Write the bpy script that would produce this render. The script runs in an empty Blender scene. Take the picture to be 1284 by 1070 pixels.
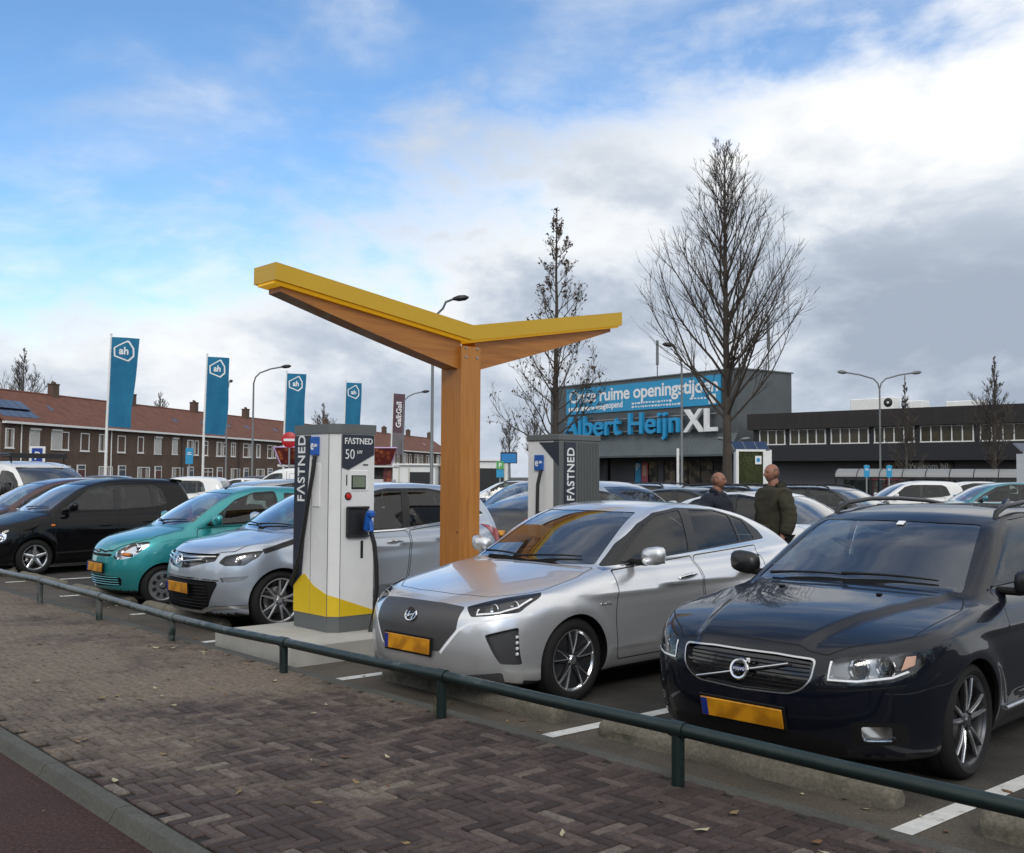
import bpy, bmesh, math, random, mathutils
import mathutils.noise
import numpy as np
random.seed(7); RNG = np.random.default_rng(7)
SC = bpy.context.scene; COL = SC.collection
PI = math.pi

# ---------------------------------------------------------------- materials
def new_mat(name):
    m = bpy.data.materials.new(name); m.use_nodes = True; nt = m.node_tree; nt.nodes.clear()
    out = nt.nodes.new('ShaderNodeOutputMaterial'); return m, nt, out
def bsdf(nt, col=(.5, .5, .5), rough=.5, metal=0., coat=0., spec=.5, **k):
    b = nt.nodes.new('ShaderNodeBsdfPrincipled'); b.inputs['Base Color'].default_value = (*col, 1); b.inputs['Roughness'].default_value = rough
    b.inputs['Metallic'].default_value = metal; b.inputs['Coat Weight'].default_value = coat; b.inputs['Coat Roughness'].default_value = .03
    b.inputs['Specular IOR Level'].default_value = spec
    for n, v in k.items(): b.inputs[n.replace('_', ' ')].default_value = v
    return b
def noise(nt, scale, detail=4., rough=.6, coord='Object', vec=None, dist=0.):
    t = nt.nodes.new('ShaderNodeTexNoise'); t.inputs['Scale'].default_value = scale; t.inputs['Detail'].default_value = detail; t.inputs['Roughness'].default_value = rough; t.inputs['Distortion'].default_value = dist
    if vec is None:
        c = nt.nodes.new('ShaderNodeTexCoord'); vec = c.outputs[coord]
    nt.links.new(vec, t.inputs['Vector']); return t
def ramp(nt, fac, stops):
    r = nt.nodes.new('ShaderNodeValToRGB'); e = r.color_ramp.elements
    while len(e) < len(stops): e.new(.5)
    for el, (p, c) in zip(e, stops): el.position = p; el.color = (*c, 1) if len(c) == 3 else c
    nt.links.new(fac, r.inputs[0]); return r
def mixc(nt, fac, a, b, mode='MIX'):
    n = nt.nodes.new('ShaderNodeMix'); n.data_type = 'RGBA'; n.blend_type = mode
    for sock, v in ((n.inputs[0], fac), (n.inputs[6], a), (n.inputs[7], b)):
        if hasattr(v, 'links') or isinstance(v, bpy.types.NodeSocket): nt.links.new(v, sock)
        elif isinstance(v, (int, float)): sock.default_value = v
        else: sock.default_value = (*v, 1)
    return n.outputs[2]
def bump(nt, h, strength=.3, dist=.01):
    b = nt.nodes.new('ShaderNodeBump'); b.inputs['Strength'].default_value = strength; b.inputs['Distance'].default_value = dist
    nt.links.new(h, b.inputs['Height']); return b.outputs[0]
def math_n(nt, op, a, b=0., clamp=False):
    n = nt.nodes.new('ShaderNodeMath'); n.operation = op; n.use_clamp = clamp
    for s, v in ((n.inputs[0], a), (n.inputs[1], b)):
        if isinstance(v, (int, float)): s.default_value = v
        else: nt.links.new(v, s)
    return n.outputs[0]
_cache = {}
def plain(name, col, rough=.5, metal=0., var=.12, scale=6., bmp=0., coat=0., spec=.5):
    """a surface with slight uneven tone and gloss"""
    if name in _cache: return _cache[name]
    m, nt, out = new_mat(name); b = bsdf(nt, col, rough, metal, coat, spec)
    n = noise(nt, scale, 5.)
    r = ramp(nt, n.outputs[0], [(.25, tuple(c*(1 - var) for c in col)), (.75, tuple(min(1, c*(1 + var)) for c in col))])
    nt.links.new(r.outputs[0], b.inputs['Base Color'])
    rr = nt.nodes.new('ShaderNodeMapRange'); rr.inputs[3].default_value = max(.02, rough - .08); rr.inputs[4].default_value = min(1, rough + .08)
    nt.links.new(n.outputs[0], rr.inputs[0]); nt.links.new(rr.outputs[0], b.inputs['Roughness'])
    if bmp: nt.links.new(bump(nt, noise(nt, scale*12, 3.).outputs[0], bmp, .004), b.inputs['Normal'])
    nt.links.new(b.outputs[0], out.inputs[0]); _cache[name] = m; return m
def car_paint(name, col, metal=.0, rough=.35, dirt=.5, spec=.5, coat=1.):
    m, nt, out = new_mat(name); b = bsdf(nt, col, rough, metal, coat, spec)
    tc = nt.nodes.new('ShaderNodeTexCoord'); sp = nt.nodes.new('ShaderNodeSeparateXYZ'); nt.links.new(tc.outputs['Object'], sp.inputs[0])
    n = noise(nt, 5., 5., .65); f = noise(nt, 900., 1.)
    low = nt.nodes.new('ShaderNodeMapRange'); low.inputs[1].default_value = .50; low.inputs[2].default_value = .16; nt.links.new(sp.outputs[2], low.inputs[0])
    d = math_n(nt, 'MULTIPLY', math_n(nt, 'MULTIPLY', low.outputs[0], n.outputs[0]), dirt, True)
    fl = ramp(nt, f.outputs[0], [(.3, tuple(c*.9 for c in col)), (.7, tuple(min(1, c*1.12) for c in col))])
    c = mixc(nt, d, fl.outputs[0], (.10, .092, .082))
    nt.links.new(c, b.inputs['Base Color'])
    cr = nt.nodes.new('ShaderNodeMapRange'); cr.inputs[3].default_value = .015; cr.inputs[4].default_value = .22; nt.links.new(d, cr.inputs[0]); nt.links.new(cr.outputs[0], b.inputs['Coat Roughness'])
    inner = bsdf(nt, (.012, .012, .013), .8); g = nt.nodes.new('ShaderNodeNewGeometry'); mx = nt.nodes.new('ShaderNodeMixShader')
    nt.links.new(g.outputs['Backfacing'], mx.inputs[0]); nt.links.new(b.outputs[0], mx.inputs[1]); nt.links.new(inner.outputs[0], mx.inputs[2]); nt.links.new(mx.outputs[0], out.inputs[0])
    return m
def glass(name, tint, ior=1.52, refl=1., dust=.05):
    m, nt, out = new_mat(name); tr = nt.nodes.new('ShaderNodeBsdfTransparent'); tr.inputs[0].default_value = (*tint, 1)
    gl = nt.nodes.new('ShaderNodeBsdfGlossy'); gl.inputs[0].default_value = (1, 1, 1, 1); gl.inputs['Roughness'].default_value = .012
    fr = nt.nodes.new('ShaderNodeFresnel'); fr.inputs[0].default_value = ior
    f = math_n(nt, 'MULTIPLY_ADD', fr.outputs[0], refl, True); f.node.inputs[2].default_value = .015
    mx = nt.nodes.new('ShaderNodeMixShader'); nt.links.new(f, mx.inputs[0]); nt.links.new(tr.outputs[0], mx.inputs[1]); nt.links.new(gl.outputs[0], mx.inputs[2])
    df = nt.nodes.new('ShaderNodeBsdfDiffuse'); df.inputs[0].default_value = (.35, .34, .32, 1); n = noise(nt, 3.5, 6., .7)
    mx2 = nt.nodes.new('ShaderNodeMixShader'); nt.links.new(math_n(nt, 'MULTIPLY', n.outputs[0], dust), mx2.inputs[0]); nt.links.new(mx.outputs[0], mx2.inputs[1]); nt.links.new(df.outputs[0], mx2.inputs[2])
    nt.links.new(mx2.outputs[0], out.inputs[0]); return m
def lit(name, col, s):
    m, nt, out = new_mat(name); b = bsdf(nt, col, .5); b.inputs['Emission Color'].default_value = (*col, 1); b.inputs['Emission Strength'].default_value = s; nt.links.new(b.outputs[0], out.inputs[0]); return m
def plate_mat():
    m, nt, out = new_mat('plate_yellow'); b = bsdf(nt, (.62, .27, .012), .35)
    n = noise(nt, 9., 1., .4); r = ramp(nt, n.outputs[0], [(.38, (.40, .16, .008)), (.6, (.66, .29, .012))]); nt.links.new(r.outputs[0], b.inputs['Base Color']); nt.links.new(b.outputs[0], out.inputs[0]); return m

CM = dict(
  under=plain('car_underside', (.012, .012, .013), .75), gap=plain('black_rubber', (.006, .006, .0065), .6, spec=.25), trim=plain('black_trim', (.012, .012, .013), .35),
  gloss=plain('gloss_black', (.008, .008, .010), .12, coat=.6), tyre=plain('tyre_rubber', (.011, .011, .0115), .8, bmp=.3, spec=.3), rim=plain('alloy_silver', (.52, .53, .55), .30, .85, .06),
  rimdark=plain('alloy_dark', (.045, .046, .05), .4, .6), rimedge=plain('alloy_polished', (.70, .71, .73), .2, .9, .05), rimgun=plain('alloy_gunmetal', (.10, .102, .11), .32, .8),
  steel=plain('brake_steel', (.30, .29, .28), .35, .9, .2), chrome=plain('chrome', (.78, .79, .80), .10, 1., .03), satin=plain('satin_metal', (.55, .56, .57), .28, .9, .05),
  seat=plain('seat_cloth', (.028, .028, .031), .85), mirror=plain('mirror_glass', (.8, .8, .8), .02, 1., .01), plate=plate_mat(), plateblue=plain('plate_blue', (.012, .03, .22), .4),
  glass=glass('side_glass', (.42, .50, .475), 1.55, .75, .02), screen=glass('windscreen_glass', (.60, .69, .72), 1.8, 1.75, .05), lens=glass('lamp_lens', (.92, .93, .95), 1.45, .9, .02),
  lampgrey=plain('lamp_housing_grey', (.33, .34, .35), .3, .5), peach=plain('lamp_peach', (.62, .38, .28), .3), lampdark=plain('lamp_housing_dark', (.05, .05, .055), .3, .4), red=plain('lamp_red', (.42, .012, .014), .15, coat=1.), amber=plain('lamp_amber', (.75, .22, .03), .2, coat=.6),
  grey=plain('grille_grey', (.062, .060, .062), .36, .2), led=plain('led_white', (.85, .87, .9), .2), grey2=plain('dark_grey_plastic', (.045, .045, .048), .5), darkglass=plain('heated_screen', (.02, .022, .024), .08, coat=1.))
# ---------------------------------------------------------------- car bodies: an implicit surface, ray-cast to a mesh, then cut into panels
class Curve:
    """monotone cubic through (x, y) pairs, straight beyond the ends"""
    def __init__(s, pts):
        p = np.array(sorted(pts), float); s.x = p[:, 0]; s.y = p[:, 1]
        h = np.diff(s.x); d = np.diff(s.y) / h; n = len(s.x); m = np.zeros(n)
        if n == 2: m[:] = d[0]
        else:
            for i in range(1, n - 1):
                if d[i-1] * d[i] > 0:
                    w1 = 2*h[i] + h[i-1]; w2 = h[i] + 2*h[i-1]
                    m[i] = (w1 + w2) / (w1/d[i-1] + w2/d[i])
            m[0] = d[0]; m[-1] = d[-1]
        dy = np.diff(s.y)
        # cubic coefficients per segment in (q - knot), with straight segments padded on at both ends
        c0 = s.y[:-1]; c1 = m[:-1]; c2 = (3*dy/h - 2*m[:-1] - m[1:]) / h; c3 = (m[:-1] + m[1:] - 2*dy/h) / h**2
        s.k = np.concatenate([[s.x[0]], s.x[:-1], [s.x[-1]]]); z = [0.]
        s.c = [np.concatenate([[s.y[0]], c0, [s.y[-1]]]), np.concatenate([[m[0]], c1, [m[-1]]]), np.concatenate([z, c2, z]), np.concatenate([z, c3, z])]
    def __call__(s, q):
        q = np.asarray(q, float); i = np.searchsorted(s.x, q); t = q - s.k[i]; c = s.c
        return c[0][i] + t*(c[1][i] + t*(c[2][i] + t*c[3][i]))
def smax(a, b, k):
    h = np.maximum(k - np.abs(a - b), 0) / k
    return np.maximum(a, b) + h*h*k*.25
def smin(a, b, k): return -smax(-a, -b, k)
def sstep(e0, e1, x):
    t = np.minimum(np.maximum((x - e0) / (e1 - e0), 0), 1); return t*t*(3 - 2*t)

class CarShape:
    def __init__(s, S):
        s.S = S
        for k in ('deck', 'roof', 'nose', 'tail', 'sweepf', 'sweepr', 'wid', 'dw', 'gw', 'gin'): setattr(s, k, Curve(S[k]))
        s.zb = float(s.deck(np.array(S['axles'][0])) - .3); s.vh = Curve(S['vhood']) if 'vhood' in S else None
    def f(s, P):
        S = s.S; x, y, z = P[:, 0], P[:, 1], P[:, 2]; ay = np.abs(y); y2 = ay*ay
        f3 = s.nose(z) + s.sweepf(ay) - x
        f4 = x - s.tail(z) + s.sweepr(ay)
        xh = x - S.get('hshift', .12)*y2
        dz = s.deck(xh); sl = (s.deck(xh + .01) - dz) / .01
        dz = dz - S.get('crown', .06)*y2
        if s.vh is not None:
            e = s.vh(x); dz = dz - S.get('vstep', .02) * sstep(-.02, .05, ay - e) * sstep(S['vend'], S['vend'] - .3, x)
        f1 = (z - dz) / np.sqrt(1 + sl*sl)
        w = s.wid(x) - s.dw(z)
        for xw in S['axles']:
            d = np.sqrt((x - xw)**2 + (z - S['rw'])**2)
            w = w + S.get('flare', .014) * np.exp(-((d - S['arch'] - .02) / .075)**2)
        for (xa, za, xb, zb, a, wd) in S.get('crease', ()):
            t = np.clip((x - xa) / (xb - xa), 0, 1); zc = za + (zb - za)*t; q = (z - zc)
            fade = sstep(xa - .02, xa + .35, x) * sstep(xb + .02, xb - .35, x)
            w = w + fade * a * np.where(q > 0, np.exp(-q/wd), np.exp(q/(wd*.25)))
        f2 = ay - w
        low = smax(smax(f2, f1, S.get('kshoulder', .09)), smax(f3, f4, .02), S.get('kcorner', .06))
        xr = x - S.get('wshift', .16)*y2 * sstep(S['rmid'] + .3, S['rmid'] - .3, x) + S.get('rshift', .12)*y2 * sstep(S['rmid'] - .3, S['rmid'] + .3, x)
        rz = s.roof(xr); sr = (s.roof(xr + .01) - rz) / .01
        g1 = (z - rz + S.get('rcrown', .07)*y2) / np.sqrt(1 + sr*sr)
        g2 = ay - (s.gw(x) - s.gin(z))
        gh = np.maximum(smax(g1, g2, S.get('kroof', .10)), s.zb - z)
        v = smin(low, gh, S.get('kbelt', .03))
        return smax(v, S.get('floor', .17) - z, .05)
    def grad(s, P, e=.003):
        g = np.stack([s.f(P + d) - s.f(P - d) for d in np.eye(3)*e], 1)
        return g / np.maximum(np.linalg.norm(g, axis=1, keepdims=True), 1e-9)
    def hit(s, O, D, tmax, n=70):
        """first crossing from inside to outside along each ray"""
        t0 = np.zeros(len(O)); t1 = np.full(len(O), tmax); live = np.arange(len(O)); prev = 0.
        for k in range(1, n + 1):
            t = tmax*k/n; out = s.f(O[live] + D[live]*t) > 0
            t0[live[out]] = prev; t1[live[out]] = t; live = live[~out]; prev = t
            if not len(live): break
        for _ in range(22):
            m = (t0 + t1)/2; v = s.f(O + D*m[:, None]); ins = v < 0
            t0 = np.where(ins, m, t0); t1 = np.where(ins, t1, m)
        return O + D*((t0 + t1)/2)[:, None]
    def project(s, P, it=2):
        for _ in range(it):
            v = s.f(P); g = np.stack([s.f(P + d) - s.f(P - d) for d in np.eye(3)*.002], 1) / .004
            P = P - g * (v / np.maximum((g*g).sum(1), .05))[:, None].clip(-.03, .03)
        return P
    def half_mesh(s, nf, nm, nt):
        S = s.S; L = S['L']; zc = S.get('zc', .55); xa = S.get('xa', .55); xb = L - S.get('xb', .5)
        O, D = [], []
        th = np.linspace(0, np.pi, nt + 1)
        rows = []
        for i in range(1, nf): ph = np.pi/2*i/nf; rows.append((xa, -np.cos(ph), np.sin(ph)))
        for i in range(nm + 1): rows.append((xa + (xb - xa)*i/nm, 0., 1.))
        for i in range(nf - 1, 0, -1): ph = np.pi/2*i/nf; rows.append((xb, np.cos(ph), np.sin(ph)))
        for (xo, dx, r) in rows:
            o = np.tile([xo, 0, zc], (nt + 1, 1)); d = np.stack([np.full(nt + 1, dx), -r*np.sin(th), r*np.cos(th)], 1)
            O.append(o); D.append(d)
        O = np.concatenate(O + [[[xa, 0, zc]], [[xb, 0, zc]]]); D = np.concatenate(D + [[[-1., 0, 0]], [[1., 0, 0]]])
        V = s.hit(O, D, 2.4); nr = len(rows); w = nt + 1
        V[np.abs(D[:, 1]) < 1e-9, 1] = 0
        F = []
        for r in range(nr - 1):
            for c in range(nt): F.append((r*w + c, r*w + c + 1, (r + 1)*w + c + 1, (r + 1)*w + c))
        p0, p1 = nr*w, nr*w + 1
        for c in range(nt):
            F.append((p0, c + 1, c)); F.append((p1, (nr - 1)*w + c, (nr - 1)*w + c + 1))
        return V, F

def in_poly(pts, poly):
    x, y = pts[:, 0], pts[:, 1]; c = np.zeros(len(x), bool); n = len(poly); j = n - 1
    for i in range(n):
        xi, yi = poly[i]; xj, yj = poly[j]
        if yi != yj: c ^= ((yi > y) != (yj > y)) & (x < (xj - xi)*(y - yi)/(yj - yi) + xi)
        j = i
    return c
def area2(p): return sum(p[i-1][0]*p[i][1] - p[i][0]*p[i-1][1] for i in range(len(p)))/2
def inset(poly, d):
    p = [np.array(q, float) for q in poly]
    if area2(p) < 0: p = p[::-1]
    out = []; n = len(p)
    for i in range(n):
        a, b, c = p[i-1], p[i], p[(i+1) % n]; u = b - a; v = c - b
        u = u/max(np.linalg.norm(u), 1e-9); v = v/max(np.linalg.norm(v), 1e-9)
        n1 = np.array([-u[1], u[0]]); n2 = np.array([-v[1], v[0]]); m = n1 + n2; k = m @ n1
        out.append(b + m*(d/max(k, .35)))
    return [tuple(q) for q in out]
def fillet(poly, r, seg=4):
    if r <= 0: return [tuple(q) for q in poly]
    p = [np.array(q, float) for q in poly]; out = []; n = len(p)
    for i in range(n):
        a, b, c = p[i-1], p[i], p[(i+1) % n]; la = np.linalg.norm(a - b); lc = np.linalg.norm(c - b)
        k = min(r, la*.45, lc*.45); s0 = b + (a - b)/la*k; s1 = b + (c - b)/lc*k
        for j in range(seg + 1):
            t = j/seg; out.append(tuple((1-t)**2*s0 + 2*t*(1-t)*b + t*t*s1))
    return out
def strip(line, w):
    """thin polygon along an open polyline"""
    p = [np.array(q, float) for q in line]; L, R = [], []
    for i in range(len(p)):
        d = p[min(i+1, len(p)-1)] - p[max(i-1, 0)]; d = d/np.linalg.norm(d); nrm = np.array([-d[1], d[0]])*w/2
        L.append(tuple(p[i] + nrm)); R.append(tuple(p[i] - nrm))
    return L + R[::-1]
WAGON = dict(L=4.82, axles=(.945, 3.76), rw=.325, arch=.352, flare=.016, zc=.56,
  deck=[(-.2,.66),(0,.74),(.1,.79),(.25,.85),(.5,.91),(.9,.965),(1.25,1.005),(1.6,1.02),(3,1.02),(4.3,1.05),(4.7,1.04),(4.9,1.0)],
  roof=[(.95,.83),(1.2,.985),(1.5,1.15),(1.8,1.31),(2.0,1.398),(2.2,1.45),(2.7,1.49),(3.4,1.487),(4.0,1.46),(4.42,1.41),(4.55,1.30),(4.72,.98),(4.8,.7)],
  nose=[(.15,.16),(.22,.08),(.32,.035),(.45,.005),(.56,0),(.66,.02),(.74,.05),(.8,.085),(.9,.20)],
  tail=[(.15,4.6),(.3,4.76),(.5,4.82),(.7,4.8),(.8,4.76),(1.0,4.72),(1.1,4.68)],
  sweepf=[(0,0),(.2,.008),(.4,.04),(.55,.095),(.68,.185),(.78,.31),(.86,.48),(.93,.75)],
  sweepr=[(0,0),(.4,.03),(.6,.07),(.75,.14),(.86,.3),(.93,.55)],
  wid=[(0,.86),(.5,.905),(1,.922),(2.4,.932),(3.8,.92),(4.8,.87)],
  dw=[(.15,.11),(.22,.06),(.35,.025),(.55,.003),(.68,0),(.8,.012),(.9,.04),(.97,.075),(1.05,.13)],
  gw=[(.9,.76),(1.4,.80),(2.4,.815),(3.6,.79),(4.4,.74),(4.7,.70)],
  gin=[(.9,-.01),(1.0,.005),(1.15,.05),(1.3,.105),(1.42,.165),(1.5,.22)],
  vhood=[(0,.30),(.3,.37),(.8,.50),(1.4,.68)], vend=1.6, vstep=.030, crease=[(.95,.80,4.7,.86,.016,.07),(1.4,.40,3.3,.44,.012,.05)], rmid=2.6, crown=.05, kroof=.09)
LIFTBACK = dict(L=4.47, axles=(.88, 3.58), rw=.316, arch=.345, flare=.014, zc=.54,
  deck=[(-.2,.58),(0,.675),(.1,.73),(.25,.79),(.5,.855),(.9,.935),(1.2,.985),(1.5,1.0),(3,1.01),(3.8,1.04),(4.35,1.04),(4.5,.98)],
  roof=[(.9,.80),(1.15,.95),(1.5,1.155),(1.8,1.315),(1.98,1.385),(2.2,1.44),(2.5,1.462),(2.9,1.452),(3.4,1.39),(3.9,1.265),(4.2,1.15),(4.34,1.07),(4.46,.8)],
  nose=[(.15,.10),(.22,.04),(.32,.01),(.42,0),(.55,.01),(.65,.035),(.72,.075),(.8,.17)],
  tail=[(.15,4.25),(.3,4.4),(.5,4.46),(.7,4.46),(.85,4.43),(1.0,4.40),(1.1,4.36)],
  sweepf=[(0,0),(.2,.008),(.4,.04),(.55,.09),(.68,.18),(.78,.31),(.85,.48),(.91,.75)],
  sweepr=[(0,0),(.4,.03),(.6,.08),(.75,.17),(.85,.35),(.91,.6)],
  wid=[(0,.84),(.5,.885),(1,.90),(2.3,.91),(3.6,.90),(4.5,.84)],
  dw=[(.15,.11),(.22,.055),(.33,.02),(.5,.006),(.68,0),(.8,.018),(.9,.05),(.97,.085),(1.05,.14)],
  gw=[(.9,.74),(1.4,.785),(2.3,.80),(3.4,.765),(4.0,.70),(4.5,.62)],
  gin=[(.9,-.01),(1.0,.005),(1.15,.055),(1.3,.125),(1.4,.185),(1.46,.25)],
  crease=[(.95,.77,4.4,.87,.030,.10),(1.25,.36,3.2,.43,.014,.05)],
  rmid=2.6, crown=.06, kroof=.09, rcrown=.08)
HATCH = dict(L=4.166, axles=(.80, 3.40), rw=.323, arch=.355, flare=.014, zc=.6,
  deck=[(-.2,.72),(0,.80),(.1,.855),(.3,.925),(.6,.985),(.95,1.045),(1.4,1.05),(3,1.07),(3.9,1.10),(4.2,1.05)],
  roof=[(.7,.89),(.92,1.035),(1.3,1.28),(1.65,1.46),(1.9,1.53),(2.3,1.585),(2.7,1.595),(3.2,1.575),(3.7,1.51),(3.86,1.38),(4.05,1.05),(4.15,.7)],
  nose=[(.15,.14),(.22,.06),(.35,.015),(.5,0),(.62,.01),(.72,.03),(.8,.065),(.9,.16)],
  tail=[(.15,3.95),(.3,4.1),(.5,4.16),(.7,4.15),(.9,4.08),(1.1,4.02),(1.2,3.98)],
  sweepf=[(0,0),(.2,.012),(.4,.05),(.55,.12),(.66,.21),(.76,.35),(.83,.52),(.89,.8)],
  sweepr=[(0,0),(.4,.04),(.6,.10),(.72,.18),(.82,.34),(.88,.6)],
  wid=[(0,.82),(.5,.862),(1,.876),(2.2,.883),(3.4,.87),(4.1,.82)],
  dw=[(.15,.10),(.22,.05),(.35,.02),(.5,.004),(.7,0),(.85,.015),(.95,.045),(1.05,.09),(1.15,.14)],
  gw=[(.7,.72),(1.2,.765),(2.2,.785),(3.2,.755),(4.0,.68)],
  gin=[(.95,-.01),(1.05,0),(1.2,.04),(1.4,.115),(1.52,.18),(1.6,.24)],
  crease=[(1.1,.80,3.9,.97,.028,.11),(1.2,.36,3.0,.44,.012,.05)],
  rmid=2.4, crown=.06, kroof=.09, rcrown=.08)
CITY = dict(L=3.495, axles=(.62, 2.96), rw=.265, arch=.295, flare=.016, zc=.55,
  deck=[(-.2,.66),(0,.735),(.1,.79),(.3,.87),(.6,.945),(.85,.995),(1.2,1.01),(2.8,1.04),(3.5,1.03)],
  roof=[(.6,.83),(.82,.985),(1.2,1.235),(1.5,1.395),(1.75,1.475),(2.1,1.52),(2.5,1.515),(2.9,1.485),(3.18,1.42),(3.3,1.25),(3.4,.95),(3.48,.6)],
  nose=[(.15,.14),(.22,.06),(.35,.015),(.48,0),(.6,.015),(.7,.04),(.78,.085),(.86,.17)],
  tail=[(.15,3.32),(.3,3.44),(.5,3.495),(.7,3.48),(.9,3.42),(1.1,3.38)],
  sweepf=[(0,0),(.2,.02),(.35,.06),(.48,.13),(.58,.23),(.66,.37),(.71,.52),(.76,.8)],
  sweepr=[(0,0),(.35,.04),(.5,.09),(.62,.17),(.7,.3),(.75,.5)],
  wid=[(0,.70),(.4,.73),(.9,.742),(1.8,.748),(2.9,.74),(3.5,.70)],
  dw=[(.15,.09),(.22,.05),(.35,.02),(.5,.004),(.65,0),(.8,.015),(.92,.045),(1.02,.09),(1.1,.13)],
  gw=[(.6,.63),(1.0,.655),(1.8,.668),(2.8,.64),(3.4,.59)],
  gin=[(.9,-.01),(1.0,0),(1.15,.035),(1.3,.085),(1.42,.14),(1.5,.2)],
  rmid=2.0, crown=.08, kroof=.10, rcrown=.09, kshoulder=.11)
MPV = dict(L=3.85, axles=(.80, 3.10), rw=.30, arch=.33, flare=.012, zc=.58,
  deck=[(-.2,.62),(0,.70),(.1,.76),(.3,.85),(.65,.955),(.97,1.03),(1.4,1.04),(3,1.05),(3.6,1.08),(3.9,1.05)],
  roof=[(.7,.86),(.93,1.02),(1.3,1.27),(1.62,1.45),(1.9,1.54),(2.2,1.59),(2.55,1.61),(3.1,1.60),(3.5,1.56),(3.64,1.42),(3.77,1.05),(3.83,.7)],
  nose=[(.15,.14),(.22,.06),(.35,.015),(.5,0),(.6,.015),(.7,.05),(.8,.12),(.88,.22)],
  tail=[(.15,3.65),(.3,3.79),(.5,3.85),(.7,3.84),(.9,3.79),(1.1,3.74)],
  sweepf=[(0,0),(.2,.015),(.4,.06),(.55,.13),(.66,.23),(.75,.38),(.81,.55),(.86,.8)],
  sweepr=[(0,0),(.4,.03),(.6,.08),(.72,.15),(.8,.3),(.85,.5)],
  wid=[(0,.79),(.5,.83),(1,.84),(2.2,.846),(3.2,.838),(3.8,.80)],
  dw=[(.15,.10),(.22,.05),(.35,.02),(.5,.004),(.7,0),(.85,.015),(.95,.04),(1.05,.085),(1.15,.14)],
  gw=[(.7,.71),(1.1,.745),(2.0,.76),(3.0,.745),(3.8,.69)],
  gin=[(.95,-.01),(1.05,0),(1.2,.04),(1.4,.105),(1.52,.165),(1.6,.23)],
  rmid=2.4, crown=.07, kroof=.10, rcrown=.08)
VAN = dict(L=4.78, axles=(.83, 3.93), rw=.32, arch=.35, flare=.012, zc=.8, xa=.75,
  deck=[(-.2,.80),(0,.90),(.15,.99),(.5,1.11),(.75,1.19),(1.5,1.22),(4.5,1.22),(4.9,1.22)],
  roof=[(.45,1.0),(.72,1.19),(1.1,1.48),(1.5,1.755),(1.75,1.86),(2.1,1.93),(2.6,1.955),(4.3,1.955),(4.6,1.93),(4.72,1.8),(4.78,1.2),(4.82,.8)],
  nose=[(.15,.12),(.25,.03),(.4,0),(.6,.01),(.75,.03),(.88,.07),(1.0,.17)],
  tail=[(.15,4.7),(.3,4.76),(.5,4.78),(.9,4.77),(1.2,4.76),(1.6,4.73),(2,4.68)],
  sweepf=[(0,0),(.3,.02),(.5,.06),(.65,.13),(.78,.25),(.88,.42),(.96,.75)],
  sweepr=[(0,0),(.6,.02),(.8,.06),(.9,.14),(.97,.3)],
  wid=[(0,.89),(.6,.93),(1,.945),(2.4,.95),(4.7,.94)],
  dw=[(.15,.08),(.25,.03),(.4,.01),(.6,0),(1.0,.01),(1.15,.04),(1.3,.1)],
  gw=[(.4,.82),(1.0,.88),(2.0,.91),(4.7,.905)],
  gin=[(1.0,-.01),(1.15,0),(1.4,.045),(1.7,.115),(1.9,.18),(2.0,.24)],
  rmid=3.2, crown=.06, kroof=.12, rcrown=.05)
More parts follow.
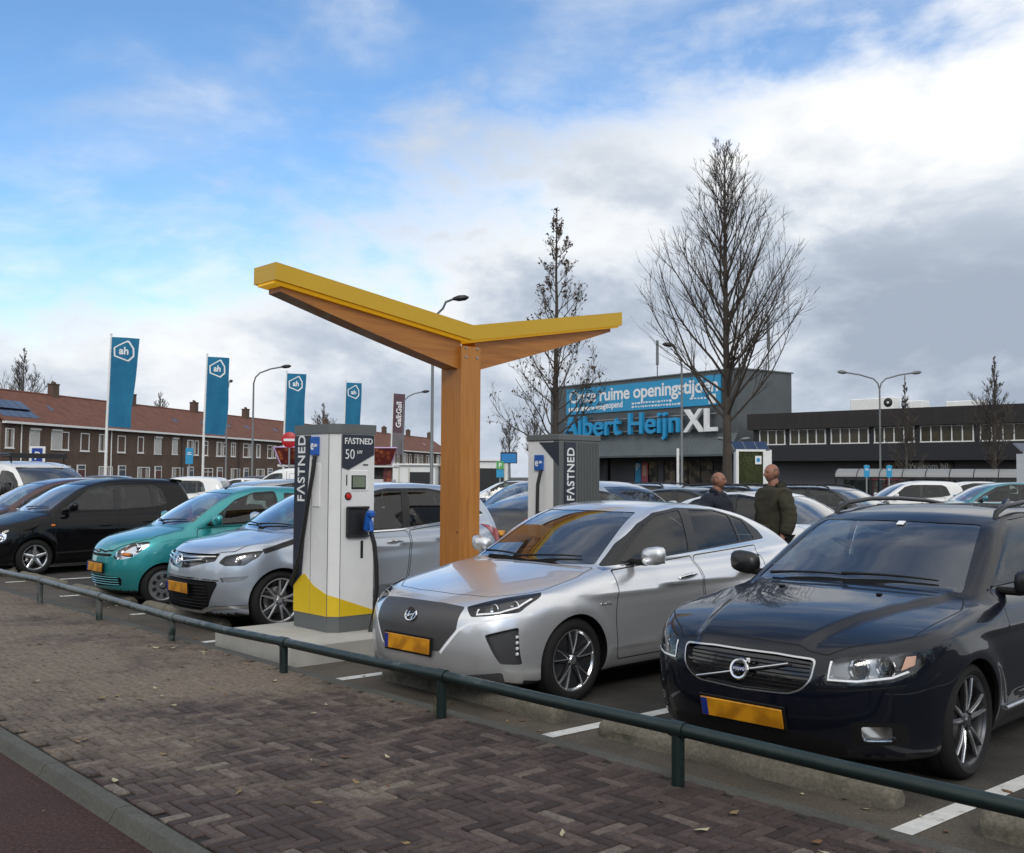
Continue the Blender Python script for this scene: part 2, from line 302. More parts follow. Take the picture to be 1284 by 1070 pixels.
# ---------------------------------------------------------------- cutting panels out of a car body
VIEW = {'side': (0, 2, 1), 'top': (0, 1, 2), 'front': (1, 2, 0), 'rear': (1, 2, 0)}
def body_regions(shape, regs, res):
    """half body (y <= 0) as a bmesh whose faces carry the index of the region they fall in"""
    V, F = shape.half_mesh(*res)
    bm = bmesh.new(); vs = [bm.verts.new(v) for v in V]
    for f in F:
        try: bm.faces.new([vs[i] for i in f])
        except ValueError: pass
    bmesh.ops.remove_doubles(bm, verts=bm.verts, dist=1e-5)
    lay = bm.faces.layers.int.new('reg'); bm.faces.ensure_lookup_table()
    for ri, r in enumerate(regs, 1):
        a, b, c = VIEW[r['view']]; poly = r['poly']; lo, hi = r.get('lim', (-9, 9))
        P = np.array(poly); x0, y0 = P.min(0) - .01; x1, y1 = P.max(0) + .01
        sa = -1 if a == 1 else 1; sb = -1 if b == 1 else 1; sc = -1 if c == 1 else 1
        cand = {}
        def box_of(f):
            us = [v.co[a]*sa for v in f.verts]; ws = [v.co[b]*sb for v in f.verts]; return min(us), max(us), min(ws), max(ws)
        for f in bm.faces:
            co = f.verts[0].co; w = co[c]*sc
            if w < lo - .06 or w > hi + .06: continue
            p, q = co[a]*sa, co[b]*sb
            if p < x0 - .15 or p > x1 + .15 or q < y0 - .15 or q > y1 + .15: continue
            m = f.calc_center_median()[c]*sc
            if lo <= m <= hi: cand[f] = box_of(f)
        cells = {}
        def enter(f, bb):
            for k in range(int(bb[0]//.06), int(bb[1]//.06) + 1): cells.setdefault(k, []).append(f)
        for f, bb in cand.items(): enter(f, bb)
        n = len(poly)
        for i in range(n):
            p0 = poly[i]; p1 = poly[(i + 1) % n]; dx, dy = p1[0] - p0[0], p1[1] - p0[1]
            if abs(dx) + abs(dy) < 1e-6: continue
            bx0, bx1 = min(p0[0], p1[0]) - 1e-4, max(p0[0], p1[0]) + 1e-4; by0, by1 = min(p0[1], p1[1]) - 1e-4, max(p0[1], p1[1]) + 1e-4
            sel = []
            near = set()
            for k in range(int(bx0//.06), int(bx1//.06) + 1): near.update(cells.get(k, ()))
            for f in near:
                if f not in cand: continue
                u0, u1, w0, w1 = cand[f]
                if u1 < bx0 or u0 > bx1 or w1 < by0 or w0 > by1: continue
                ds = [(v.co[a]*sa - p0[0])*dy - (v.co[b]*sb - p0[1])*dx for v in f.verts]
                if min(ds) < -1e-7 and max(ds) > 1e-7: sel.append(f)
            if not sel: continue
            co = [0, 0, 0]; no = [0, 0, 0]
            co[a] = p0[0]*sa; co[b] = p0[1]*sb; no[a] = dy*sa; no[b] = -dx*sb
            geom = set(sel)
            for f in sel: geom.update(f.verts); geom.update(f.edges); del cand[f]
            ret = bmesh.ops.bisect_plane(bm, geom=list(geom), dist=1e-6, plane_co=co, plane_no=no)
            for g in ret['geom']:
                if isinstance(g, bmesh.types.BMFace): bb = cand[g] = box_of(g); enter(g, bb)
        cand = [f for f in cand if f.is_valid]
        if not cand: continue
        ce = np.array([f.calc_center_median() for f in cand])
        ins = in_poly(np.stack([ce[:, a]*sa, ce[:, b]*sb], 1), poly)
        for f, k in zip(cand, ins):
            if k: f[lay] = ri
    return bm, lay

def take(bm, lay, ids):
    """faces of the given regions as arrays (vertices, faces, region of each face)"""
    idx, V, F, G = {}, [], [], []
    for f in bm.faces:
        if f[lay] in ids:
            q = []
            for v in f.verts:
                if v not in idx: idx[v] = len(V); V.append(tuple(v.co))
                q.append(idx[v])
            F.append(q); G.append(f[lay])
    return np.array(V).reshape(-1, 3), F, G
def mirror_join(V, F, G):
    W = V.copy(); W[:, 1] *= -1; n = len(V)
    on = np.abs(V[:, 1]) < 1e-5; mp = np.where(on, np.arange(n), np.arange(n) + n)
    return np.concatenate([V, W]), F + [[int(mp[i]) for i in f[::-1]] for f in F], G + G

def mesh_obj(name, V, F, mats, mi=None, parent=None, normals=None, smooth=True, angle=None):
    me = bpy.data.meshes.new(name); me.from_pydata([tuple(map(float, v)) for v in V], [], F)
    for m in mats: me.materials.append(m)
    if mi is not None: me.polygons.foreach_set('material_index', np.array(mi, dtype=np.int32))
    me.polygons.foreach_set('use_smooth', np.full(len(me.polygons), smooth))
    me.update()
    if normals is not None: me.normals_split_custom_set_from_vertices([tuple(n) for n in normals])
    elif angle is not None: me.set_sharp_from_angle(angle=angle)
    o = bpy.data.objects.new(name, me); COL.objects.link(o)
    if parent is not None: o.parent = parent
    return o
def boundary_walls(V, F, shift, skip_centre=True):
    """push a patch by `shift` and close the gap to where it was"""
    cnt = {}
    for f in F:
        for i in range(len(f)):
            a, b = f[i-1], f[i]; k = (min(a, b), max(a, b)); cnt.setdefault(k, []).append((a, b))
    n = len(V); V2 = np.concatenate([V + shift, V]); W = []
    for k, l in cnt.items():
        if len(l) == 1:
            a, b = l[0]
            if skip_centre and abs(V[a, 1]) < 1e-4 and abs(V[b, 1]) < 1e-4: continue
            W.append([b, a, a + n, b + n])
    return V2, F, W

def R(part, view, poly, mat=None, op='part', r=0, lim=(-9, 9), grow=0, **k):
    p = fillet(poly, r) if r else [tuple(q) for q in poly]
    return dict(part=part, view=view, poly=p, mat=mat, op=op, lim=lim, **k)
def gapped(part, view, poly, mat, r=.03, lim=(-9, 9), w=.009, op='part', gm='gap', **k):
    p = fillet(poly, r)
    if area2(p) < 0: p = p[::-1]
    return [dict(part=None, view=view, poly=p, mat=gm, op='body', lim=lim), dict(part=part, view=view, poly=inset(p, w), mat=mat, op=op, lim=lim, **k)]
def flat(l):
    o = []
    for q in l: o += flat(q) if isinstance(q, list) else [q]
    return o

# ---------------------------------------------------------------- small mesh helpers
class MB:
    def __init__(s): s.V, s.F, s.M = [], [], []
    def add(s, V, F, m=0):
        n = len(s.V); s.V += [tuple(v) for v in V]; s.F += [[i + n for i in f] for f in F]; s.M += [m]*len(F)
    def box(s, c, d, m=0, rz=0., bev=0., rx=0., ry=0.):
        x, y, z = (q/2 for q in d); b = min(bev, x*.9, y*.9, z*.9)
        if b <= 0:
            V = [(sx*x, sy*y, sz*z) for sz in (-1, 1) for sy in (-1, 1) for sx in (-1, 1)]
            F = [(0, 2, 3, 1), (4, 5, 7, 6), (0, 1, 5, 4), (2, 6, 7, 3), (0, 4, 6, 2), (1, 3, 7, 5)]
        else:
            V, ix = [], {}
            for i, (sx, sy, sz) in enumerate((a, b_, c_) for c_ in (-1, 1) for b_ in (-1, 1) for a in (-1, 1)):
                ix[(sx, sy, sz)] = len(V)
                V += [(sx*x, sy*(y - b), sz*(z - b)), (sx*(x - b), sy*y, sz*(z - b)), (sx*(x - b), sy*(y - b), sz*z)]
            F = []
            for s1 in (-1, 1):
                F.append([ix[(s1, a, c_)] for a, c_ in ((-s1, -1), (s1, -1), (s1, 1), (-s1, 1))])
                F.append([ix[(a, s1, c_)] + 1 for a, c_ in ((s1, -1), (-s1, -1), (-s1, 1), (s1, 1))])
                F.append([ix[(a, b_, s1)] + 2 for a, b_ in ((-1, -s1), (1, -s1), (1, s1), (-1, s1))])
                for s2 in (-1, 1):
                    e = [ix[(s1, s2, -1)], ix[(s1, s2, 1)]]; q = [e[0], e[0] + 1, e[1] + 1, e[1]]; F.append(q if s1*s2 > 0 else q[::-1])
                    e = [ix[(s1, -1, s2)], ix[(s1, 1, s2)]]; q = [e[0], e[1], e[1] + 2, e[0] + 2]; F.append(q if s1*s2 > 0 else q[::-1])
                    e = [ix[(-1, s1, s2)], ix[(1, s1, s2)]]; q = [e[0] + 1, e[0] + 2, e[1] + 2, e[1] + 1]; F.append(q if s1*s2 > 0 else q[::-1])
                    for s3 in (-1, 1):
                        k = ix[(s1, s2, s3)]; q = [k, k + 1, k + 2]; F.append(q if s1*s2*s3 > 0 else q[::-1])
        V = np.array(V); 
        for ang, (i, j) in ((rx, (1, 2)), (ry, (2, 0)), (rz, (0, 1))):
            if ang:
                cs, sn = math.cos(ang), math.sin(ang); u, w = V[:, i].copy(), V[:, j].copy(); V[:, i] = u*cs - w*sn; V[:, j] = u*sn + w*cs
        s.add(V + np.array(c), F, m); return s
    def tube(s, pts, r, m=0, n=10, cap=True):
        P = [np.array(p, float) for p in pts]; rr = r if hasattr(r, '__len__') else [r]*len(P); V = []
        prev = None
        for i, p in enumerate(P):
            t = P[min(i+1, len(P)-1)] - P[max(i-1, 0)]; t = t/max(np.linalg.norm(t), 1e-9)
            if prev is None: u = np.cross(t, [0, 0, 1.] if abs(t[2]) < .9 else [1., 0, 0])
            else: u = prev - t*(prev @ t)
            u = u/np.linalg.norm(u); prev = u; w = np.cross(t, u)
            for k in range(n): a = 2*math.pi*k/n; V.append(p + rr[i]*(math.cos(a)*u + math.sin(a)*w))
        F = [(i*n + k, i*n + (k+1) % n, (i+1)*n + (k+1) % n, (i+1)*n + k) for i in range(len(P)-1) for k in range(n)]
        if cap: F += [tuple(range(n))[::-1], tuple(range((len(P)-1)*n, len(P)*n))]
        s.add(V, F, m); return s
    def lathe(s, prof, c=(0, 0, 0), axis='z', n=24, m=0, closed=False):
        V = []
        for (r, h) in prof:
            for k in range(n):
                a = 2*math.pi*k/n; p = (r*math.cos(a), r*math.sin(a), h)
                if axis == 'y': p = (p[0], h, p[1])
                if axis == 'x': p = (h, p[0], p[1])
                V.append(np.array(p) + np.array(c))
        q = len(prof); F = [(i*n + k, i*n + (k+1) % n, ((i+1) % q)*n + (k+1) % n, ((i+1) % q)*n + k) for i in range(q if closed else q - 1) for k in range(n)]
        if axis == 'y': F = [f[::-1] for f in F]
        s.add(V, F, m); return s
    def prism(s, poly, plane, d0, d1, m=0):
        """polygon in a plane ('xz','yz','xy') extruded between d0 and d1 along the third axis"""
        def to(p, d): return {'xz': (p[0], d, p[1]), 'yz': (d, p[0], p[1]), 'xy': (p[0], p[1], d)}[plane]
        n = len(poly)
        if area2(poly) < 0: poly = poly[::-1]
        V = [to(p, d0) for p in poly] + [to(p, d1) for p in poly]
        F = [tuple(range(n))[::-1], tuple(range(n, 2*n))] + [(i, (i+1) % n, (i+1) % n + n, i + n) for i in range(n)]
        if (plane == 'xz') != (d1 < d0): F = [f[::-1] for f in F]
        s.add(V, F, m); return s
    def obj(s, name, mats, parent=None, loc=None, angle=.6, rz=None):
        mats = mats if isinstance(mats, (list, tuple)) else [mats]
        o = mesh_obj(name, s.V, s.F, mats, s.M, parent, angle=angle)
        if loc is not None: o.location = loc
        if rz is not None: o.rotation_euler = (0, 0, rz)
        return o
def tag(o, label=None, cat=None, group=None, kind=None):
    if label: o['label'] = label
    if cat: o['category'] = cat
    if group: o['group'] = group
    if kind: o['kind'] = kind
    return o
def thing(name, label, cat, loc=(0, 0, 0), rz=0., group=None):
    o = bpy.data.objects.new(name, None); COL.objects.link(o); o.location = loc; o.rotation_euler = (0, 0, rz); o.empty_display_size = .2
    return tag(o, label, cat, group)
def copy_tree(o, parent=None):
    c = o.copy(); COL.objects.link(c); c.parent = parent
    for ch in o.children: copy_tree(ch, c)
    return c
def text_mesh(s, size, bold=0., sx=1., extrude=.002, align='CENTER', space=1., fit=None):
    """lettering as mesh arrays in the xy plane, baseline at y=0"""
    cu = bpy.data.curves.new('t', 'FONT'); cu.body = s; cu.size = size; cu.align_x = align; cu.extrude = extrude; cu.offset = bold; cu.space_character = space; cu.resolution_u = 4
    o = bpy.data.objects.new('t', cu); COL.objects.link(o); dg = bpy.context.evaluated_depsgraph_get(); dg.update()
    me = o.evaluated_get(dg).to_mesh(); V = np.array([v.co[:] for v in me.vertices]).reshape(-1, 3); F = [list(p.vertices) for p in me.polygons]
    o.evaluated_get(dg).to_mesh_clear(); bpy.data.objects.remove(o); bpy.data.curves.remove(cu)
    V[:, 0] *= sx
    if fit: V[:, 0] = (V[:, 0] - V[:, 0].min())*fit[0]/np.ptp(V[:, 0]); V[:, 1] = V[:, 1]*fit[1]/V[:, 1].max()
    return V, F
def place(V, origin, ux, uy):
    ux = np.array(ux, float); uy = np.array(uy, float); uz = np.cross(ux, uy)
    return np.array(origin) + V[:, :1]*ux + V[:, 1:2]*uy + V[:, 2:3]*uz
# ---------------------------------------------------------------- wheels
def wheel_meshes(Rt, Rr, wd, style):
    """tyre and rim meshes about the y axis, outer face towards -y"""
    h = wd/2; t = MB()
    t.lathe([(Rr-.004, -h*.80), (Rr+.012, -h*.98), (Rr+(Rt-Rr)*.45, -h*1.06), (Rt-.028, -h*.98), (Rt-.010, -h*.84), (Rt-.002, -h*.6), (Rt, 0), (Rt-.002, h*.6), (Rt-.03, h), (Rr, h*.9)], axis='y', n=56)
    for k in (-.42, 0, .42): t.lathe([(Rt+.0008, h*k-.004), (Rt-.006, h*k-.003), (Rt-.006, h*k+.003), (Rt+.0008, h*k+.004)], axis='y', n=56, m=1)
    r = MB()
    r.lathe([(Rr-.02, h*.85), (Rr-.03, h*.5), (Rr-.028, -h*.55), (Rr-.012, -h*.80), (Rr-.001, -h*.86), (Rr+.006, -h*.90), (Rr+.006, -h*.80)], axis='y', n=56, m=1 if style != 'steel' else 0)
    r.lathe([(Rr-.016, -h*.79), (Rr-.006, -h*.905), (Rr+.006, -h*.915), (Rr+.0075, -h*.84)], axis='y', n=56, m=0)
    r.lathe([(0.001, h*.05), (Rr*.62, h*.05), (Rr*.62, h*.12)], axis='y', n=32, m=2)           # brake disc
    r.lathe([(Rr*.97, h*.30), (.001, h*.32)], axis='y', n=24, m=1)
    def spoke(a, r0, r1, w0, w1, y0, y1, m, th=.022, skew=0.):
        ca, sa = math.cos(a), math.sin(a); P = []
        for (rr, w, y, sk) in ((r0, w0, y0, 0), ((r0+r1)/2, (w0+w1)/2, (y0+y1)/2 - .006, skew/2), (r1, w1, y1, skew)):
            for sw, dy in ((-1, 0), (-.55, -.007), (.55, -.007), (1, 0), (.8, th), (-.8, th)):
                x, z = rr, sw*w/2 + sk; P.append((x*ca - z*sa, y + dy, x*sa + z*ca))
        F = [(i*6+k, (i+1)*6+k, (i+1)*6+(k+1) % 6, i*6+(k+1) % 6) for i in range(2) for k in range(6)]
        r.add(P, F, m)
    yo, yi = -h*.82, -h*.70
    if style == 'twin10':
        for k in range(5):
            a = 2*math.pi*k/5 + .31
            for s in (-1, 1):
                spoke(a + s*.20, .05, Rr-.008, .040, .024, yi, yo, 0); spoke(a + s*.20, .06, Rr-.012, .020, .011, yi-.004, yo-.004, 3)
    elif style == 'five':
        for k in range(5):
            a = 2*math.pi*k/5 + .35
            spoke(a, .04, Rr-.008, .062, .10, yi, yo, 1, th=.03)
            for s in (-1, 1): spoke(a, .045, Rr-.006, .012, .014, yi-.008, yo-.008, 0, skew=s*.046)
            spoke(a + math.pi/5, .05, Rr*.95, .05, .15, yi+.02, yo+.012, 1, th=.02)
    elif style == 'swirl':
        for k in range(5):
            a = 2*math.pi*k/5 + .1
            for s in (-1, 1): spoke(a + s*.13, .045, Rr-.008, .030, .020, yi, yo, 0, skew=s*.022)
            spoke(a, Rr*.55, Rr-.01, .012, .06, yo+.015, yo+.012, 1, th=.02)
    elif style == 'star':
        for k in range(5): spoke(2*math.pi*k/5 + math.pi/2, .03, Rr-.006, .068, .034, yi, yo, 0, th=.03)
    else:
        r.lathe([(.05, yi-.012), (Rr*.45, yi-.012), (Rr*.8, yo-.006), (Rr-.008, yo)], axis='y', n=40, m=0)
        for k in range(9):
            a = 2*math.pi*k/9; r.box((Rr*.66*math.cos(a), (yi+yo)/2-.012, Rr*.66*math.sin(a)), (Rr*.28, .006, .045), 1, bev=.002, ry=-a)
    r.lathe([(.001, yi-.018), (.028, yi-.018), (.034, yi-.008), (.05, yi), (.062, yi+.02)], axis='y', n=24, m=0)
    for k in range(5):
        a = 2*math.pi*k/5; r.lathe([(.001, yi-.008), (.009, yi-.008), (.010, yi+.01)], c=(.043*math.cos(a), 0, .043*math.sin(a)), axis='y', n=8, m=1)
    return t, r

def skin_of(shape, P, off=0.):
    """surface point and outward normal nearest to rough point P"""
    q = shape.project(np.array([P], float), 6); n = shape.grad(q); return (q + n*off)[0], n[0]

# ---------------------------------------------------------------- a car from its shape, its cut panels and its extras
def build_car(name, label, C_, loc, yaw, group, hero=True):
    S = C_['shape']; sh = CarShape(S); regs = flat(C_['regs']); lite = not hero
    if lite: regs = [r for r in regs if not r.get('hero')]
    res = C_.get('res', (36, 84, 84)) if hero else (13, 34, 40)
    arch = S['arch']; full = []
    for xw in S['axles']:
        full.append(dict(part='_hole', view='side', poly=[(xw + arch*math.cos(a), S['rw'] + arch*math.sin(a)) for a in np.linspace(0, 2*math.pi, 40 if hero else 20, endpoint=False)], lim=(.45, 9), mat=None, op='hole'))
    regs = regs + full
    bm, lay = body_regions(sh, regs, res)
    root = thing(name, label, 'car', loc, math.pi/2 + math.radians(yaw), group)
    mats = C_['mats']
    def surf(V, off=0.):
        V = sh.project(V); n = sh.grad(V); return V + n*off, n
    # the shell: everything not taken by a part of its own
    ids = {0} | {i for i, r in enumerate(regs, 1) if r['op'] == 'body'}
    V, F, G = take(bm, lay, ids); V, N = surf(V); V[np.abs(V[:, 1]) < 2e-4, 1] = 0
    names = ['paint', 'under'] + sorted({r['mat'] for r in regs if r['op'] == 'body'}); cz = [np.mean([N[i][2] for i in f]) for f in F]; zz = [np.mean([V[i][2] for i in f]) for f in F]
    mi = [names.index(regs[g-1]['mat']) if g else (1 if (cz[k] < -.6 or zz[k] < S.get('sill', .21)) else 0) for k, g in enumerate(G)]
    N2 = np.concatenate([N, N*[1, -1, 1]]); V, F, G = mirror_join(V, F, G)
    mesh_obj('body', V, F, [mats[n] for n in names], mi + mi, root, N2)
    doors = []
    parts = {}
    for i, r in enumerate(regs, 1):
        if r['op'] in ('body', 'hole'): continue
        parts.setdefault(r['part'], []).append((i, r))
    lamps = []
    for pn, lst in parts.items():
        for i, r in lst:
            V, F, G = take(bm, lay, {i})
            if not F: continue
            V, N = surf(V, r.get('off', 0.)); V[np.abs(V[:, 1]) < 2e-4, 1] = 0
            centre = (np.abs(V[:, 1]) < 2e-4).any(); m = mats[r['mat']]
            for s in ((1,) if centre else (1, -1)):
                Q = V*[1, s, 1]; NN = N*[1, s, 1]; FF = F if s == 1 else [f[::-1] for f in F]
                if centre: NN = np.concatenate([NN, NN*[1, -1, 1]]); Q, FF, _ = mirror_join(V, F, G)
                if r['op'] == 'part':
                    o = mesh_obj(pn, Q, FF, [m], None, root, NN)
                    if pn == 'door': doors.append((o, s, Q))
                    if r.get('under'):
                        for dn, ds, dq in doors:
                            if ds == s and r['under'] == dn['slot']: o.parent = dn
                    if pn == 'door': o['slot'] = r.get('slot', 'front')
                elif r['op'] in ('recess', 'lamp'):
                    d = np.array(r.get('dir', (1, 0, 0)), float)*[1, s, 1]*r.get('depth', .03)
                    V2, F2, W = boundary_walls(Q, FF, d, True)
                    if r['op'] == 'lamp':
                        lens = mesh_obj(pn, Q, FF, [mats['lens']], None, root, NN); lamps.append((lens, s))
                        mesh_obj('lamp_housing', V2, F2 + W, [m, mats[r.get('wall', 'chrome')]], [0]*len(F2) + [1]*len(W), lens, smooth=True, angle=.5)
                    else:
                        mesh_obj(pn, V2, F2 + W, [m, mats[r.get('wall', r['mat'])]], [0]*len(F2) + [1]*len(W), root, angle=.5)
    bm.free()
    for d, _, _ in doors:
        if 'slot' in d: del d['slot']
    # wheel wells and wheels
    tm, rm = wheel_meshes(S['rw'], C_['rim'], C_.get('tw', .205), C_['style'])
    wt = wr = None
    for xw in S['axles']:
        ang = np.linspace(-.62, math.pi + .62, 40)
        P = np.stack([xw + arch*np.cos(ang), np.full(40, -.8), S['rw'] + arch*np.sin(ang)], 1)
        O = P.copy(); O[:, 1] = -.3; P = sh.hit(O, np.tile([0, -1., 0], (40, 1)), 1.1)
        lip = P.copy(); cen = np.array([xw, 0, S['rw']]); out = P + (P - cen)*[1, 0, 1]*.03; inn = P.copy(); inn[:, 1] = -.5
        l1 = P.copy(); l1[:, 1] += .022; l2 = l1 + (P - cen)*[1, 0, 1]*.05; inn = inn + (P - cen)*[1, 0, 1]*.05
        for s in (1, -1):
            V = np.concatenate([P, l1, l2, inn])*[1, s, 1]; V = np.concatenate([V, [[xw, -.5*s, S['rw']]]])
            F = []
            for row in range(3): F += [(row*40 + k, row*40 + k + 1, (row+1)*40 + k + 1, (row+1)*40 + k) for k in range(39)]
            F += [(3*40 + k, 3*40 + k + 1, 160) for k in range(39)]
            mesh_obj('wheel_arch', V, F if s == 1 else [f[::-1] for f in F], [mats[C_.get('archlip', 'paint')], mats['gap']], [0]*39 + [1]*(len(F) - 39), root, angle=.5)
            yy = S.get('track', float(-P[20, 1]) - .035 - C_.get('tw', .205)/2*1.0)
            w = thing('wheel', None, None, (xw, -yy*s, S['rw']), 0 if s == 1 else math.pi); w.parent = root
            if wt is None:
                wt = tm.obj('tyre', [mats['tyre'], mats['gap']], w); wr = rm.obj('rim', [mats['rim'], mats['rimdark'], mats['steel'], mats['rimedge']], w)
            else:
                for o in (wt, wr): c = o.copy(); COL.objects.link(c); c.parent = w
    if 'extras' in C_: C_['extras'](root, sh, mats, hero)
    return root

def cabin(root, sh, m, x_dash, x_seat, zseat, hw, zroof, rear=None, hero=True):
    """seats, dashboard and steering wheel seen through the glass"""
    b = MB()
    for s in (-1, 1):
        y = s*hw*.5
        b.box((x_seat - .05, y, zseat), (.52, .48, .14), 0, bev=.05); b.box((x_seat + .26, y, zseat + .36), (.13, .46, .62), 0, bev=.05, ry=.2)
        b.box((x_seat + .38, y, zseat + .80), (.09, .25, .17), 0, bev=.04, ry=.15)
    if rear:
        b.box((rear, 0, zseat + .30), (.14, hw*1.55, .56), 0, bev=.05, ry=.25)
        for s in (-1, 1): b.box((rear + .1, s*hw*.5, zseat + .66), (.08, .24, .13), 0, bev=.03)
    b.obj('seat', m['seat'], root)
    d = MB(); zb = float(sh.deck(np.array(x_dash)))
    d.box((x_dash + .16, 0, zb - .10), (.50, hw*1.8, .16), 0, bev=.05); d.box((x_dash + .42, hw*-.48, zb - .03), (.16, .34, .07), 0, bev=.03)
    d.obj('dashboard', m['seat'], root)
    w = MB(); a0 = np.array([x_dash + .62, -hw*.48, zb - .06])
    w.tube([a0 + .18*(math.cos(t)*np.array([0, 1, 0]) + math.sin(t)*np.array([.38, 0, .92])) for t in np.linspace(0, 2*math.pi, 25)], .014, n=6, cap=False)
    w.box(a0, (.03, .30, .05), 0, bev=.01); w.obj('steering_wheel', m['gap'], root)
    f = MB(); f.box((sh.S['L']/2, 0, .42), (sh.S['L'] - 1.9, hw*1.9, .03)); f.obj('cabin_floor', m['gap'], root)
    if hero:
        r = MB(); r.box((x_dash + .78, 0, zroof - .10), (.03, .23, .065), 0, bev=.012); r.tube([(x_dash + .76, 0, zroof - .07), (x_dash + .74, 0, zroof - .02)], .008, n=6); r.obj('rear_view_mirror', m['gap'], root)

def side_mirrors(root, sh, m, x, z, y0, sz=(.13, .22, .15), paint='paint', arm=.09):
    for s in (-1, 1):
        b = MB(); P = []
        nu, nv = 14, 9
        for i in range(nv + 1):
            ph = math.pi*i/nv
            for k in range(nu):
                t = 2*math.pi*k/nu
                ex = math.copysign(abs(math.cos(t))**.62, math.cos(t))*math.sin(ph)**.7; ez = math.copysign(abs(math.sin(t))**.62, math.sin(t))*math.sin(ph)**.7
                px = -math.cos(ph)*sz[0]/2
                if px > sz[0]*.22: px = sz[0]*.22
                P.append((px, ex*sz[1]/2, ez*sz[2]/2 + ex*.012))
        F = [(i*nu + k, i*nu + (k+1) % nu, (i+1)*nu + (k+1) % nu, (i+1)*nu + k) for i in range(nv) for k in range(nu)]
        b.add(np.array(P)*[1, s, 1] + np.array([x, s*(y0 + arm + sz[1]/2), z]), F if s > 0 else [f[::-1] for f in F])
        o = b.obj('wing_mirror', m[paint], root, angle=1.2)
        a = MB(); a.box((x, s*(y0 + arm/2), z - sz[2]*.38), (.07, arm + .12, .045), 0, bev=.015); a.obj('mirror_arm', m['gap'], o)
        g = MB(); g.box((x + sz[0]*.235, s*(y0 + arm + sz[1]/2), z), (.006, sz[1]*.8, sz[2]*.76), 0, bev=.002); g.obj('mirror_glass', m['mirror'], o)

def number_plate(root, sh, m, z, ht=.11, w=.52, off=.014, rear=False, nm='number_plate', bracket=True):
    X = sh.nose(np.array([z + .03, z - .03])) if not rear else sh.tail(np.array([z + .03, z - .03])); tilt = math.atan2(float(X[0] - X[1]), .06); s = -1 if not rear else 1
    x = float(X.mean()) + s*off
    b = MB(); V = []
    o = thing('number_plate', None, None, (x, 0, z), 0); o.rotation_euler = (0, tilt, 0); o.parent = root
    b.box((0, 0, 0), (.012, w, ht), 0, bev=.003); p = b.obj('plate_panel', m['plate'], o)
    e = MB(); e.box((s*.0065, -s*(w/2 - .024), 0), (.003, .040, ht - .008), 0, bev=.001); e.obj('plate_band', m['plateblue'], o)
    if bracket: k = MB(); k.box((-s*.012, 0, 0), (.014, w + .03, ht + .03), 0, bev=.004); k.obj('plate_bracket', m['gap'], o)
    return o

def handle(root, sh, m, x0, x1, z0, z1, mat='paint', hero=True, door=None):
    for s in (-1, 1):
        pts = []
        for t in np.linspace(0, 1, 7):
            q, n = skin_of(sh, (x0 + (x1 - x0)*t, -.9, z0 + (z1 - z0)*t)); pts.append(q + n*(.012 + .022*math.sin(math.pi*t)))
        b = MB(); b.tube([p*[1, -s, 1] for p in pts], [.009, .014, .016, .016, .016, .014, .009], n=8)
        q, n = skin_of(sh, ((x0 + x1)/2, -.9, (z0 + z1)/2))
        b.obj('door_handle', m[mat], root, angle=1.2)

def wipers(root, sh, m, segs):
    for (x0, y0, x1, y1) in segs:
        pts = []
        for t in np.linspace(0, 1, 8):
            x, y = x0 + (x1 - x0)*t, y0 + (y1 - y0)*t
            q, n = skin_of(sh, (x, y, float(max(sh.deck(np.array(x)), sh.roof(np.array(x)))))); pts.append(q + n*(.022 - .008*t))
        b = MB(); b.tube(pts, [.012, .010, .009, .008, .008, .007, .006, .005], n=6); b.obj('wiper', m['gap'], root)

def on_front(sh, ay, z, off=.004):
    O = np.array([[.7, ay, z]]); p = sh.hit(O, np.array([[-1., 0, 0]]), 1.4); n = sh.grad(p); return (p + n*off)[0], n[0]
def badge_ring(b, c, n, r, rt, squash=1., m=0, k=24):
    n = np.array(n); u = np.cross([0, 0, 1.], n); u /= np.linalg.norm(u); w = np.cross(n, u)
    b.tube([np.array(c) + r*(math.cos(t)*u + squash*math.sin(t)*w) for t in np.linspace(0, 2*math.pi, k + 1)], rt, m, n=6, cap=False); return u, w
# ---------------------------------------------------------------- the six kinds of car in the picture
def common_rear(bw, z0, z1, x0):
    return [R('taillight', 'rear', [(bw-.26, z0), (bw-.24, z1), (bw-.02, z1), (bw+.02, z0+.02)], 'red', off=.003, lim=(x0, 9))]
def headlamps(root, sh, m, spots, rad=.045, ring='chrome'):
    for (ay, z, dx, r) in spots:
        for s in (1, -1):
            p, n = on_front(sh, ay, z); b = MB(); c = np.array([p[0] + dx, -s*ay if False else p[1]*s, z])
            b.lathe([(.001, -r*.1), (r*.55, -r*.02), (r*.75, r*.25)], c=c, axis='x', n=20, m=1); b.lathe([(r*.75, r*.1), (r*1.05, -r*.35), (r*1.15, -r*.2), (r*.9, r*.6)], c=c, axis='x', n=20, m=0)
            b.obj('lamp', [m[ring], m['lens'] if False else m['darkglass']], root, angle=.7)

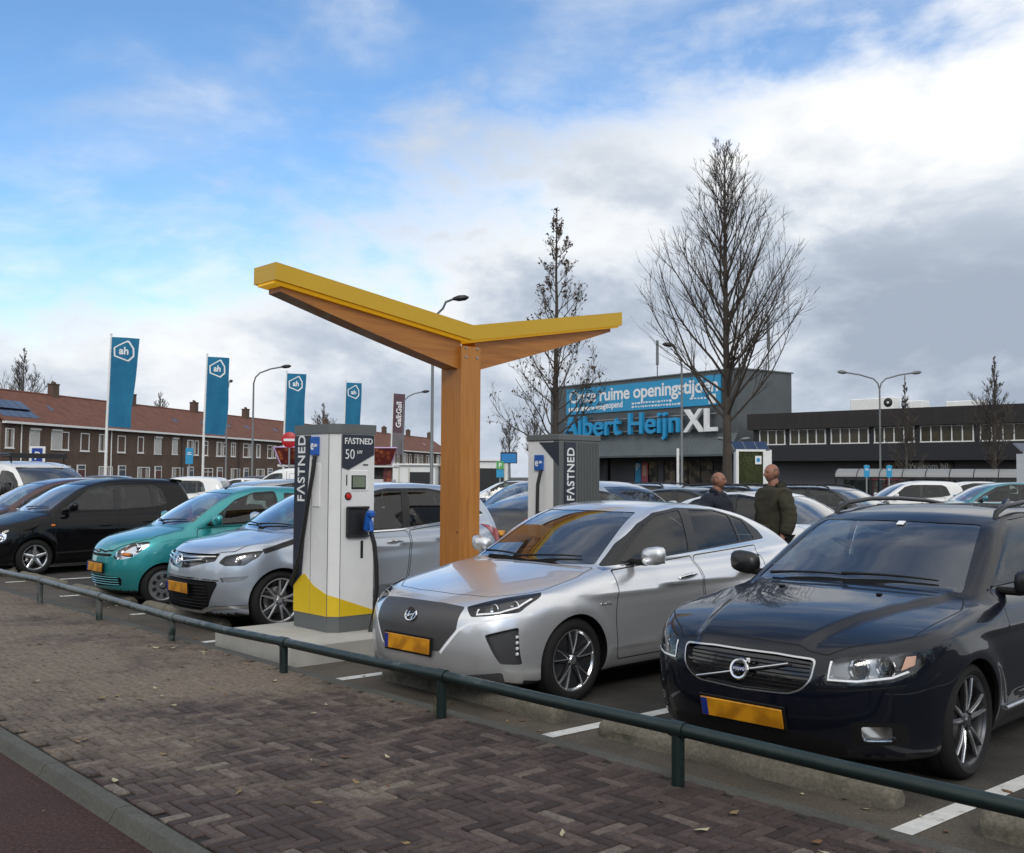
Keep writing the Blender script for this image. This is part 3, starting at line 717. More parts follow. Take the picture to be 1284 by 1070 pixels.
def wagon_extras(root, sh, m, hero):
    cabin(root, sh, m, 1.35, 2.25, .60, .72, 1.42, 3.2, hero)
    number_plate(root, sh, m, .375, off=.012)
    for s in (1, -1):
        pts = [(2.22, s*.575, 1.405), (2.26, s*.575, 1.452), (2.40, s*.578, 1.492), (2.8, s*.58, 1.518), (3.3, s*.578, 1.515), (3.8, s*.565, 1.492), (4.1, s*.55, 1.462), (4.22, s*.545, 1.42)]
        b = MB(); b.tube(pts, [.016, .020, .019, .017, .017, .017, .018, .016], n=8); b.obj('roof_rail', m['trim'], root, angle=1.2)
    side_mirrors(root, sh, m, 1.66, 1.055, .80, (.15, .235, .165), 'trim' if hero else 'paint')
    if not hero: return
    handle(root, sh, m, 2.42, 2.64, .83, .835); handle(root, sh, m, 3.32, 3.54, .85, .855)
    st = MB(); q, n = skin_of(sh, (1.93, -.06, 1.37), .004); st.box(q, (.05, .05, .004), 0, ry=-.45); st.obj('windscreen_glint_patch', m['led'], root)  # white patch standing in for a small reflection on the windscreen
    wipers(root, sh, m, [(1.30, .05, 1.36, -.55), (1.32, .60, 1.30, .02)])
    # grille: chrome frame, mesh bars, slanted bar and round badge
    g = MB()
    for z in np.arange(.53, .70, .022):
        for s in (1, -1):
            p = [on_front(sh, ay, z, -.02)[0]*[1, s, 1] for ay in np.linspace(0, .385 - max(0, .60 - z)*1.1, 6)]; g.tube(p, .004, n=5)
    g.obj('grille_bars', m['gap'], root)
    d = MB(); A = [on_front(sh, .30, .545 + .0, .008)[0]*[1, 1, 1]]
    pts = []
    for t in np.linspace(0, 1, 9):
        ay = -.30 + .58*t; z = .665 - .135*t if False else .535 + .14*t; p, n = on_front(sh, abs(ay), z, .006); pts.append((p[0], -ay if False else (-ay), z))
    d.tube([(p[0], p[1], p[2]) for p in pts], .006, n=6); d.obj('grille_slash', m['satin'], root)
    p, n = on_front(sh, 0, .612, .016); b = MB(); u, w = badge_ring(b, p, n, .050, .010)
    b.tube([p + .05*.72*(u + w) , p + .082*.72*(u + w)], .008, n=6); b.tube([p + .088*.7*u + .084*.7*w - .02*u, p + .088*.7*(u + w)], .006, n=6); b.tube([p + .088*.7*w + .084*.7*u - .02*w, p + .088*.7*(u + w)], .006, n=6)
    V, F = text_mesh('VOLVO', .022, .0006, 1.05, .001); bar = MB(); bar.box(p, (.006, .112, .024), 0, ry=math.atan2(n[2], -n[0])*-1)
    b.obj('badge', m['chrome'], root); bo = bar.obj('badge_bar', m['plateblue'], root)
    t = MB(); t.add(place(V, p + n*.008 - np.array([0, 0, .007]), (0, -1, 0), np.cross(n, (0, -1, 0)) if np.cross(n, (0, -1, 0))[2] > 0 else np.cross((0, -1, 0), n)), F); t.obj('badge_lettering', m['chrome'], root)
    headlamps(root, sh, m, [(.60, .665, .075, .052), (.70, .675, .09, .050)])
    for s in (1, -1):
        # silver strip along the foot of the doors
        pts = [skin_of(sh, (x, -.9, .325 + .006*(x - 1.5)), .008)[0]*[1, s, 1] for x in np.linspace(1.44, 3.28, 12)]
        b = MB(); b.tube(pts, .014, n=8); b.obj('sill_strip', m['satin'], root, angle=1.2)
        pts = [skin_of(sh, (x, -.8, z), .004)[0]*[1, s, 1] for x, z in ((1.56, 1.025), (2.0, 1.035), (2.6, 1.045), (3.2, 1.06), (3.65, 1.075), (4.4, 1.105))]
        b = MB(); b.tube(pts, .006, n=6); b.obj('belt_moulding', m['trim'], root)
    a = MB(); q, n = skin_of(sh, (4.05, 0, 1.45)); P = [(q[0]-.09, 0, q[2]-.002), (q[0]-.02, 0, q[2]+.04), (q[0]+.07, 0, q[2]+.062), (q[0]+.10, 0, q[2]-.004)]
    V = [(x, y, z) for (x, _, z), wd in zip(P, (.012, .016, .006, .022)) for y in (-wd, wd)]; a.add(V, [(0, 2, 3, 1), (2, 4, 5, 3), (4, 6, 7, 5), (0, 6, 4, 2), (1, 3, 5, 7)]); a.obj('aerial_fin', m['paint'], root)
    for ay in (.33, -.33):
        q, n = skin_of(sh, (1.02, ay, .99), .004); b = MB(); b.box(q, (.035, .03, .012), 0, bev=.004); b.obj('washer_jet', m['gap'], root)

def liftback_extras(root, sh, m, hero):
    cabin(root, sh, m, 1.32, 2.2, .55, .66, 1.38, 3.0, hero)
    number_plate(root, sh, m, .435, off=.014, bracket=hero)
    side_mirrors(root, sh, m, 1.66, 1.055, .80, (.14, .22, .15), 'paint')
    if not hero: return
    handle(root, sh, m, 2.13, 2.37, .845, .862, 'chrome'); handle(root, sh, m, 3.10, 3.33, .905, .925, 'chrome')
    wipers(root, sh, m, [(1.22, .12, 1.34, -.52), (1.33, .60, 1.24, -.02)])
    p, n = on_front(sh, 0, .64, .008); b = MB(); u, w = badge_ring(b, p, n, .062, .007, .72)
    # slanted H inside the oval
    for k in (-1, 1): b.tube([p + u*(k*.030 - .012) - w*.030, p + u*(k*.030 + .012) + w*.030], .006, n=6)
    b.tube([p - u*.028 - w*.006, p + u*.028 + w*.006], .006, n=6)
    b.obj('badge', m['chrome'], root); k = MB(); k.lathe([(.001, .004), (.058, .004), (.06, .01)], c=p - n*.001, axis='x', n=28); k.obj('badge_disc', m['grey2'], root)
    headlamps(root, sh, m, [(.635, .715, .07, .038), (.725, .735, .085, .038)], ring='rimedge')
    for s in (1, -1):
        b = MB()
        for z in (.53, .49, .45, .41):
            q, n = skin_of(sh, (.36, -.79, z), -.015); b.lathe([(.001, -.004), (.011, -.003), (.012, .008)], c=q*[1, s, 1], axis='x', n=10)
        b.obj('day_light', m['led'], root)
        V, F = text_mesh('electric', .042, 0, 1., .001, 'LEFT'); q, n = skin_of(sh, (1.14, -.9, .70), .004)
        if s == 1: t = MB(); t.add(place(V, q, (1, 0, 0), (0, 0, 1)), F); t.obj('side_lettering', m['chrome'], root)

def hatch_extras(root, sh, m, hero):
    cabin(root, sh, m, 1.15, 1.95, .68, .64, 1.50, 2.75, hero)
    number_plate(root, sh, m, .455, off=.006)
    side_mirrors(root, sh, m, 1.42, 1.13, .77, (.14, .21, .16), 'paint')
    if not hero: return
    handle(root, sh, m, 2.14, 2.36, .912, .918, 'chrome'); handle(root, sh, m, 3.0, 3.2, .94, .95, 'chrome')
    wipers(root, sh, m, [(1.0, .10, 1.08, -.55), (1.08, .6, 1.0, .0)])
    g = MB()
    for (za, zb, xe) in ((.775, .80, .56), (.725, .768, .42)):
        for s in (1, -1): g.tube([on_front(sh, ay, za + (zb - za)*(ay/xe), .010)[0]*[1, s, 1] for ay in np.linspace(.05, xe, 8)], .009, n=6)
    g.obj('grille_bars', m['chrome'], root)
    p, n = on_front(sh, 0, .745, .02); b = MB(); u, w = badge_ring(b, p, n, .058, .009)
    b.tube([p - u*.075 + w*.012, p + u*.012 + w*.012, p - u*.012 - w*.012, p + u*.075 - w*.012], .008, n=6); b.obj('badge', m['chrome'], root)
    headlamps(root, sh, m, [(.70, .765, .06, .036), (.775, .80, .075, .03)], ring='rimedge')
    b = MB()
    for z in np.arange(.26, .53, .035):
        for s in (1, -1): b.tube([on_front(sh, ay, z, -.012)[0]*[1, s, 1] for ay in np.linspace(0, .50, 5)], .005, n=5)
    b.obj('intake_bars', m['gap'], root)

def city_extras(root, sh, m, hero):
    cabin(root, sh, m, 1.02, 1.75, .60, .54, 1.42, 2.5, hero)
    number_plate(root, sh, m, .49, off=.012)
    side_mirrors(root, sh, m, 1.26, 1.08, .66, (.12, .19, .14), 'paint')
    if not hero: return
    handle(root, sh, m, 1.95, 2.14, .84, .845)
    wipers(root, sh, m, [(.90, .10, .99, -.48), (.98, .5, .9, 0)])
    b = MB()
    for z in (.285, .315, .345, .375):
        for s in (1, -1): b.tube([on_front(sh, ay, z, .004)[0]*[1, s, 1] for ay in np.linspace(0, .46, 7)], .007, n=6)
    b.obj('grille_bars', m['paint'], root)
    p, n = on_front(sh, 0, .69, .008); b = MB(); b.box(p, (.012, .13, .022), 0, bev=.006); b.box(p, (.014, .05, .042), 0, bev=.006); b.obj('badge', m['chrome'], root)
    headlamps(root, sh, m, [(.565, .745, .05, .05)])
    for s in (1, -1):
        q, n = on_front(sh, .51, .665, -.012); k = MB(); k.box(q*[1, s, 1] + np.array([.012, 0, 0]), (.05, .14, .045), 0, bev=.015, rz=-s*.5); k.obj('indicator', m['amber'], root)
        q, n = skin_of(sh, (.86, -.75, .77), .003); k = MB(); k.box(q*[1, s, 1], (.05, .012, .022), 0, bev=.005); k.obj('side_repeater', m['gap'], root)
    a = MB(); q, n = skin_of(sh, (1.75, 0, 1.47)); a.tube([q, q + np.array([.05, 0, .03]), q + np.array([.16, 0, .11])], [.014, .007, .004], n=6); a.obj('aerial', m['gap'], root)

def mpv_extras(root, sh, m, hero):
    cabin(root, sh, m, 1.1, 1.85, .66, .62, 1.50, 2.6, hero)
    number_plate(root, sh, m, .45, off=.012)
    side_mirrors(root, sh, m, 1.36, 1.12, .755, (.13, .20, .15), 'paint')
    if not hero: return
    handle(root, sh, m, 1.88, 2.08, .80, .805); handle(root, sh, m, 2.66, 2.86, .84, .85)
    wipers(root, sh, m, [(1.02, .10, 1.10, -.52)])
    headlamps(root, sh, m, [(.645, .62, .06, .055)])
    q, n = skin_of(sh, (1.07, -.84, .82), .003); k = MB(); k.box(q, (.07, .012, .03), 0, bev=.005); k.obj('side_repeater', m['amber'], root)
    k = MB(); k.box((3.47, 0, 1.562), (.22, 1.02, .035), 0, bev=.012, ry=.12); k.obj('rear_spoiler', m['paint'], root)

def van_extras(root, sh, m, hero):
    cabin(root, sh, m, 1.0, 1.75, .95, .78, 1.85, None, hero)
    number_plate(root, sh, m, .5, off=.012)
    side_mirrors(root, sh, m, 1.28, 1.32, .90, (.14, .2, .30), 'trim')

_front = lambda **k: dict(lim=(-9, k.get('x', .8)))
DEFS = {}
DEFS['wagon'] = dict(shape=WAGON, rim=.247, tw=.235, style='twin10', archlip='gap', extras=wagon_extras, res=(40, 84, 92), regs=[
  R('windscreen', 'top', [(1.225, -.05), (1.245, .35), (1.345, .70), (2.045, .555), (1.985, .3), (1.962, -.05)], 'screen', r=.03, off=-.004, lim=(.86, 9)),
  gapped('hood', 'top', [(.085, -.06), (.09, .2), (.115, .47), (.17, .52), (.30, .66), (.46, .785), (1.09, .80), (1.31, .725), (1.215, .4), (1.19, -.06)], 'paint', r=.04, lim=(.62, 9), w=.008),
  R(None, 'side', [(1.50, 1.03), (2.04, 1.345), (2.27, 1.425), (2.9, 1.445), (3.6, 1.435), (4.3, 1.385), (4.47, 1.12), (3.6, 1.07), (2.6, 1.045)], 'trim', 'body', r=.06, lim=(.35, 9)),
  R('side_window', 'side', [(1.66, 1.075), (2.06, 1.325), (2.28, 1.405), (2.70, 1.425), (2.75, 1.06), (1.70, 1.045)], 'glass', r=.03, off=-.004, lim=(.35, 9)),
  R('side_window', 'side', [(2.84, 1.06), (2.80, 1.425), (3.50, 1.418), (3.60, 1.30), (3.64, 1.085)], 'glass', r=.03, off=-.004, lim=(.35, 9)),
  R('side_window', 'side', [(3.71, 1.09), (3.67, 1.41), (4.24, 1.365), (4.40, 1.135)], 'glass', r=.04, off=-.004, lim=(.35, 9)),
  gapped('door', 'side', [(1.53, 1.025), (1.445, .75), (1.45, .45), (1.50, .26), (2.64, .26), (2.74, .62), (2.785, 1.04)], 'paint', r=.05, lim=(.4, 9)),
  gapped('door', 'side', [(2.79, 1.04), (2.745, .62), (2.65, .26), (3.27, .26), (3.36, .52), (3.60, .72), (3.70, 1.07)], 'paint', r=.05, lim=(.4, 9)),
  R(None, 'front', [(-.05, .721), (.2, .723), (.422, .711), (.410, .602), (.361, .544), (.288, .513), (-.05, .501)], 'satin', 'body', r=.03, lim=(-9, .5)),
  R('grille', 'front', [(-.05, .712), (.2, .714), (.413, .702), (.402, .605), (.355, .55), (.285, .521), (-.05, .509)], 'gloss', 'recess', r=.03, lim=(-9, .5), depth=.03),
  R('headlight', 'front', [(.47, .585), (.475, .65), (.505, .718), (.66, .75), (.80, .757), (.842, .752), (.846, .70), (.82, .645), (.76, .607), (.62, .588)], 'lampgrey', 'lamp', r=.03, lim=(-9, .75), depth=.10, dir=(.9, .35, 0), wall='satin'),
  R('headlight_trim', 'front', strip([(.495, .705), (.49, .612), (.62, .612), (.75, .632), (.80, .66)], .011), 'led', off=.004, lim=(-9, .75)),
  R('indicator', 'front', [(.775, .665), (.785, .735), (.815, .737), (.815, .69)], 'peach', off=.004, lim=(-9, .75)),
  R(None, 'front', [(-.05, .30), (.40, .30), (.55, .275), (.55, .205), (-.05, .195)], 'gap', 'body', r=.02, lim=(-9, .5)),
  R(None, 'front', [(.585, .40), (.79, .395), (.80, .275), (.59, .27)], 'gap', 'body', r=.03, lim=(-9, .6)),
  R('fog_light', 'front', [(.63, .375), (.745, .375), (.755, .295), (.63, .295)], 'chrome', 'lamp', r=.015, lim=(-9, .6), depth=.03, dir=(.9, .3, 0)),
  R(None, 'front', strip([(.44, .555), (.60, .563), (.80, .59)], .008), 'gap', 'body', lim=(-9, .7)),
  R('rear_window', 'rear', [(-.05, 1.06), (.60, 1.08), (.52, 1.36), (-.05, 1.385)], 'darkglass', r=.04, off=.002, lim=(4.3, 9)),
  R('taillight', 'rear', [(.60, .78), (.60, 1.30), (.68, 1.30), (.86, .98), (.88, .80)], 'red', r=.02, off=.003, lim=(4.2, 9))])
DEFS['liftback'] = dict(shape=LIFTBACK, rim=.222, tw=.205, style='five', archlip='gap', extras=liftback_extras, res=(40, 84, 92), regs=[
  R('windscreen', 'top', [(1.165, -.05), (1.195, .35), (1.335, .665), (2.06, .50), (1.995, .28), (1.972, -.05)], 'screen', r=.03, off=-.004, lim=(.82, 9)),
  gapped('hood', 'top', [(.265, -.06), (.27, .2), (.335, .52), (.52, .70), (.66, .765), (1.02, .765), (1.30, .69), (1.155, .35), (1.12, -.06)], 'paint', r=.04, lim=(.62, 9), w=.008),
  R('belt_trim', 'side', strip([(1.31, .957), (1.75, .99), (2.4, 1.026), (3.0, 1.058), (3.76, 1.092)], .016), 'chrome', lim=(.35, 9), off=.003),
  R(None, 'side', [(1.33, .972), (1.60, 1.14), (1.9, 1.29), (2.15, 1.375), (2.5, 1.412), (3.05, 1.39), (3.45, 1.30), (3.66, 1.18), (3.73, 1.105), (3.0, 1.068), (2.4, 1.036), (1.75, 1.0)], 'trim', 'body', r=.03, lim=(.3, 9)),
  R('side_window', 'side', [(1.47, 1.005), (1.62, 1.115), (1.92, 1.275), (2.16, 1.355), (2.50, 1.392), (2.42, 1.05), (1.75, 1.012)], 'glass', r=.02, off=-.004, lim=(.3, 9)),
  R('side_window', 'side', [(2.55, 1.057), (2.64, 1.393), (3.05, 1.373), (3.23, 1.335), (3.25, 1.093)], 'glass', r=.02, off=-.004, lim=(.3, 9)),
  R('side_window', 'side', [(3.28, 1.097), (3.27, 1.325), (3.43, 1.283), (3.53, 1.112)], 'glass', r=.015, off=-.004, lim=(.3, 9)),
  gapped('door', 'side', [(1.36, .95), (1.315, .62), (1.36, .265), (2.43, .265), (2.475, .60), (2.44, 1.015)], 'paint', r=.04, lim=(.4, 9)),
  gapped('door', 'side', [(2.455, 1.015), (2.49, .60), (2.445, .265), (3.10, .265), (3.20, .52), (3.42, .74), (3.52, 1.06)], 'paint', r=.05, lim=(.4, 9)),
  R(None, 'front', strip([(.335, .40), (.478, .575), (.545, .622), (.83, .690)], .020), 'led', 'body', lim=(-9, .6)),
  R('grille', 'front', [(-.05, .742), (.25, .74), (.455, .728), (.46, .575), (.325, .412), (-.05, .40)], 'grey', r=.02, off=.003, lim=(-9, .5)),
  R('headlight', 'front', [(.465, .732), (.55, .668), (.68, .682), (.79, .702), (.815, .80), (.785, .83), (.63, .795)], 'lampdark', 'lamp', r=.015, lim=(-9, .8), depth=.09, dir=(.9, .35, 0), wall='lampdark'),
  R('headlight_trim', 'front', strip([(.57, .72), (.58, .685), (.70, .70), (.77, .735), (.79, .79)], .012), 'led', off=.004, lim=(-9, .8)),
  R('bumper_vent', 'front', [(.655, .548), (.80, .60), (.815, .335), (.735, .345)], 'grey2', 'recess', r=.015, lim=(-9, .7), depth=.05, dir=(.9, .35, 0)),
  R(None, 'front', [(-.05, .26), (.55, .26), (.74, .285), (.74, .20), (-.05, .18)], 'grey2', 'body', r=.02, lim=(-9, .6)),
  R('rear_window', 'rear', [(-.05, 1.09), (.55, 1.10), (.46, 1.30), (-.05, 1.34)], 'darkglass', r=.04, off=.002, lim=(3.5, 9)),
  R('taillight', 'rear', [(.60, .86), (.60, .94), (.78, .955), (.85, .90), (.84, .84)], 'red', r=.02, off=.003, lim=(3.9, 9)),
  R('rear_plate', 'rear', [(-.05, .62), (.26, .62), (.26, .73), (-.05, .73)], 'plate', off=.006, lim=(3.9, 9))])
DEFS['hatch'] = dict(shape=HATCH, rim=.235, tw=.215, style='swirl', archlip='gap', extras=hatch_extras, regs=[
  R('windscreen', 'top', [(.935, -.05), (.96, .35), (1.115, .665), (1.80, .50), (1.735, .28), (1.715, -.05)], 'screen', r=.03, off=-.004, lim=(.86, 9)),
  gapped('hood', 'top', [(.06, -.06), (.065, .2), (.17, .50), (.34, .68), (.66, .745), (1.04, .69), (.93, .4), (.89, -.06)], 'paint', r=.04, lim=(.76, 9), w=.008),
  R('belt_trim', 'side', strip([(1.18, 1.02), (1.8, 1.022), (2.4, 1.04), (3.1, 1.112), (3.7, 1.18)], .014), 'chrome', lim=(.3, 9), off=.003),
  R(None, 'side', [(1.16, 1.035), (1.5, 1.26), (1.9, 1.455), (2.3, 1.525), (2.9, 1.525), (3.4, 1.455), (3.75, 1.2), (3.1, 1.122), (2.4, 1.05), (1.8, 1.032)], 'trim', 'body', r=.03, lim=(.3, 9)),
  R('side_window', 'side', [(1.38, 1.05), (1.62, 1.24), (2.0, 1.44), (2.30, 1.502), (2.50, 1.508), (2.42, 1.057)], 'glass', r=.03, off=-.004, lim=(.3, 9)),
  R('side_window', 'side', [(2.53, 1.068), (2.61, 1.51), (2.95, 1.502), (3.16, 1.45), (3.16, 1.135)], 'glass', r=.03, off=-.004, lim=(.3, 9)),
  gapped('door', 'side', [(1.20, 1.0), (1.16, .65), (1.22, .28), (2.36, .28), (2.44, .55), (2.49, 1.03)], 'paint', r=.05, lim=(.35, 9)),
  gapped('door', 'side', [(2.505, 1.03), (2.455, .55), (2.375, .28), (2.92, .28), (3.02, .54), (3.24, .78), (3.30, 1.11)], 'paint', r=.05, lim=(.35, 9)),
  R('grille', 'front', [(-.05, .822), (.12, .824), (.575, .832), (.565, .755), (.20, .672), (-.05, .655)], 'gloss', 'recess', r=.015, lim=(-9, .5), depth=.025),
  R('headlight', 'front', [(.60, .742), (.63, .812), (.75, .852), (.815, .868), (.818, .80), (.775, .712), (.66, .708)], 'lampdark', 'lamp', r=.015, lim=(-9, .75), depth=.07, dir=(.9, .35, 0), wall='rimdark'),
  R('headlight_strip', 'side', strip([(.60, .855), (.80, .91), (1.02, .965)], .05), 'trim', lim=(.5, 9), off=.003),
  R('intake', 'front', [(-.05, .558), (.42, .555), (.61, .545), (.62, .51), (.51, .275), (.40, .235), (-.05, .225)], 'gap', 'recess', r=.02, lim=(-9, .5), depth=.03),
  R('intake_trim', 'front', strip([(-.02, .572), (.42, .569), (.63, .555)], .014), 'chrome', off=.004, lim=(-9, .5)),
  R('chin_strip', 'front', strip([(-.02, .222), (.42, .222), (.56, .268), (.80, .285)], .03), 'rimedge', off=.012, lim=(-9, .8)),
  R('fog_light', 'front', [(.635, .585), (.80, .602), (.775, .545), (.66, .535)], 'satin', 'lamp', r=.01, lim=(-9, .7), depth=.02),
  R('taillight', 'side', [(3.66, 1.08), (3.98, 1.0), (4.06, .86), (3.98, .80), (3.82, .92)], 'red', r=.03, off=.004, lim=(.3, 9)),
  R('rear_window', 'rear', [(-.05, 1.15), (.55, 1.15), (.48, 1.42), (-.05, 1.45)], 'darkglass', r=.04, off=.002, lim=(3.5, 9))])
DEFS['city'] = dict(shape=CITY, rim=.185, tw=.165, style='steel', archlip='gap', extras=city_extras, regs=[
  R('windscreen', 'top', [(.838, -.05), (.862, .3), (1.03, .60), (1.655, .455), (1.60, .25), (1.582, -.05)], 'screen', r=.03, off=-.004, lim=(.8, 9)),
  gapped('hood', 'top', [(.04, -.06), (.05, .2), (.10, .36), (.26, .52), (.50, .635), (.92, .60), (.83, .3), (.80, -.06)], 'paint', r=.04, lim=(.64, 9), w=.008),
  R(None, 'side', [(1.17, 1.0), (1.38, 1.16), (1.63, 1.34), (1.92, 1.435), (2.25, 1.452), (2.28, 1.03)], 'trim', 'body', r=.04, lim=(.3, 9)),
  R('side_window', 'side', [(1.22, 1.015), (1.40, 1.155), (1.64, 1.325), (1.92, 1.418), (2.22, 1.435), (2.22, 1.045)], 'glass', r=.03, off=-.004, lim=(.3, 9)),
  R('side_window', 'side', [(2.36, 1.06), (2.37, 1.43), (2.82, 1.40), (2.96, 1.14)], 'glass', r=.05, off=-.004, lim=(.3, 9)),
  gapped('door', 'side', [(1.06, .975), (.985, .62), (1.02, .25), (2.10, .25), (2.22, .6), (2.285, 1.02)], 'paint', r=.05, lim=(.3, 9)),
  gapped('door', 'side', [(2.30, 1.02), (2.235, .6), (2.115, .25), (2.50, .25), (2.62, .5), (2.85, .68), (2.95, 1.09)], 'paint', r=.05, lim=(.3, 9)),
  R('upper_grille', 'front', [(-.05, .662), (.33, .668), (.35, .652), (.32, .632), (-.05, .628)], 'gap', r=.01, lim=(-9, .5)),
  R('headlight', 'front', [(.375, .612), (.41, .70), (.52, .80), (.635, .828), (.655, .78), (.60, .64), (.50, .60)], 'chrome', 'lamp', r=.03, lim=(-9, .7), depth=.06, dir=(.9, .3, 0)),
  R('lower_grille', 'front', [(-.05, .405), (.46, .385), (.50, .36), (.48, .275), (-.05, .25)], 'gap', 'recess', r=.02, lim=(-9, .5), depth=.03),
  R('taillight', 'rear', [(.50, .70), (.50, 1.0), (.62, 1.0), (.70, .72)], 'red', r=.02, off=.003, lim=(3.2, 9)),
  R('rear_window', 'rear', [(-.05, 1.08), (.50, 1.08), (.44, 1.36), (-.05, 1.38)], 'darkglass', r=.04, off=.002, lim=(3.0, 9))])
DEFS['mpv'] = dict(shape=MPV, rim=.20, tw=.195, style='star', archlip='gap', extras=mpv_extras, regs=[
  R('windscreen', 'top', [(.935, -.05), (.96, .3), (1.10, .62), (1.80, .48), (1.735, .25), (1.72, -.05)], 'screen', r=.03, off=-.004, lim=(.85, 9)),
  gapped('hood', 'top', [(.05, -.06), (.06, .25), (.20, .48), (.42, .66), (.66, .72), (1.03, .66), (.92, .35), (.885, -.06)], 'paint', r=.04, lim=(.64, 9), w=.008),
  R(None, 'side', [(1.22, 1.06), (1.41, 1.17), (1.73, 1.405), (1.95, 1.465), (2.35, 1.475), (2.95, 1.47), (3.08, 1.41), (3.18, 1.14), (2.9, 1.09), (2.2, 1.05)], 'trim', 'body', r=.05, lim=(.3, 9)),
  R('side_window', 'side', [(1.28, 1.08), (1.42, 1.16), (1.75, 1.39), (1.96, 1.448), (2.19, 1.455), (2.15, 1.065)], 'glass', r=.03, off=-.004, lim=(.3, 9)),
  R('side_window', 'side', [(2.27, 1.07), (2.32, 1.455), (2.86, 1.455), (2.87, 1.105)], 'glass', r=.03, off=-.004, lim=(.3, 9)),
  R('side_window', 'side', [(2.93, 1.115), (2.92, 1.44), (3.02, 1.405), (3.13, 1.15)], 'glass', r=.03, off=-.004, lim=(.3, 9)),
  gapped('door', 'side', [(1.14, 1.02), (1.10, .65), (1.15, .27), (2.12, .27), (2.20, .6), (2.205, 1.05)], 'paint', r=.05, lim=(.35, 9)),
  gapped('door', 'side', [(2.22, 1.05), (2.215, .6), (2.135, .27), (2.66, .27), (2.76, .5), (2.96, .70), (2.98, 1.09)], 'paint', r=.05, lim=(.35, 9)),
  R('headlight', 'front', [(.56, .53), (.575, .68), (.66, .725), (.72, .70), (.735, .60), (.67, .52)], 'chrome', 'lamp', r=.05, lim=(-9, .7), depth=.06, dir=(.9, .3, 0)),
  R('grille', 'front', [(-.05, .66), (.38, .67), (.40, .60), (-.05, .58)], 'gap', 'recess', r=.02, lim=(-9, .5), depth=.02),
  R('rear_window', 'rear', [(-.05, 1.13), (.56, 1.13), (.48, 1.45), (-.05, 1.48)], 'darkglass', r=.04, off=.002, lim=(3.3, 9)),
  R('taillight', 'rear', [(.62, .80), (.60, 1.12), (.70, 1.12), (.80, .82)], 'red', r=.02, off=.003, lim=(3.4, 9))])
DEFS['van'] = dict(shape=VAN, rim=.205, tw=.205, style='steel', archlip='gap', extras=van_extras, regs=[
  R('windscreen', 'top', [(.72, -.05), (.75, .4), (.93, .80), (1.72, .66), (1.62, .35), (1.59, -.05)], 'screen', r=.04, off=-.004, lim=(1.02, 9)),
  R('side_window', 'side', [(1.10, 1.22), (1.32, 1.49), (1.58, 1.68), (1.76, 1.725), (2.04, 1.735), (2.06, 1.20), (1.88, 1.15)], 'glass', r=.06, off=-.004, lim=(.3, 9)),
  gapped('door', 'side', [(1.02, 1.10), (1.22, .9), (1.24, .30), (2.14, .30), (2.18, 1.78), (1.72, 1.80)], 'paint', r=.08, lim=(.3, 9)) if False else [],
  R(None, 'side', strip([(2.19, 1.80), (2.18, 1.2), (2.16, .30)], .014), 'gap', 'body', lim=(.3, 9)),
  R(None, 'side', strip([(2.30, 1.72), (2.30, 1.12), (3.15, 1.12), (3.15, 1.72), (2.30, 1.72)], .012), 'gap', 'body', lim=(.3, 9)),
  R('headlight', 'front', [(.55, .80), (.58, .98), (.80, 1.02), (.85, .98), (.80, .80)], 'chrome', 'lamp', r=.04, lim=(-9, .7), depth=.06),
  R('grille', 'front', [(-.05, .92), (.48, .93), (.45, .84), (-.05, .80)], 'gap', 'recess', r=.02, lim=(-9, .5), depth=.02),
  R('rear_window', 'rear', [(.06, 1.3), (.72, 1.3), (.68, 1.72), (.06, 1.72)], 'darkglass', r=.04, off=.002, lim=(4.4, 9)),
  R('taillight', 'rear', [(.84, .75), (.82, 1.35), (.90, 1.35), (.93, .75)], 'red', off=.003, lim=(4.4, 9))])
def car_mats(paint, rim=None, rimedge=None, **k):
    m = dict(CM); m['paint'] = paint
    if rim: m['rim'] = CM[rim]
    m.update({a: CM[b] if isinstance(b, str) else b for a, b in k.items()}); return m
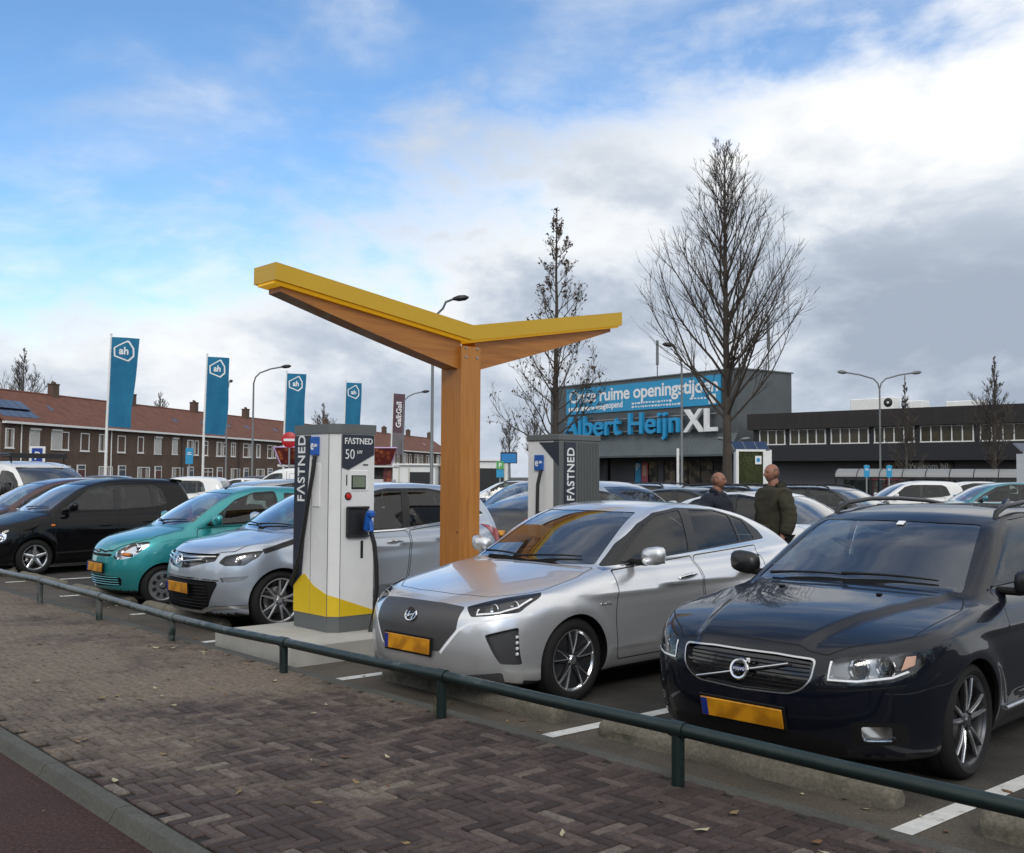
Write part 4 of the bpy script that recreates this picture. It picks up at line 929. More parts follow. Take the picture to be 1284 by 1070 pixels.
# ---------------------------------------------------------------- ground, paving, markings
def ground_mats():
    M = {}
    m, nt, out = new_mat('asphalt'); b = bsdf(nt, rough=.9)
    n1 = noise(nt, .35, 6., .65); n2 = noise(nt, 60., 3., .7); n3 = noise(nt, 2.2, 5., .7)
    c = ramp(nt, n1.outputs[0], [(.3, (.030, .029, .028)), (.7, (.062, .059, .055))])
    c2 = ramp(nt, n2.outputs[0], [(.35, (.55, .55, .55)), (.7, (1.35, 1.33, 1.28))])
    c3 = ramp(nt, n3.outputs[0], [(.32, (.62, .60, .57)), (.62, (1.12, 1.1, 1.05))])
    c = mixc(nt, 1., mixc(nt, 1., c.outputs[0], c2.outputs[0], 'MULTIPLY'), c3.outputs[0], 'MULTIPLY')
    tc = nt.nodes.new('ShaderNodeTexCoord'); sp = nt.nodes.new('ShaderNodeSeparateXYZ'); nt.links.new(tc.outputs['Object'], sp.inputs[0]); mr = nt.nodes.new('ShaderNodeMapRange'); mr.inputs[1].default_value = 6.3; mr.inputs[2].default_value = 4.7; nt.links.new(sp.outputs[1], mr.inputs[0])
    soil = ramp(nt, n2.outputs[0], [(.3, (.060, .048, .036)), (.7, (.135, .112, .085))]); sf = ramp(nt, math_n(nt, 'ADD', math_n(nt, 'MULTIPLY', n3.outputs[0], .6), math_n(nt, 'MULTIPLY', mr.outputs[0], .42)), [(.44, (0, 0, 0)), (.72, (.85, .85, .85))])
    c = mixc(nt, sf.outputs[0], c, soil.outputs[0]); nt.links.new(c, b.inputs['Base Color'])
    nt.links.new(bump(nt, n2.outputs[0], .8, .006), b.inputs['Normal']); nt.links.new(b.outputs[0], out.inputs[0]); M['asphalt'] = m
    m, nt, out = new_mat('red_asphalt'); b = bsdf(nt, rough=.92); n1 = noise(nt, 48., 5., .85); n2 = noise(nt, 1.2, 4.)
    c = ramp(nt, n1.outputs[0], [(.34, (.012, .005, .004)), (.52, (.044, .016, .012)), (.66, (.105, .046, .036))]); c2 = ramp(nt, n2.outputs[0], [(.3, (.75, .75, .75)), (.7, (1.15, 1.15, 1.15))])
    nt.links.new(mixc(nt, 1., c.outputs[0], c2.outputs[0], 'MULTIPLY'), b.inputs['Base Color']); nt.links.new(bump(nt, n1.outputs[0], 1., .006), b.inputs['Normal']); nt.links.new(b.outputs[0], out.inputs[0]); M['red'] = m
    m, nt, out = new_mat('concrete_edging'); b = bsdf(nt, rough=.88); n1 = noise(nt, 1.6, 6., .7); n2 = noise(nt, 70., 3., .7)
    c = ramp(nt, n1.outputs[0], [(.3, (.055, .055, .047)), (.7, (.10, .098, .083))]); c2 = ramp(nt, n2.outputs[0], [(.3, (.7, .7, .7)), (.7, (1.2, 1.2, 1.2))])
    nt.links.new(mixc(nt, 1., c.outputs[0], c2.outputs[0], 'MULTIPLY'), b.inputs['Base Color']); nt.links.new(bump(nt, n2.outputs[0], .6, .004), b.inputs['Normal']); nt.links.new(b.outputs[0], out.inputs[0]); M['edging'] = m
    m, nt, out = new_mat('clinker_paving'); b = bsdf(nt, rough=.85)
    at = nt.nodes.new('ShaderNodeAttribute'); at.attribute_name = 'tone'; n1 = noise(nt, .55, 5., .62, dist=.4); n2 = noise(nt, 26., 5., .75); n3 = noise(nt, 6., 6., .75)
    tc = nt.nodes.new('ShaderNodeTexCoord'); sp = nt.nodes.new('ShaderNodeSeparateXYZ'); nt.links.new(tc.outputs['Object'], sp.inputs[0])
    far = nt.nodes.new('ShaderNodeMapRange'); far.inputs[1].default_value = -4.0; far.inputs[2].default_value = -8.0; nt.links.new(sp.outputs[0], far.inputs[0])
    brick = ramp(nt, at.outputs['Fac'], [(0, (.026, .015, .013)), (.45, (.056, .037, .033)), (.72, (.088, .063, .055)), (.88, (.118, .092, .077)), (1, (.17, .145, .122))])
    sand = ramp(nt, n2.outputs[0], [(.28, (.080, .060, .042)), (.72, (.27, .22, .165))])
    a = math_n(nt, 'ADD', math_n(nt, 'MULTIPLY', n1.outputs[0], 1.15), math_n(nt, 'MULTIPLY', far.outputs[0], .42)); a = math_n(nt, 'ADD', a, math_n(nt, 'MULTIPLY', n3.outputs[0], .62))
    mr = nt.nodes.new('ShaderNodeMapRange'); mr.inputs[1].default_value = 1.02; mr.inputs[2].default_value = 1.30; mr.inputs[4].default_value = .78; nt.links.new(a, mr.inputs[0])
    gr = ramp(nt, n2.outputs[0], [(.3, (.5, .5, .5)), (.55, (1., 1., 1.)), (.74, (1.65, 1.62, 1.55))])
    c = mixc(nt, mr.outputs[0], mixc(nt, 1., brick.outputs[0], gr.outputs[0], 'MULTIPLY'), sand.outputs[0]); nt.links.new(c, b.inputs['Base Color'])
    nt.links.new(bump(nt, n2.outputs[0], .7, .004), b.inputs['Normal']); nt.links.new(b.outputs[0], out.inputs[0]); M['brick'] = m
    m, nt, out = new_mat('road_paint'); b = bsdf(nt, rough=.7); n1 = noise(nt, 9., 6., .75); n2 = noise(nt, 1.3, 3.)
    c = ramp(nt, math_n(nt, 'ADD', math_n(nt, 'MULTIPLY', n1.outputs[0], .75), math_n(nt, 'MULTIPLY', n2.outputs[0], .3)), [(.36, (.13, .125, .12)), (.47, (.55, .55, .53)), (.7, (.72, .72, .70))])
    nt.links.new(c.outputs[0], b.inputs['Base Color']); nt.links.new(b.outputs[0], out.inputs[0]); M['paint'] = m
    M['joint'] = plain('joint_sand', (.012, .010, .008), .95, var=.4, scale=20)
    return M
GM = ground_mats()
g = MB(); g.add([(-900, -900, -.012), (900, -900, -.012), (900, 900, -.012), (-900, 900, -.012)], [(0, 1, 2, 3)])
tag(g.obj('ground', plain('far_ground', (.075, .072, .062), .95, var=.3, scale=.05)), kind='structure')
g = MB(); g.add([(-130, 4.50, 0), (60, 4.50, 0), (60, 120, 0), (-130, 120, 0)], [(0, 1, 2, 3)])
tag(g.obj('parking_lot', GM['asphalt']), kind='structure')
g = MB(); g.box((-35, 4.475, .012), (190, .11, .136), bev=.008); g.box((-35, 4.585, -.03), (190, .10, .06), bev=.004)
tag(g.obj('edging_kerb', GM['edging']), kind='structure')
g = MB(); V = []
prof = [(1.955, -.05), (1.955, .020), (1.970, .038), (1.985, .070), (1.995, .079), (2.068, .080), (2.068, -.05)]
x = -60.
while x < 30:
    n = len(prof); a, b = x + .004, x + .996
    g.add([(a, p, q) for p, q in prof] + [(b, p, q) for p, q in prof], [(i, i + 1, i + 1 + n, i + n) for i in range(n - 1)] + [tuple(range(n)), tuple(range(n, 2*n))[::-1]]); x += 1.
tag(g.obj('kerb', GM['edging'], angle=.5), kind='structure')
g = MB(); g.add([(-60, -2.2, .020), (30, -2.2, .020), (30, 1.965, .020), (-60, 1.965, .020)], [(0, 1, 2, 3)]); tag(g.obj('cycle_path', GM['red']), kind='structure')

def herringbone(x0, x1, y0, y1, zt, L=.206, Wd=.0687):
    V, F, T = [], [], []; n = 3; W_ = Wd
    def brick(ax, ay, bx, by):
        cx, cy = (ax + bx)/2, (ay + by)/2
        if cx < x0 - .05 or cx > x1 + .05 or cy < y0 - .02 or cy > y1 + .02: return
        g_ = .0036; dz = RNG.normal(0, .0016); tx, ty = RNG.normal(0, .010, 2); jx, jy = RNG.normal(0, .0012, 2); k = len(V); tone = RNG.beta(1.7, 2.1)
        for inset_, z in ((0., -.014), (0., -.007), (.006, 0.)):
            for px, py in ((ax + g_ + inset_, ay + g_ + inset_), (bx - g_ - inset_, ay + g_ + inset_), (bx - g_ - inset_, by - g_ - inset_), (ax + g_ + inset_, by - g_ - inset_)):
                V.append((px + jx, min(max(py + jy, y0), y1), zt + z + dz + (px - cx)*tx + (py - cy)*ty))
        for a in (0, 4):
            for i in range(4): F.append((k + a + i, k + a + (i + 1) % 4, k + a + 4 + (i + 1) % 4, k + a + 4 + i))
        F.append((k + 8, k + 9, k + 10, k + 11)); T.extend([tone]*9)
    K = int((x1 - x0 + y1 - y0)/W_) + 8
    for i in range(-K, K):
        for m in range(-K//6 - 2, K//6 + 3):
            ox, oy = x0 + (i + n*m)*W_, y0 + (i - n*m)*W_
            if ox < x0 - 1 or ox > x1 + 1 or oy < y0 - 1 or oy > y1 + 1: continue
            brick(ox, oy, ox + n*W_, oy + W_); brick(ox + n*W_, oy + (1 - n)*W_, ox + (n + 1)*W_, oy + W_)
    o = mesh_obj('pavement', V, F, [GM['brick']], smooth=False)
    at = o.data.attributes.new('tone', 'FLOAT', 'FACE'); at.data.foreach_set('value', np.array(T, np.float32)); return o
tag(herringbone(-21.5, .6, 2.090, 4.418, .080), kind='structure')
g = MB(); g.box((-35, 3.24, .02), (190, 2.345, .094)); tag(g.obj('paving_bed', GM['joint']), kind='structure')
tone = None
# bay lines, a little askew as painted, each worn strip on its own
def bay_line(x, y0, y1, w=.11, slant=.035):
    V = []
    for i in range(9):
        y = y0 + (y1 - y0)*i/8; xx = x + slant*(y - y0); V += [(xx - w/2, y, .004), (xx + w/2, y, .004)]
    b = MB(); b.add(V, [(2*i, 2*i + 1, 2*i + 3, 2*i + 2) for i in range(8)]); return tag(b.obj('bay_line', GM['paint']), kind='structure')
for x in (-2.46, -4.87, -7.32, -9.80, -12.25, -14.66, -17.05, -19.5, -21.9, -.1, 2.3): bay_line(x, 4.66 if x > -12 else 5.0, 10.0)
for x in (-2.2, -4.6, -12.2, -14.6, -17., -19.4): bay_line(x, 10.1, 15.2)

def wheel_stop(x0, x1, y):
    b = MB(); prof = [(-.078, 0)] + [(-.082*math.cos(a), .048 + .082*math.sin(a)) for a in np.linspace(-.25, PI + .25, 11)] + [(.078, 0)]; n = len(prof); xs = [0, .02, .06] + list(np.linspace(.12, x1 - x0 - .12, 12)) + [x1 - x0 - .06, x1 - x0 - .02, x1 - x0]
    sc = [.72, .90, .98] + [1.]*12 + [.98, .90, .72]; V = []
    for xx, s in zip(xs, sc):
        for (p, q) in prof: r = RNG.normal(0, .0035, 2); V.append((xx + RNG.normal(0, .003), p*s + r[0], max(0, q*s + r[1]*(q > 0))))
    b.add(V, [(i*n + k, (i+1)*n + k, (i+1)*n + k + 1, i*n + k + 1) for i in range(len(xs) - 1) for k in range(n - 1)] + [tuple(range(n)), tuple(range((len(xs)-1)*n, len(xs)*n))[::-1]])
    return b.obj('wheel_stop', MAT['block'], loc=(x0, y, 0), angle=.7)
def worn_sheen_green():
    m, nt, out = new_mat('worn_green_top_sheen'); b = bsdf(nt, rough=.42); n1 = noise(nt, 9., 6., .75); n2 = noise(nt, 1.3, 3.); g = nt.nodes.new('ShaderNodeNewGeometry'); sp = nt.nodes.new('ShaderNodeSeparateXYZ'); nt.links.new(g.outputs['Normal'], sp.inputs[0]); tc = nt.nodes.new('ShaderNodeTexCoord'); so = nt.nodes.new('ShaderNodeSeparateXYZ'); nt.links.new(tc.outputs['Object'], so.inputs[0])
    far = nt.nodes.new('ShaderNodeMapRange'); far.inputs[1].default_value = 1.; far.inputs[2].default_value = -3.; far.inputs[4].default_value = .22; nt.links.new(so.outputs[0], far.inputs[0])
    a = math_n(nt, 'ADD', math_n(nt, 'MULTIPLY', n1.outputs[0], .6), math_n(nt, 'MULTIPLY', n2.outputs[0], .35)); a = math_n(nt, 'ADD', a, math_n(nt, 'MULTIPLY', sp.outputs[2], .12)); a = math_n(nt, 'ADD', a, far.outputs[0])  # wear patches, plus a grey reflection painted on to the upward faces
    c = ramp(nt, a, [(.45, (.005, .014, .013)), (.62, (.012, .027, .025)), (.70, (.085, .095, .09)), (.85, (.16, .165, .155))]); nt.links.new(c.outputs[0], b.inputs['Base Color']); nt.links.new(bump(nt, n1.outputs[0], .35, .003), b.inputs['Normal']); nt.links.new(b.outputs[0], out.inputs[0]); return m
def mossy(name, c0, c1, scale=2.5, moss=(.05, .052, .03)):
    m, nt, out = new_mat(name); b = bsdf(nt, rough=.92); n1 = noise(nt, scale, 6., .7); n2 = noise(nt, 50., 4., .75); n3 = noise(nt, 5., 5., .7)
    c = ramp(nt, n1.outputs[0], [(.3, c0), (.7, c1)]); c2 = ramp(nt, n2.outputs[0], [(.3, (.6, .6, .6)), (.7, (1.25, 1.25, 1.25))])
    f = ramp(nt, n3.outputs[0], [(.52, (0, 0, 0)), (.66, (.7, .7, .7))])
    nt.links.new(mixc(nt, f.outputs[0], mixc(nt, 1., c.outputs[0], c2.outputs[0], 'MULTIPLY'), moss), b.inputs['Base Color']); nt.links.new(bump(nt, n2.outputs[0], .8, .006), b.inputs['Normal']); nt.links.new(b.outputs[0], out.inputs[0]); return m
MAT = dict(block=mossy('weathered_concrete', (.11, .098, .076), (.21, .19, .15)), newcon=plain('new_concrete', (.40, .39, .36), .85, var=.18, scale=2.4, bmp=.4), white=plain('white_panel', (.74, .74, .73), .35, var=.04, coat=.25),
  white2=plain('white_paint', (.78, .78, .76), .5, var=.06), greyp=plain('grey_panel', (.115, .125, .125), .45, var=.06), darkp=plain('dark_blue_panel', (.022, .026, .042), .35, var=.06), yellowp=plain('yellow_panel', (.68, .47, .015), .4, var=.05),
  blackp=plain('black_plastic', (.012, .012, .013), .45), blue=plain('blue_plastic', (.012, .10, .42), .35), redb=plain('red_button', (.5, .012, .012), .3), green=worn_sheen_green(), galv=plain('galvanised_steel', (.33, .34, .345), .45, .6, var=.15, scale=9),
  pole=plain('grey_pole', (.16, .17, .175), .5, .3), bluefl=None, lettw=plain('white_lettering', (.8, .8, .8), .5, var=.02), cable=plain('black_cable', (.011, .011, .012), .5), led=plain('led_glass', (.6, .6, .6), .2))
stops = [(-4.67, -2.64, 5.07, 'concrete wheel stop in front of the black estate car'), (-7.12, -5.09, 5.09, 'concrete wheel stop under the nose of the silver liftback'), (-2.21, -.2, 5.05, 'concrete wheel stop at the lower right corner of the photo'),
  (-12.55, -10.45, 5.32, 'concrete wheel stop in front of the blue silver hatchback, beside the plinth'), (-15.05, -13.0, 5.34, 'concrete wheel stop in front of the teal city car'), (-17.45, -15.5, 5.36, 'concrete wheel stop at the head of the empty parking bay'), (-19.9, -17.9, 5.38, 'concrete wheel stop in front of the black people carrier at far left')]
for a, b_, y, l in stops: tag(wheel_stop(a, b_, y), l, 'wheel stop', 'concrete wheel stops along the parking bays')

# the low tubular rail between pavement and bays
rail = thing('knee_rail', 'low dark green tubular steel rail along the pavement edge', 'railing', (-7.5, 4.33, .08))
posts = [(-15.4, .275), (-13.39, .282), (-11.46, .262), (-9.6, .225), (-7.51, .244), (-5.45, .275), (-3.47, .286), (-1.5, .29), (.5, .29), (-17.4, .275), (-19.4, .275)]
posts.sort(); P = []
for i, (x, z) in enumerate(posts):
    P.append((x + 7.5, 0, z))
    if i + 1 < len(posts):
        x2, z2 = posts[i+1]; sag = {-9.6: -.012}.get(x, -.004); P.append(((x + x2)/2 + 7.5, .0, (z + z2)/2 + sag))
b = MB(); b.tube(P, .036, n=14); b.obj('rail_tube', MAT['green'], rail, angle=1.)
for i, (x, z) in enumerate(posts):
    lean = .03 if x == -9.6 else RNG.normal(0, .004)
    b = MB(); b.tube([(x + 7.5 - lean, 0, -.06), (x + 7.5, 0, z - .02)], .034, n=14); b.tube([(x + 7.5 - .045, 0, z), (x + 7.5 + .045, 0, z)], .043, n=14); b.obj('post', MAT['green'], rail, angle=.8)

# leaves and litter
def leaf_litter(n, area, name, cols, zf, size=(.02, .045)):
    b = MB()
    for i in range(n):
        x, y = RNG.uniform(*area[0]), RNG.uniform(*area[1]); L = RNG.uniform(*size); a = RNG.uniform(0, 2*PI); w = L*RNG.uniform(.25, .5); c, s = math.cos(a), math.sin(a); z = zf(x, y) + .003; h = RNG.uniform(.004, .016); h2 = RNG.uniform(0, .01)
        V = [(-L, 0, h), (-L*.2, -w, h2), (L*.5, -w*.7, 0.), (L, 0, h2), (L*.5, w*.7, h*.6), (-L*.2, w, h*.4), (0, 0, 0.)]
        b.add([(x + p*c - q*s, y + p*s + q*c, z + r) for p, q, r in V], [(0, 1, 6), (1, 2, 6), (2, 3, 6), (3, 4, 6), (4, 5, 6), (5, 0, 6)], int(RNG.integers(len(cols))))
    return tag(b.obj(name, cols, angle=3), kind='stuff')
LC = [plain('dry_leaf', (.20, .14, .065), .8, var=.3), plain('pale_leaf', (.36, .33, .21), .8, var=.3), plain('brown_leaf', (.13, .065, .03), .8, var=.3)]
leaf_litter(70, ((-12, -2.2), (2.12, 4.35)), 'fallen_leaves', LC, lambda x, y: .082)
leaf_litter(110, ((-16, -1.8), (4.7, 6.0)), 'fallen_leaves', LC, lambda x, y: .002, (.015, .04))
leaf_litter(22, ((-7, -3.8), (1.0, 1.85)), 'fallen_leaves', LC, lambda x, y: .022, (.015, .03))
def tuft(x, y, z, n, h, label):
    b = MB()
    for i in range(n):
        a = RNG.uniform(0, 2*PI); l = h*RNG.uniform(.4, 1.); lean = RNG.uniform(.1, .7); d = np.array([math.cos(a), math.sin(a), 0]); s = np.array([-d[1], d[0], 0])*.003; p = np.array([x, y, z]) + d*RNG.uniform(0, .05)
        V = []
        for t in (0, .5, 1): q = p + d*lean*l*t*t + np.array([0, 0, l*t*(1 - .25*t*lean)]); V += [q - s*(1 - t*.9), q + s*(1 - t*.9)]
        b.add(V, [(0, 1, 3, 2), (2, 3, 5, 4)], i % 2)
    return tag(b.obj('weed_tuft', [plain('weed_green', (.06, .075, .025), .8), plain('weed_dry', (.20, .17, .09), .8)], angle=3), label, 'weed')
tuft(-5.50, 4.36, .08, 60, .17, 'tuft of dry grass at the foot of the rail post by the silver liftback')

# ---------------------------------------------------------------- charging island
pl = MB(); pl.box((-8.72, 7.25, .05), (1.40, 5.15, .26), bev=.012)
tag(pl.obj('concrete_plinth', MAT['newcon'], angle=.5), 'pale concrete plinth carrying the chargers and the yellow canopy', 'plinth')
def led_text(b, s, size, o, ux, uy, bold=.0, sx=1., m=0, align='CENTER', space=1.): V, F = text_mesh(s, size, bold, sx, .0015, align, space); b.add(place(V, o, ux, uy), F, m)
def plug(root, p, up=1):
    b = MB(); b.box(p, (.075, .06, .20), bev=.022, ry=.25); b.box(p + np.array([.045, 0, .075]), (.10, .062, .07), bev=.02); b.box(p + np.array([.06, 0, -.04]), (.035, .045, .12), bev=.014, ry=-.2); return b.obj('charging_plug', MAT['blue'], root)
c1 = thing('charging_station', 'white fast charger with yellow foot and number 1, standing beside the silver liftback', 'charger', (-8.80, 5.61, .18), 0, 'electric car fast chargers')
HX, HY, HT = .345, .235, 1.99; ch = .085
def cab_poly(hx, hy, c): return [(-hx, -hy), (hx - c, -hy), (hx, -hy + c), (hx, hy), (-hx, hy)]
b = MB(); b.prism(cab_poly(HX, HY, ch), 'xy', .15, HT - .09, 0); b.obj('cabinet', MAT['white'], c1)
b = MB(); b.prism(cab_poly(HX - .004, HY - .004, ch), 'xy', 0, .15); b.obj('base', MAT['greyp'], c1)
b = MB(); b.prism(cab_poly(HX + .012, HY + .012, ch), 'xy', HT - .09, HT); b.obj('cap', MAT['greyp'], c1)
b = MB(); b.prism([(-HX - .004, .40), (-HX + .15, .52), (-HX + .285, 1.885), (-HX - .004, 1.885)], 'xz', -HY - .012, -HY + .01, 0); led_text(b, 'FΛSTNED', .185, (-HX + .195, -HY - .0135, 1.23), (0, 0, 1), (-1, 0, 0), .003, .80, 1, 'LEFT', 1.08); b.obj('side_strip', [MAT['darkp'], MAT['lettw']], c1)
b = MB(); b.box((-HX - .008, 0, 1.03), (.02, HY*2 - .01, 1.74)); b.obj('rear_panel', MAT['greyp'], c1)
# yellow foot: rises to a peak on the left face, falls across the corner and the right face
b = MB(); b.prism([(-HX, .152), (HX - ch, .152), (HX - ch, .36), (.02, .43), (-.14, .53), (-.19, .515), (-HX, .46)], 'xz', -HY - .003, -HY + .01, 0)
ca = [(HX - ch, -HY - .003), (HX + .003, -HY + ch)]
b.add([(ca[0][0], ca[0][1], .152), (ca[1][0], ca[1][1], .152), (ca[1][0], ca[1][1], .325), (ca[0][0], ca[0][1], .36)], [(0, 1, 2, 3)])
b.prism([(-HY + ch, .152), (HY, .152), (HY, .19), (-HY + ch, .325)], 'yz', HX + .003, HX - .01, 0); b.obj('foot_band', MAT['yellowp'], c1)
b = MB(); b.box((HX - ch + .005, -HY - .0015, 1.0), (.004, .005, 1.78)); b.box((HX + .0015, -HY + ch + .004, 1.0), (.005, .004, 1.78)); b.box((-.04, -HY - .0015, .9), (.003, .004, 1.5)); b.obj('panel_seam', MAT['greyp'], c1)
yl, yr = -HY + ch + .012, HY - .008
b = MB(); b.prism([(yl, 1.89), (yr, 1.89), (yr, 1.70), (yl + .07, 1.55), (yl, 1.57)], 'yz', HX + .008, HX - .004, 0)
led_text(b, 'FΛSTNED', .082, (HX + .0095, yl + .02, 1.80), (0, 1, 0), (0, 0, 1), .0012, .92, 1, 'LEFT', 1.02); led_text(b, '50', .135, (HX + .0095, yl + .025, 1.655), (0, 1, 0), (0, 0, 1), -.001, .85, 1, 'LEFT'); led_text(b, 'kW', .05, (HX + .0095, yl + .165, 1.705), (0, 1, 0), (0, 0, 1), 0, .8, 1, 'LEFT')
b.obj('header_panel', [MAT['darkp'], MAT['lettw']], c1)
b = MB(); led_text(b, '1', .15, (HX + .002, yl + .055, 1.40), (0, 1, 0), (0, 0, 1), 0, .8, 0); b.obj('number', MAT['darkp'], c1)
b = MB(); b.box((HX, .06, 1.445), (.012, .21, .20), 0, bev=.004); b.box((HX + .008, .05, 1.43), (.006, .165, .135), 1, bev=.002); b.box((HX + .012, .05, 1.435), (.004, .14, .105), 2); b.obj('screen', [MAT['white2'], MAT['blackp'], plain('lcd', (.19, .23, .17), .12, coat=1.)], c1)
b = MB(); b.lathe([(.001, .024), (.024, .022), (.028, .012), (.028, 0)], c=(HX, yl + .075, 1.295), axis='x', n=20, m=0); b.lathe([(.030, .006), (.038, .005), (.040, 0)], c=(HX, yl + .075, 1.295), axis='x', n=20, m=1); b.obj('stop_button', [MAT['redb'], MAT['blackp']], c1)
b = MB(); b.box((HX + .008, .04, 1.05), (.024, .25, .29), bev=.01); b.box((HX + .02, .04, 1.185), (.045, .255, .025), bev=.01); b.box((HX + .02, .04, .91), (.045, .255, .02), bev=.008); b.box((HX + .02, -.08, 1.05), (.04, .015, .27), bev=.005); b.obj('holster', MAT['blackp'], c1)
plug(c1, np.array([HX + .085, .11, 1.05]))
b = MB(); b.box((HX + .002, .10, .78), (.006, .03, .17), bev=.002); b.obj('vent_slot', MAT['blackp'], c1); b = MB(); b.box((HX + .003, .13, 1.60), (.004, .06, .012)); b.obj('card_slot', MAT['blackp'], c1)
b = MB(); pts = [(HX + .12, .12, .96), (HX + .14, .15, .84), (HX + .15, .17, .62), (HX + .145, .18, .42), (HX + .12, .18, .20), (HX + .10, .16, .06), (HX + .13, .12, -.01), (HX + .22, .10, -.10), (HX + .34, .02, -.16)]
b.tube(pts, .022, n=10); b.obj('charging_cable', MAT['cable'], c1, angle=1.)
b = MB(); b.box((.03, -HY - .012, 1.78), (.135, .03, .18), 0, bev=.004); led_text(b, 'e', .13, (.005, -HY - .0285, 1.745), (1, 0, 0), (0, 0, 1), .003, .9, 1); b.box((.065, -HY - .028, 1.785), (.035, .003, .028), 1); b.box((.09, -HY - .028, 1.792), (.018, .003, .006), 1); b.box((.09, -HY - .028, 1.778), (.018, .003, .006), 1); b.obj('charging_sign', [MAT['blue'], MAT['lettw']], c1)
b = MB(); b.box((.06, -HY - .004, 1.40), (.13, .012, .42), 0, bev=.004); b.obj('cable_tray', MAT['white2'], c1)
b = MB(); b.tube([(.06, -HY - .03, 1.68), (.05, -HY - .05, 1.48), (.0, -HY - .055, 1.28), (-.07, -HY - .055, 1.0), (-.16, -HY - .05, .72), (-.26, -HY - .045, .52), (-HX - .03, -HY - .02, .42), (-HX - .05, -HY + .06, .38)], .021, n=10); b.obj('charging_cable', MAT['cable'], c1, angle=1.)

c2 = thing('charging_station', 'white and grey fast charger standing behind the silver liftback with cable on its front', 'charger', (-8.82, 8.84, .18), 0, 'electric car fast chargers')
HX2, HY2 = .27, .34
b = MB(); b.box((-.05, 0, .97), (HX2*2 - .10, HY2*2 - .01, 1.90), bev=.006); b.obj('cabinet', MAT['white'], c2)
b = MB(); b.box((0, 0, 1.955), (HX2*2 + .02, HY2*2 + .03, .07), bev=.006); b.obj('cap', MAT['greyp'], c2)
b = MB(); b.box((HX2 - .05, 0, .97), (.105, HY2*2, 1.90), bev=.004)
for k in range(14): b.box((HX2 + .006, -.02 + k*.026, .98), (.012, .013, 1.84))
b.obj('grey_side', MAT['greyp'], c2)
b = MB(); b.box((HX2 + .008, -.17, .97), (.014, .19, 1.86), bev=.002); led_text(b, 'FΛSTNED', .165, (HX2 + .0165, -.112, 1.21), (0, 0, 1), (0, -1, 0), .003, .86, 1, 'LEFT', 1.06); b.obj('side_strip', [MAT['darkp'], MAT['lettw']], c2)
b = MB(); b.prism([(.20 - HX2, 1.90), (HX2 - .01, 1.90), (HX2 - .01, 1.62)], 'xz', -HY2 - .004, -HY2 + .01, 0); b.obj('header_panel', MAT['darkp'], c2)
b = MB(); b.box((-.06, -HY2 - .012, 1.66), (.14, .03, .18), 0, bev=.004); led_text(b, 'e', .13, (-.085, -HY2 - .0285, 1.62), (1, 0, 0), (0, 0, 1), .003, .9, 1); b.box((-.025, -HY2 - .028, 1.665), (.035, .003, .028), 1); b.box((0, -HY2 - .028, 1.672), (.018, .003, .006), 1); b.box((0, -HY2 - .028, 1.658), (.018, .003, .006), 1); b.obj('charging_sign', [MAT['blue'], MAT['lettw']], c2)
b = MB(); b.box((.0, -HY2 - .004, .78), (.26, .012, .62), 0, bev=.004); b.obj('cable_tray', plain('pale_grey', (.42, .42, .40), .5), c2)
b = MB(); b.tube([(-.02, -HY2 - .02, 1.57), (-.035, -HY2 - .055, 1.40), (-.035, -HY2 - .06, 1.1), (-.01, -HY2 - .06, .8), (.03, -HY2 - .05, .5), (.06, -HY2 - .04, .25)], .021, n=10); b.obj('charging_cable', MAT['cable'], c2, angle=1.)

# timber and yellow canopy
def timber(sc_=(9, 9, .55)):
    m, nt, out = new_mat('laminated_timber'); b = bsdf(nt, rough=.55, coat=.15); tc = nt.nodes.new('ShaderNodeTexCoord'); mp = nt.nodes.new('ShaderNodeMapping'); mp.inputs['Scale'].default_value = sc_; nt.links.new(tc.outputs['Object'], mp.inputs[0])
    n = noise(nt, 3., 6., .6, vec=mp.outputs[0], dist=.6); wv = nt.nodes.new('ShaderNodeTexWave'); wv.inputs['Scale'].default_value = 2.2; wv.inputs['Distortion'].default_value = 5.; wv.inputs['Detail'].default_value = 3.; nt.links.new(mp.outputs[0], wv.inputs[0])
    a = math_n(nt, 'ADD', math_n(nt, 'MULTIPLY', n.outputs[0], .7), math_n(nt, 'MULTIPLY', wv.outputs[1], .3)); c = ramp(nt, a, [(.2, (.30, .105, .016)), (.5, (.41, .155, .024)), (.8, (.49, .20, .036))])
    vo = nt.nodes.new('ShaderNodeTexVoronoi'); vo.inputs['Scale'].default_value = 2.6; nt.links.new(tc.outputs['Object'], vo.inputs[0]); k = ramp(nt, vo.outputs[0], [(.035, (.22, .16, .12)), (.075, (1, 1, 1))])
    nt.links.new(mixc(nt, 1., c.outputs[0], k.outputs[0], 'MULTIPLY'), b.inputs['Base Color']); nt.links.new(bump(nt, a, .12, .004), b.inputs['Normal']); nt.links.new(b.outputs[0], out.inputs[0]); return m
TIM = timber(); TIMA = timber((9, .55, 9)); YEL = plain('yellow_cladding', (.60, .36, .012), .45, var=.05, scale=2)
cano = thing('charging_canopy', 'Y shaped canopy with timber column, timber arms and yellow fascia over the chargers', 'canopy', (-8.90, 7.30, .18))
Z = lambda z: z - .18
b = MB(); b.box((0, 0, Z(1.63)), (.36, .28, 2.94), bev=.008); b.obj('column', TIM, cano, angle=.5)
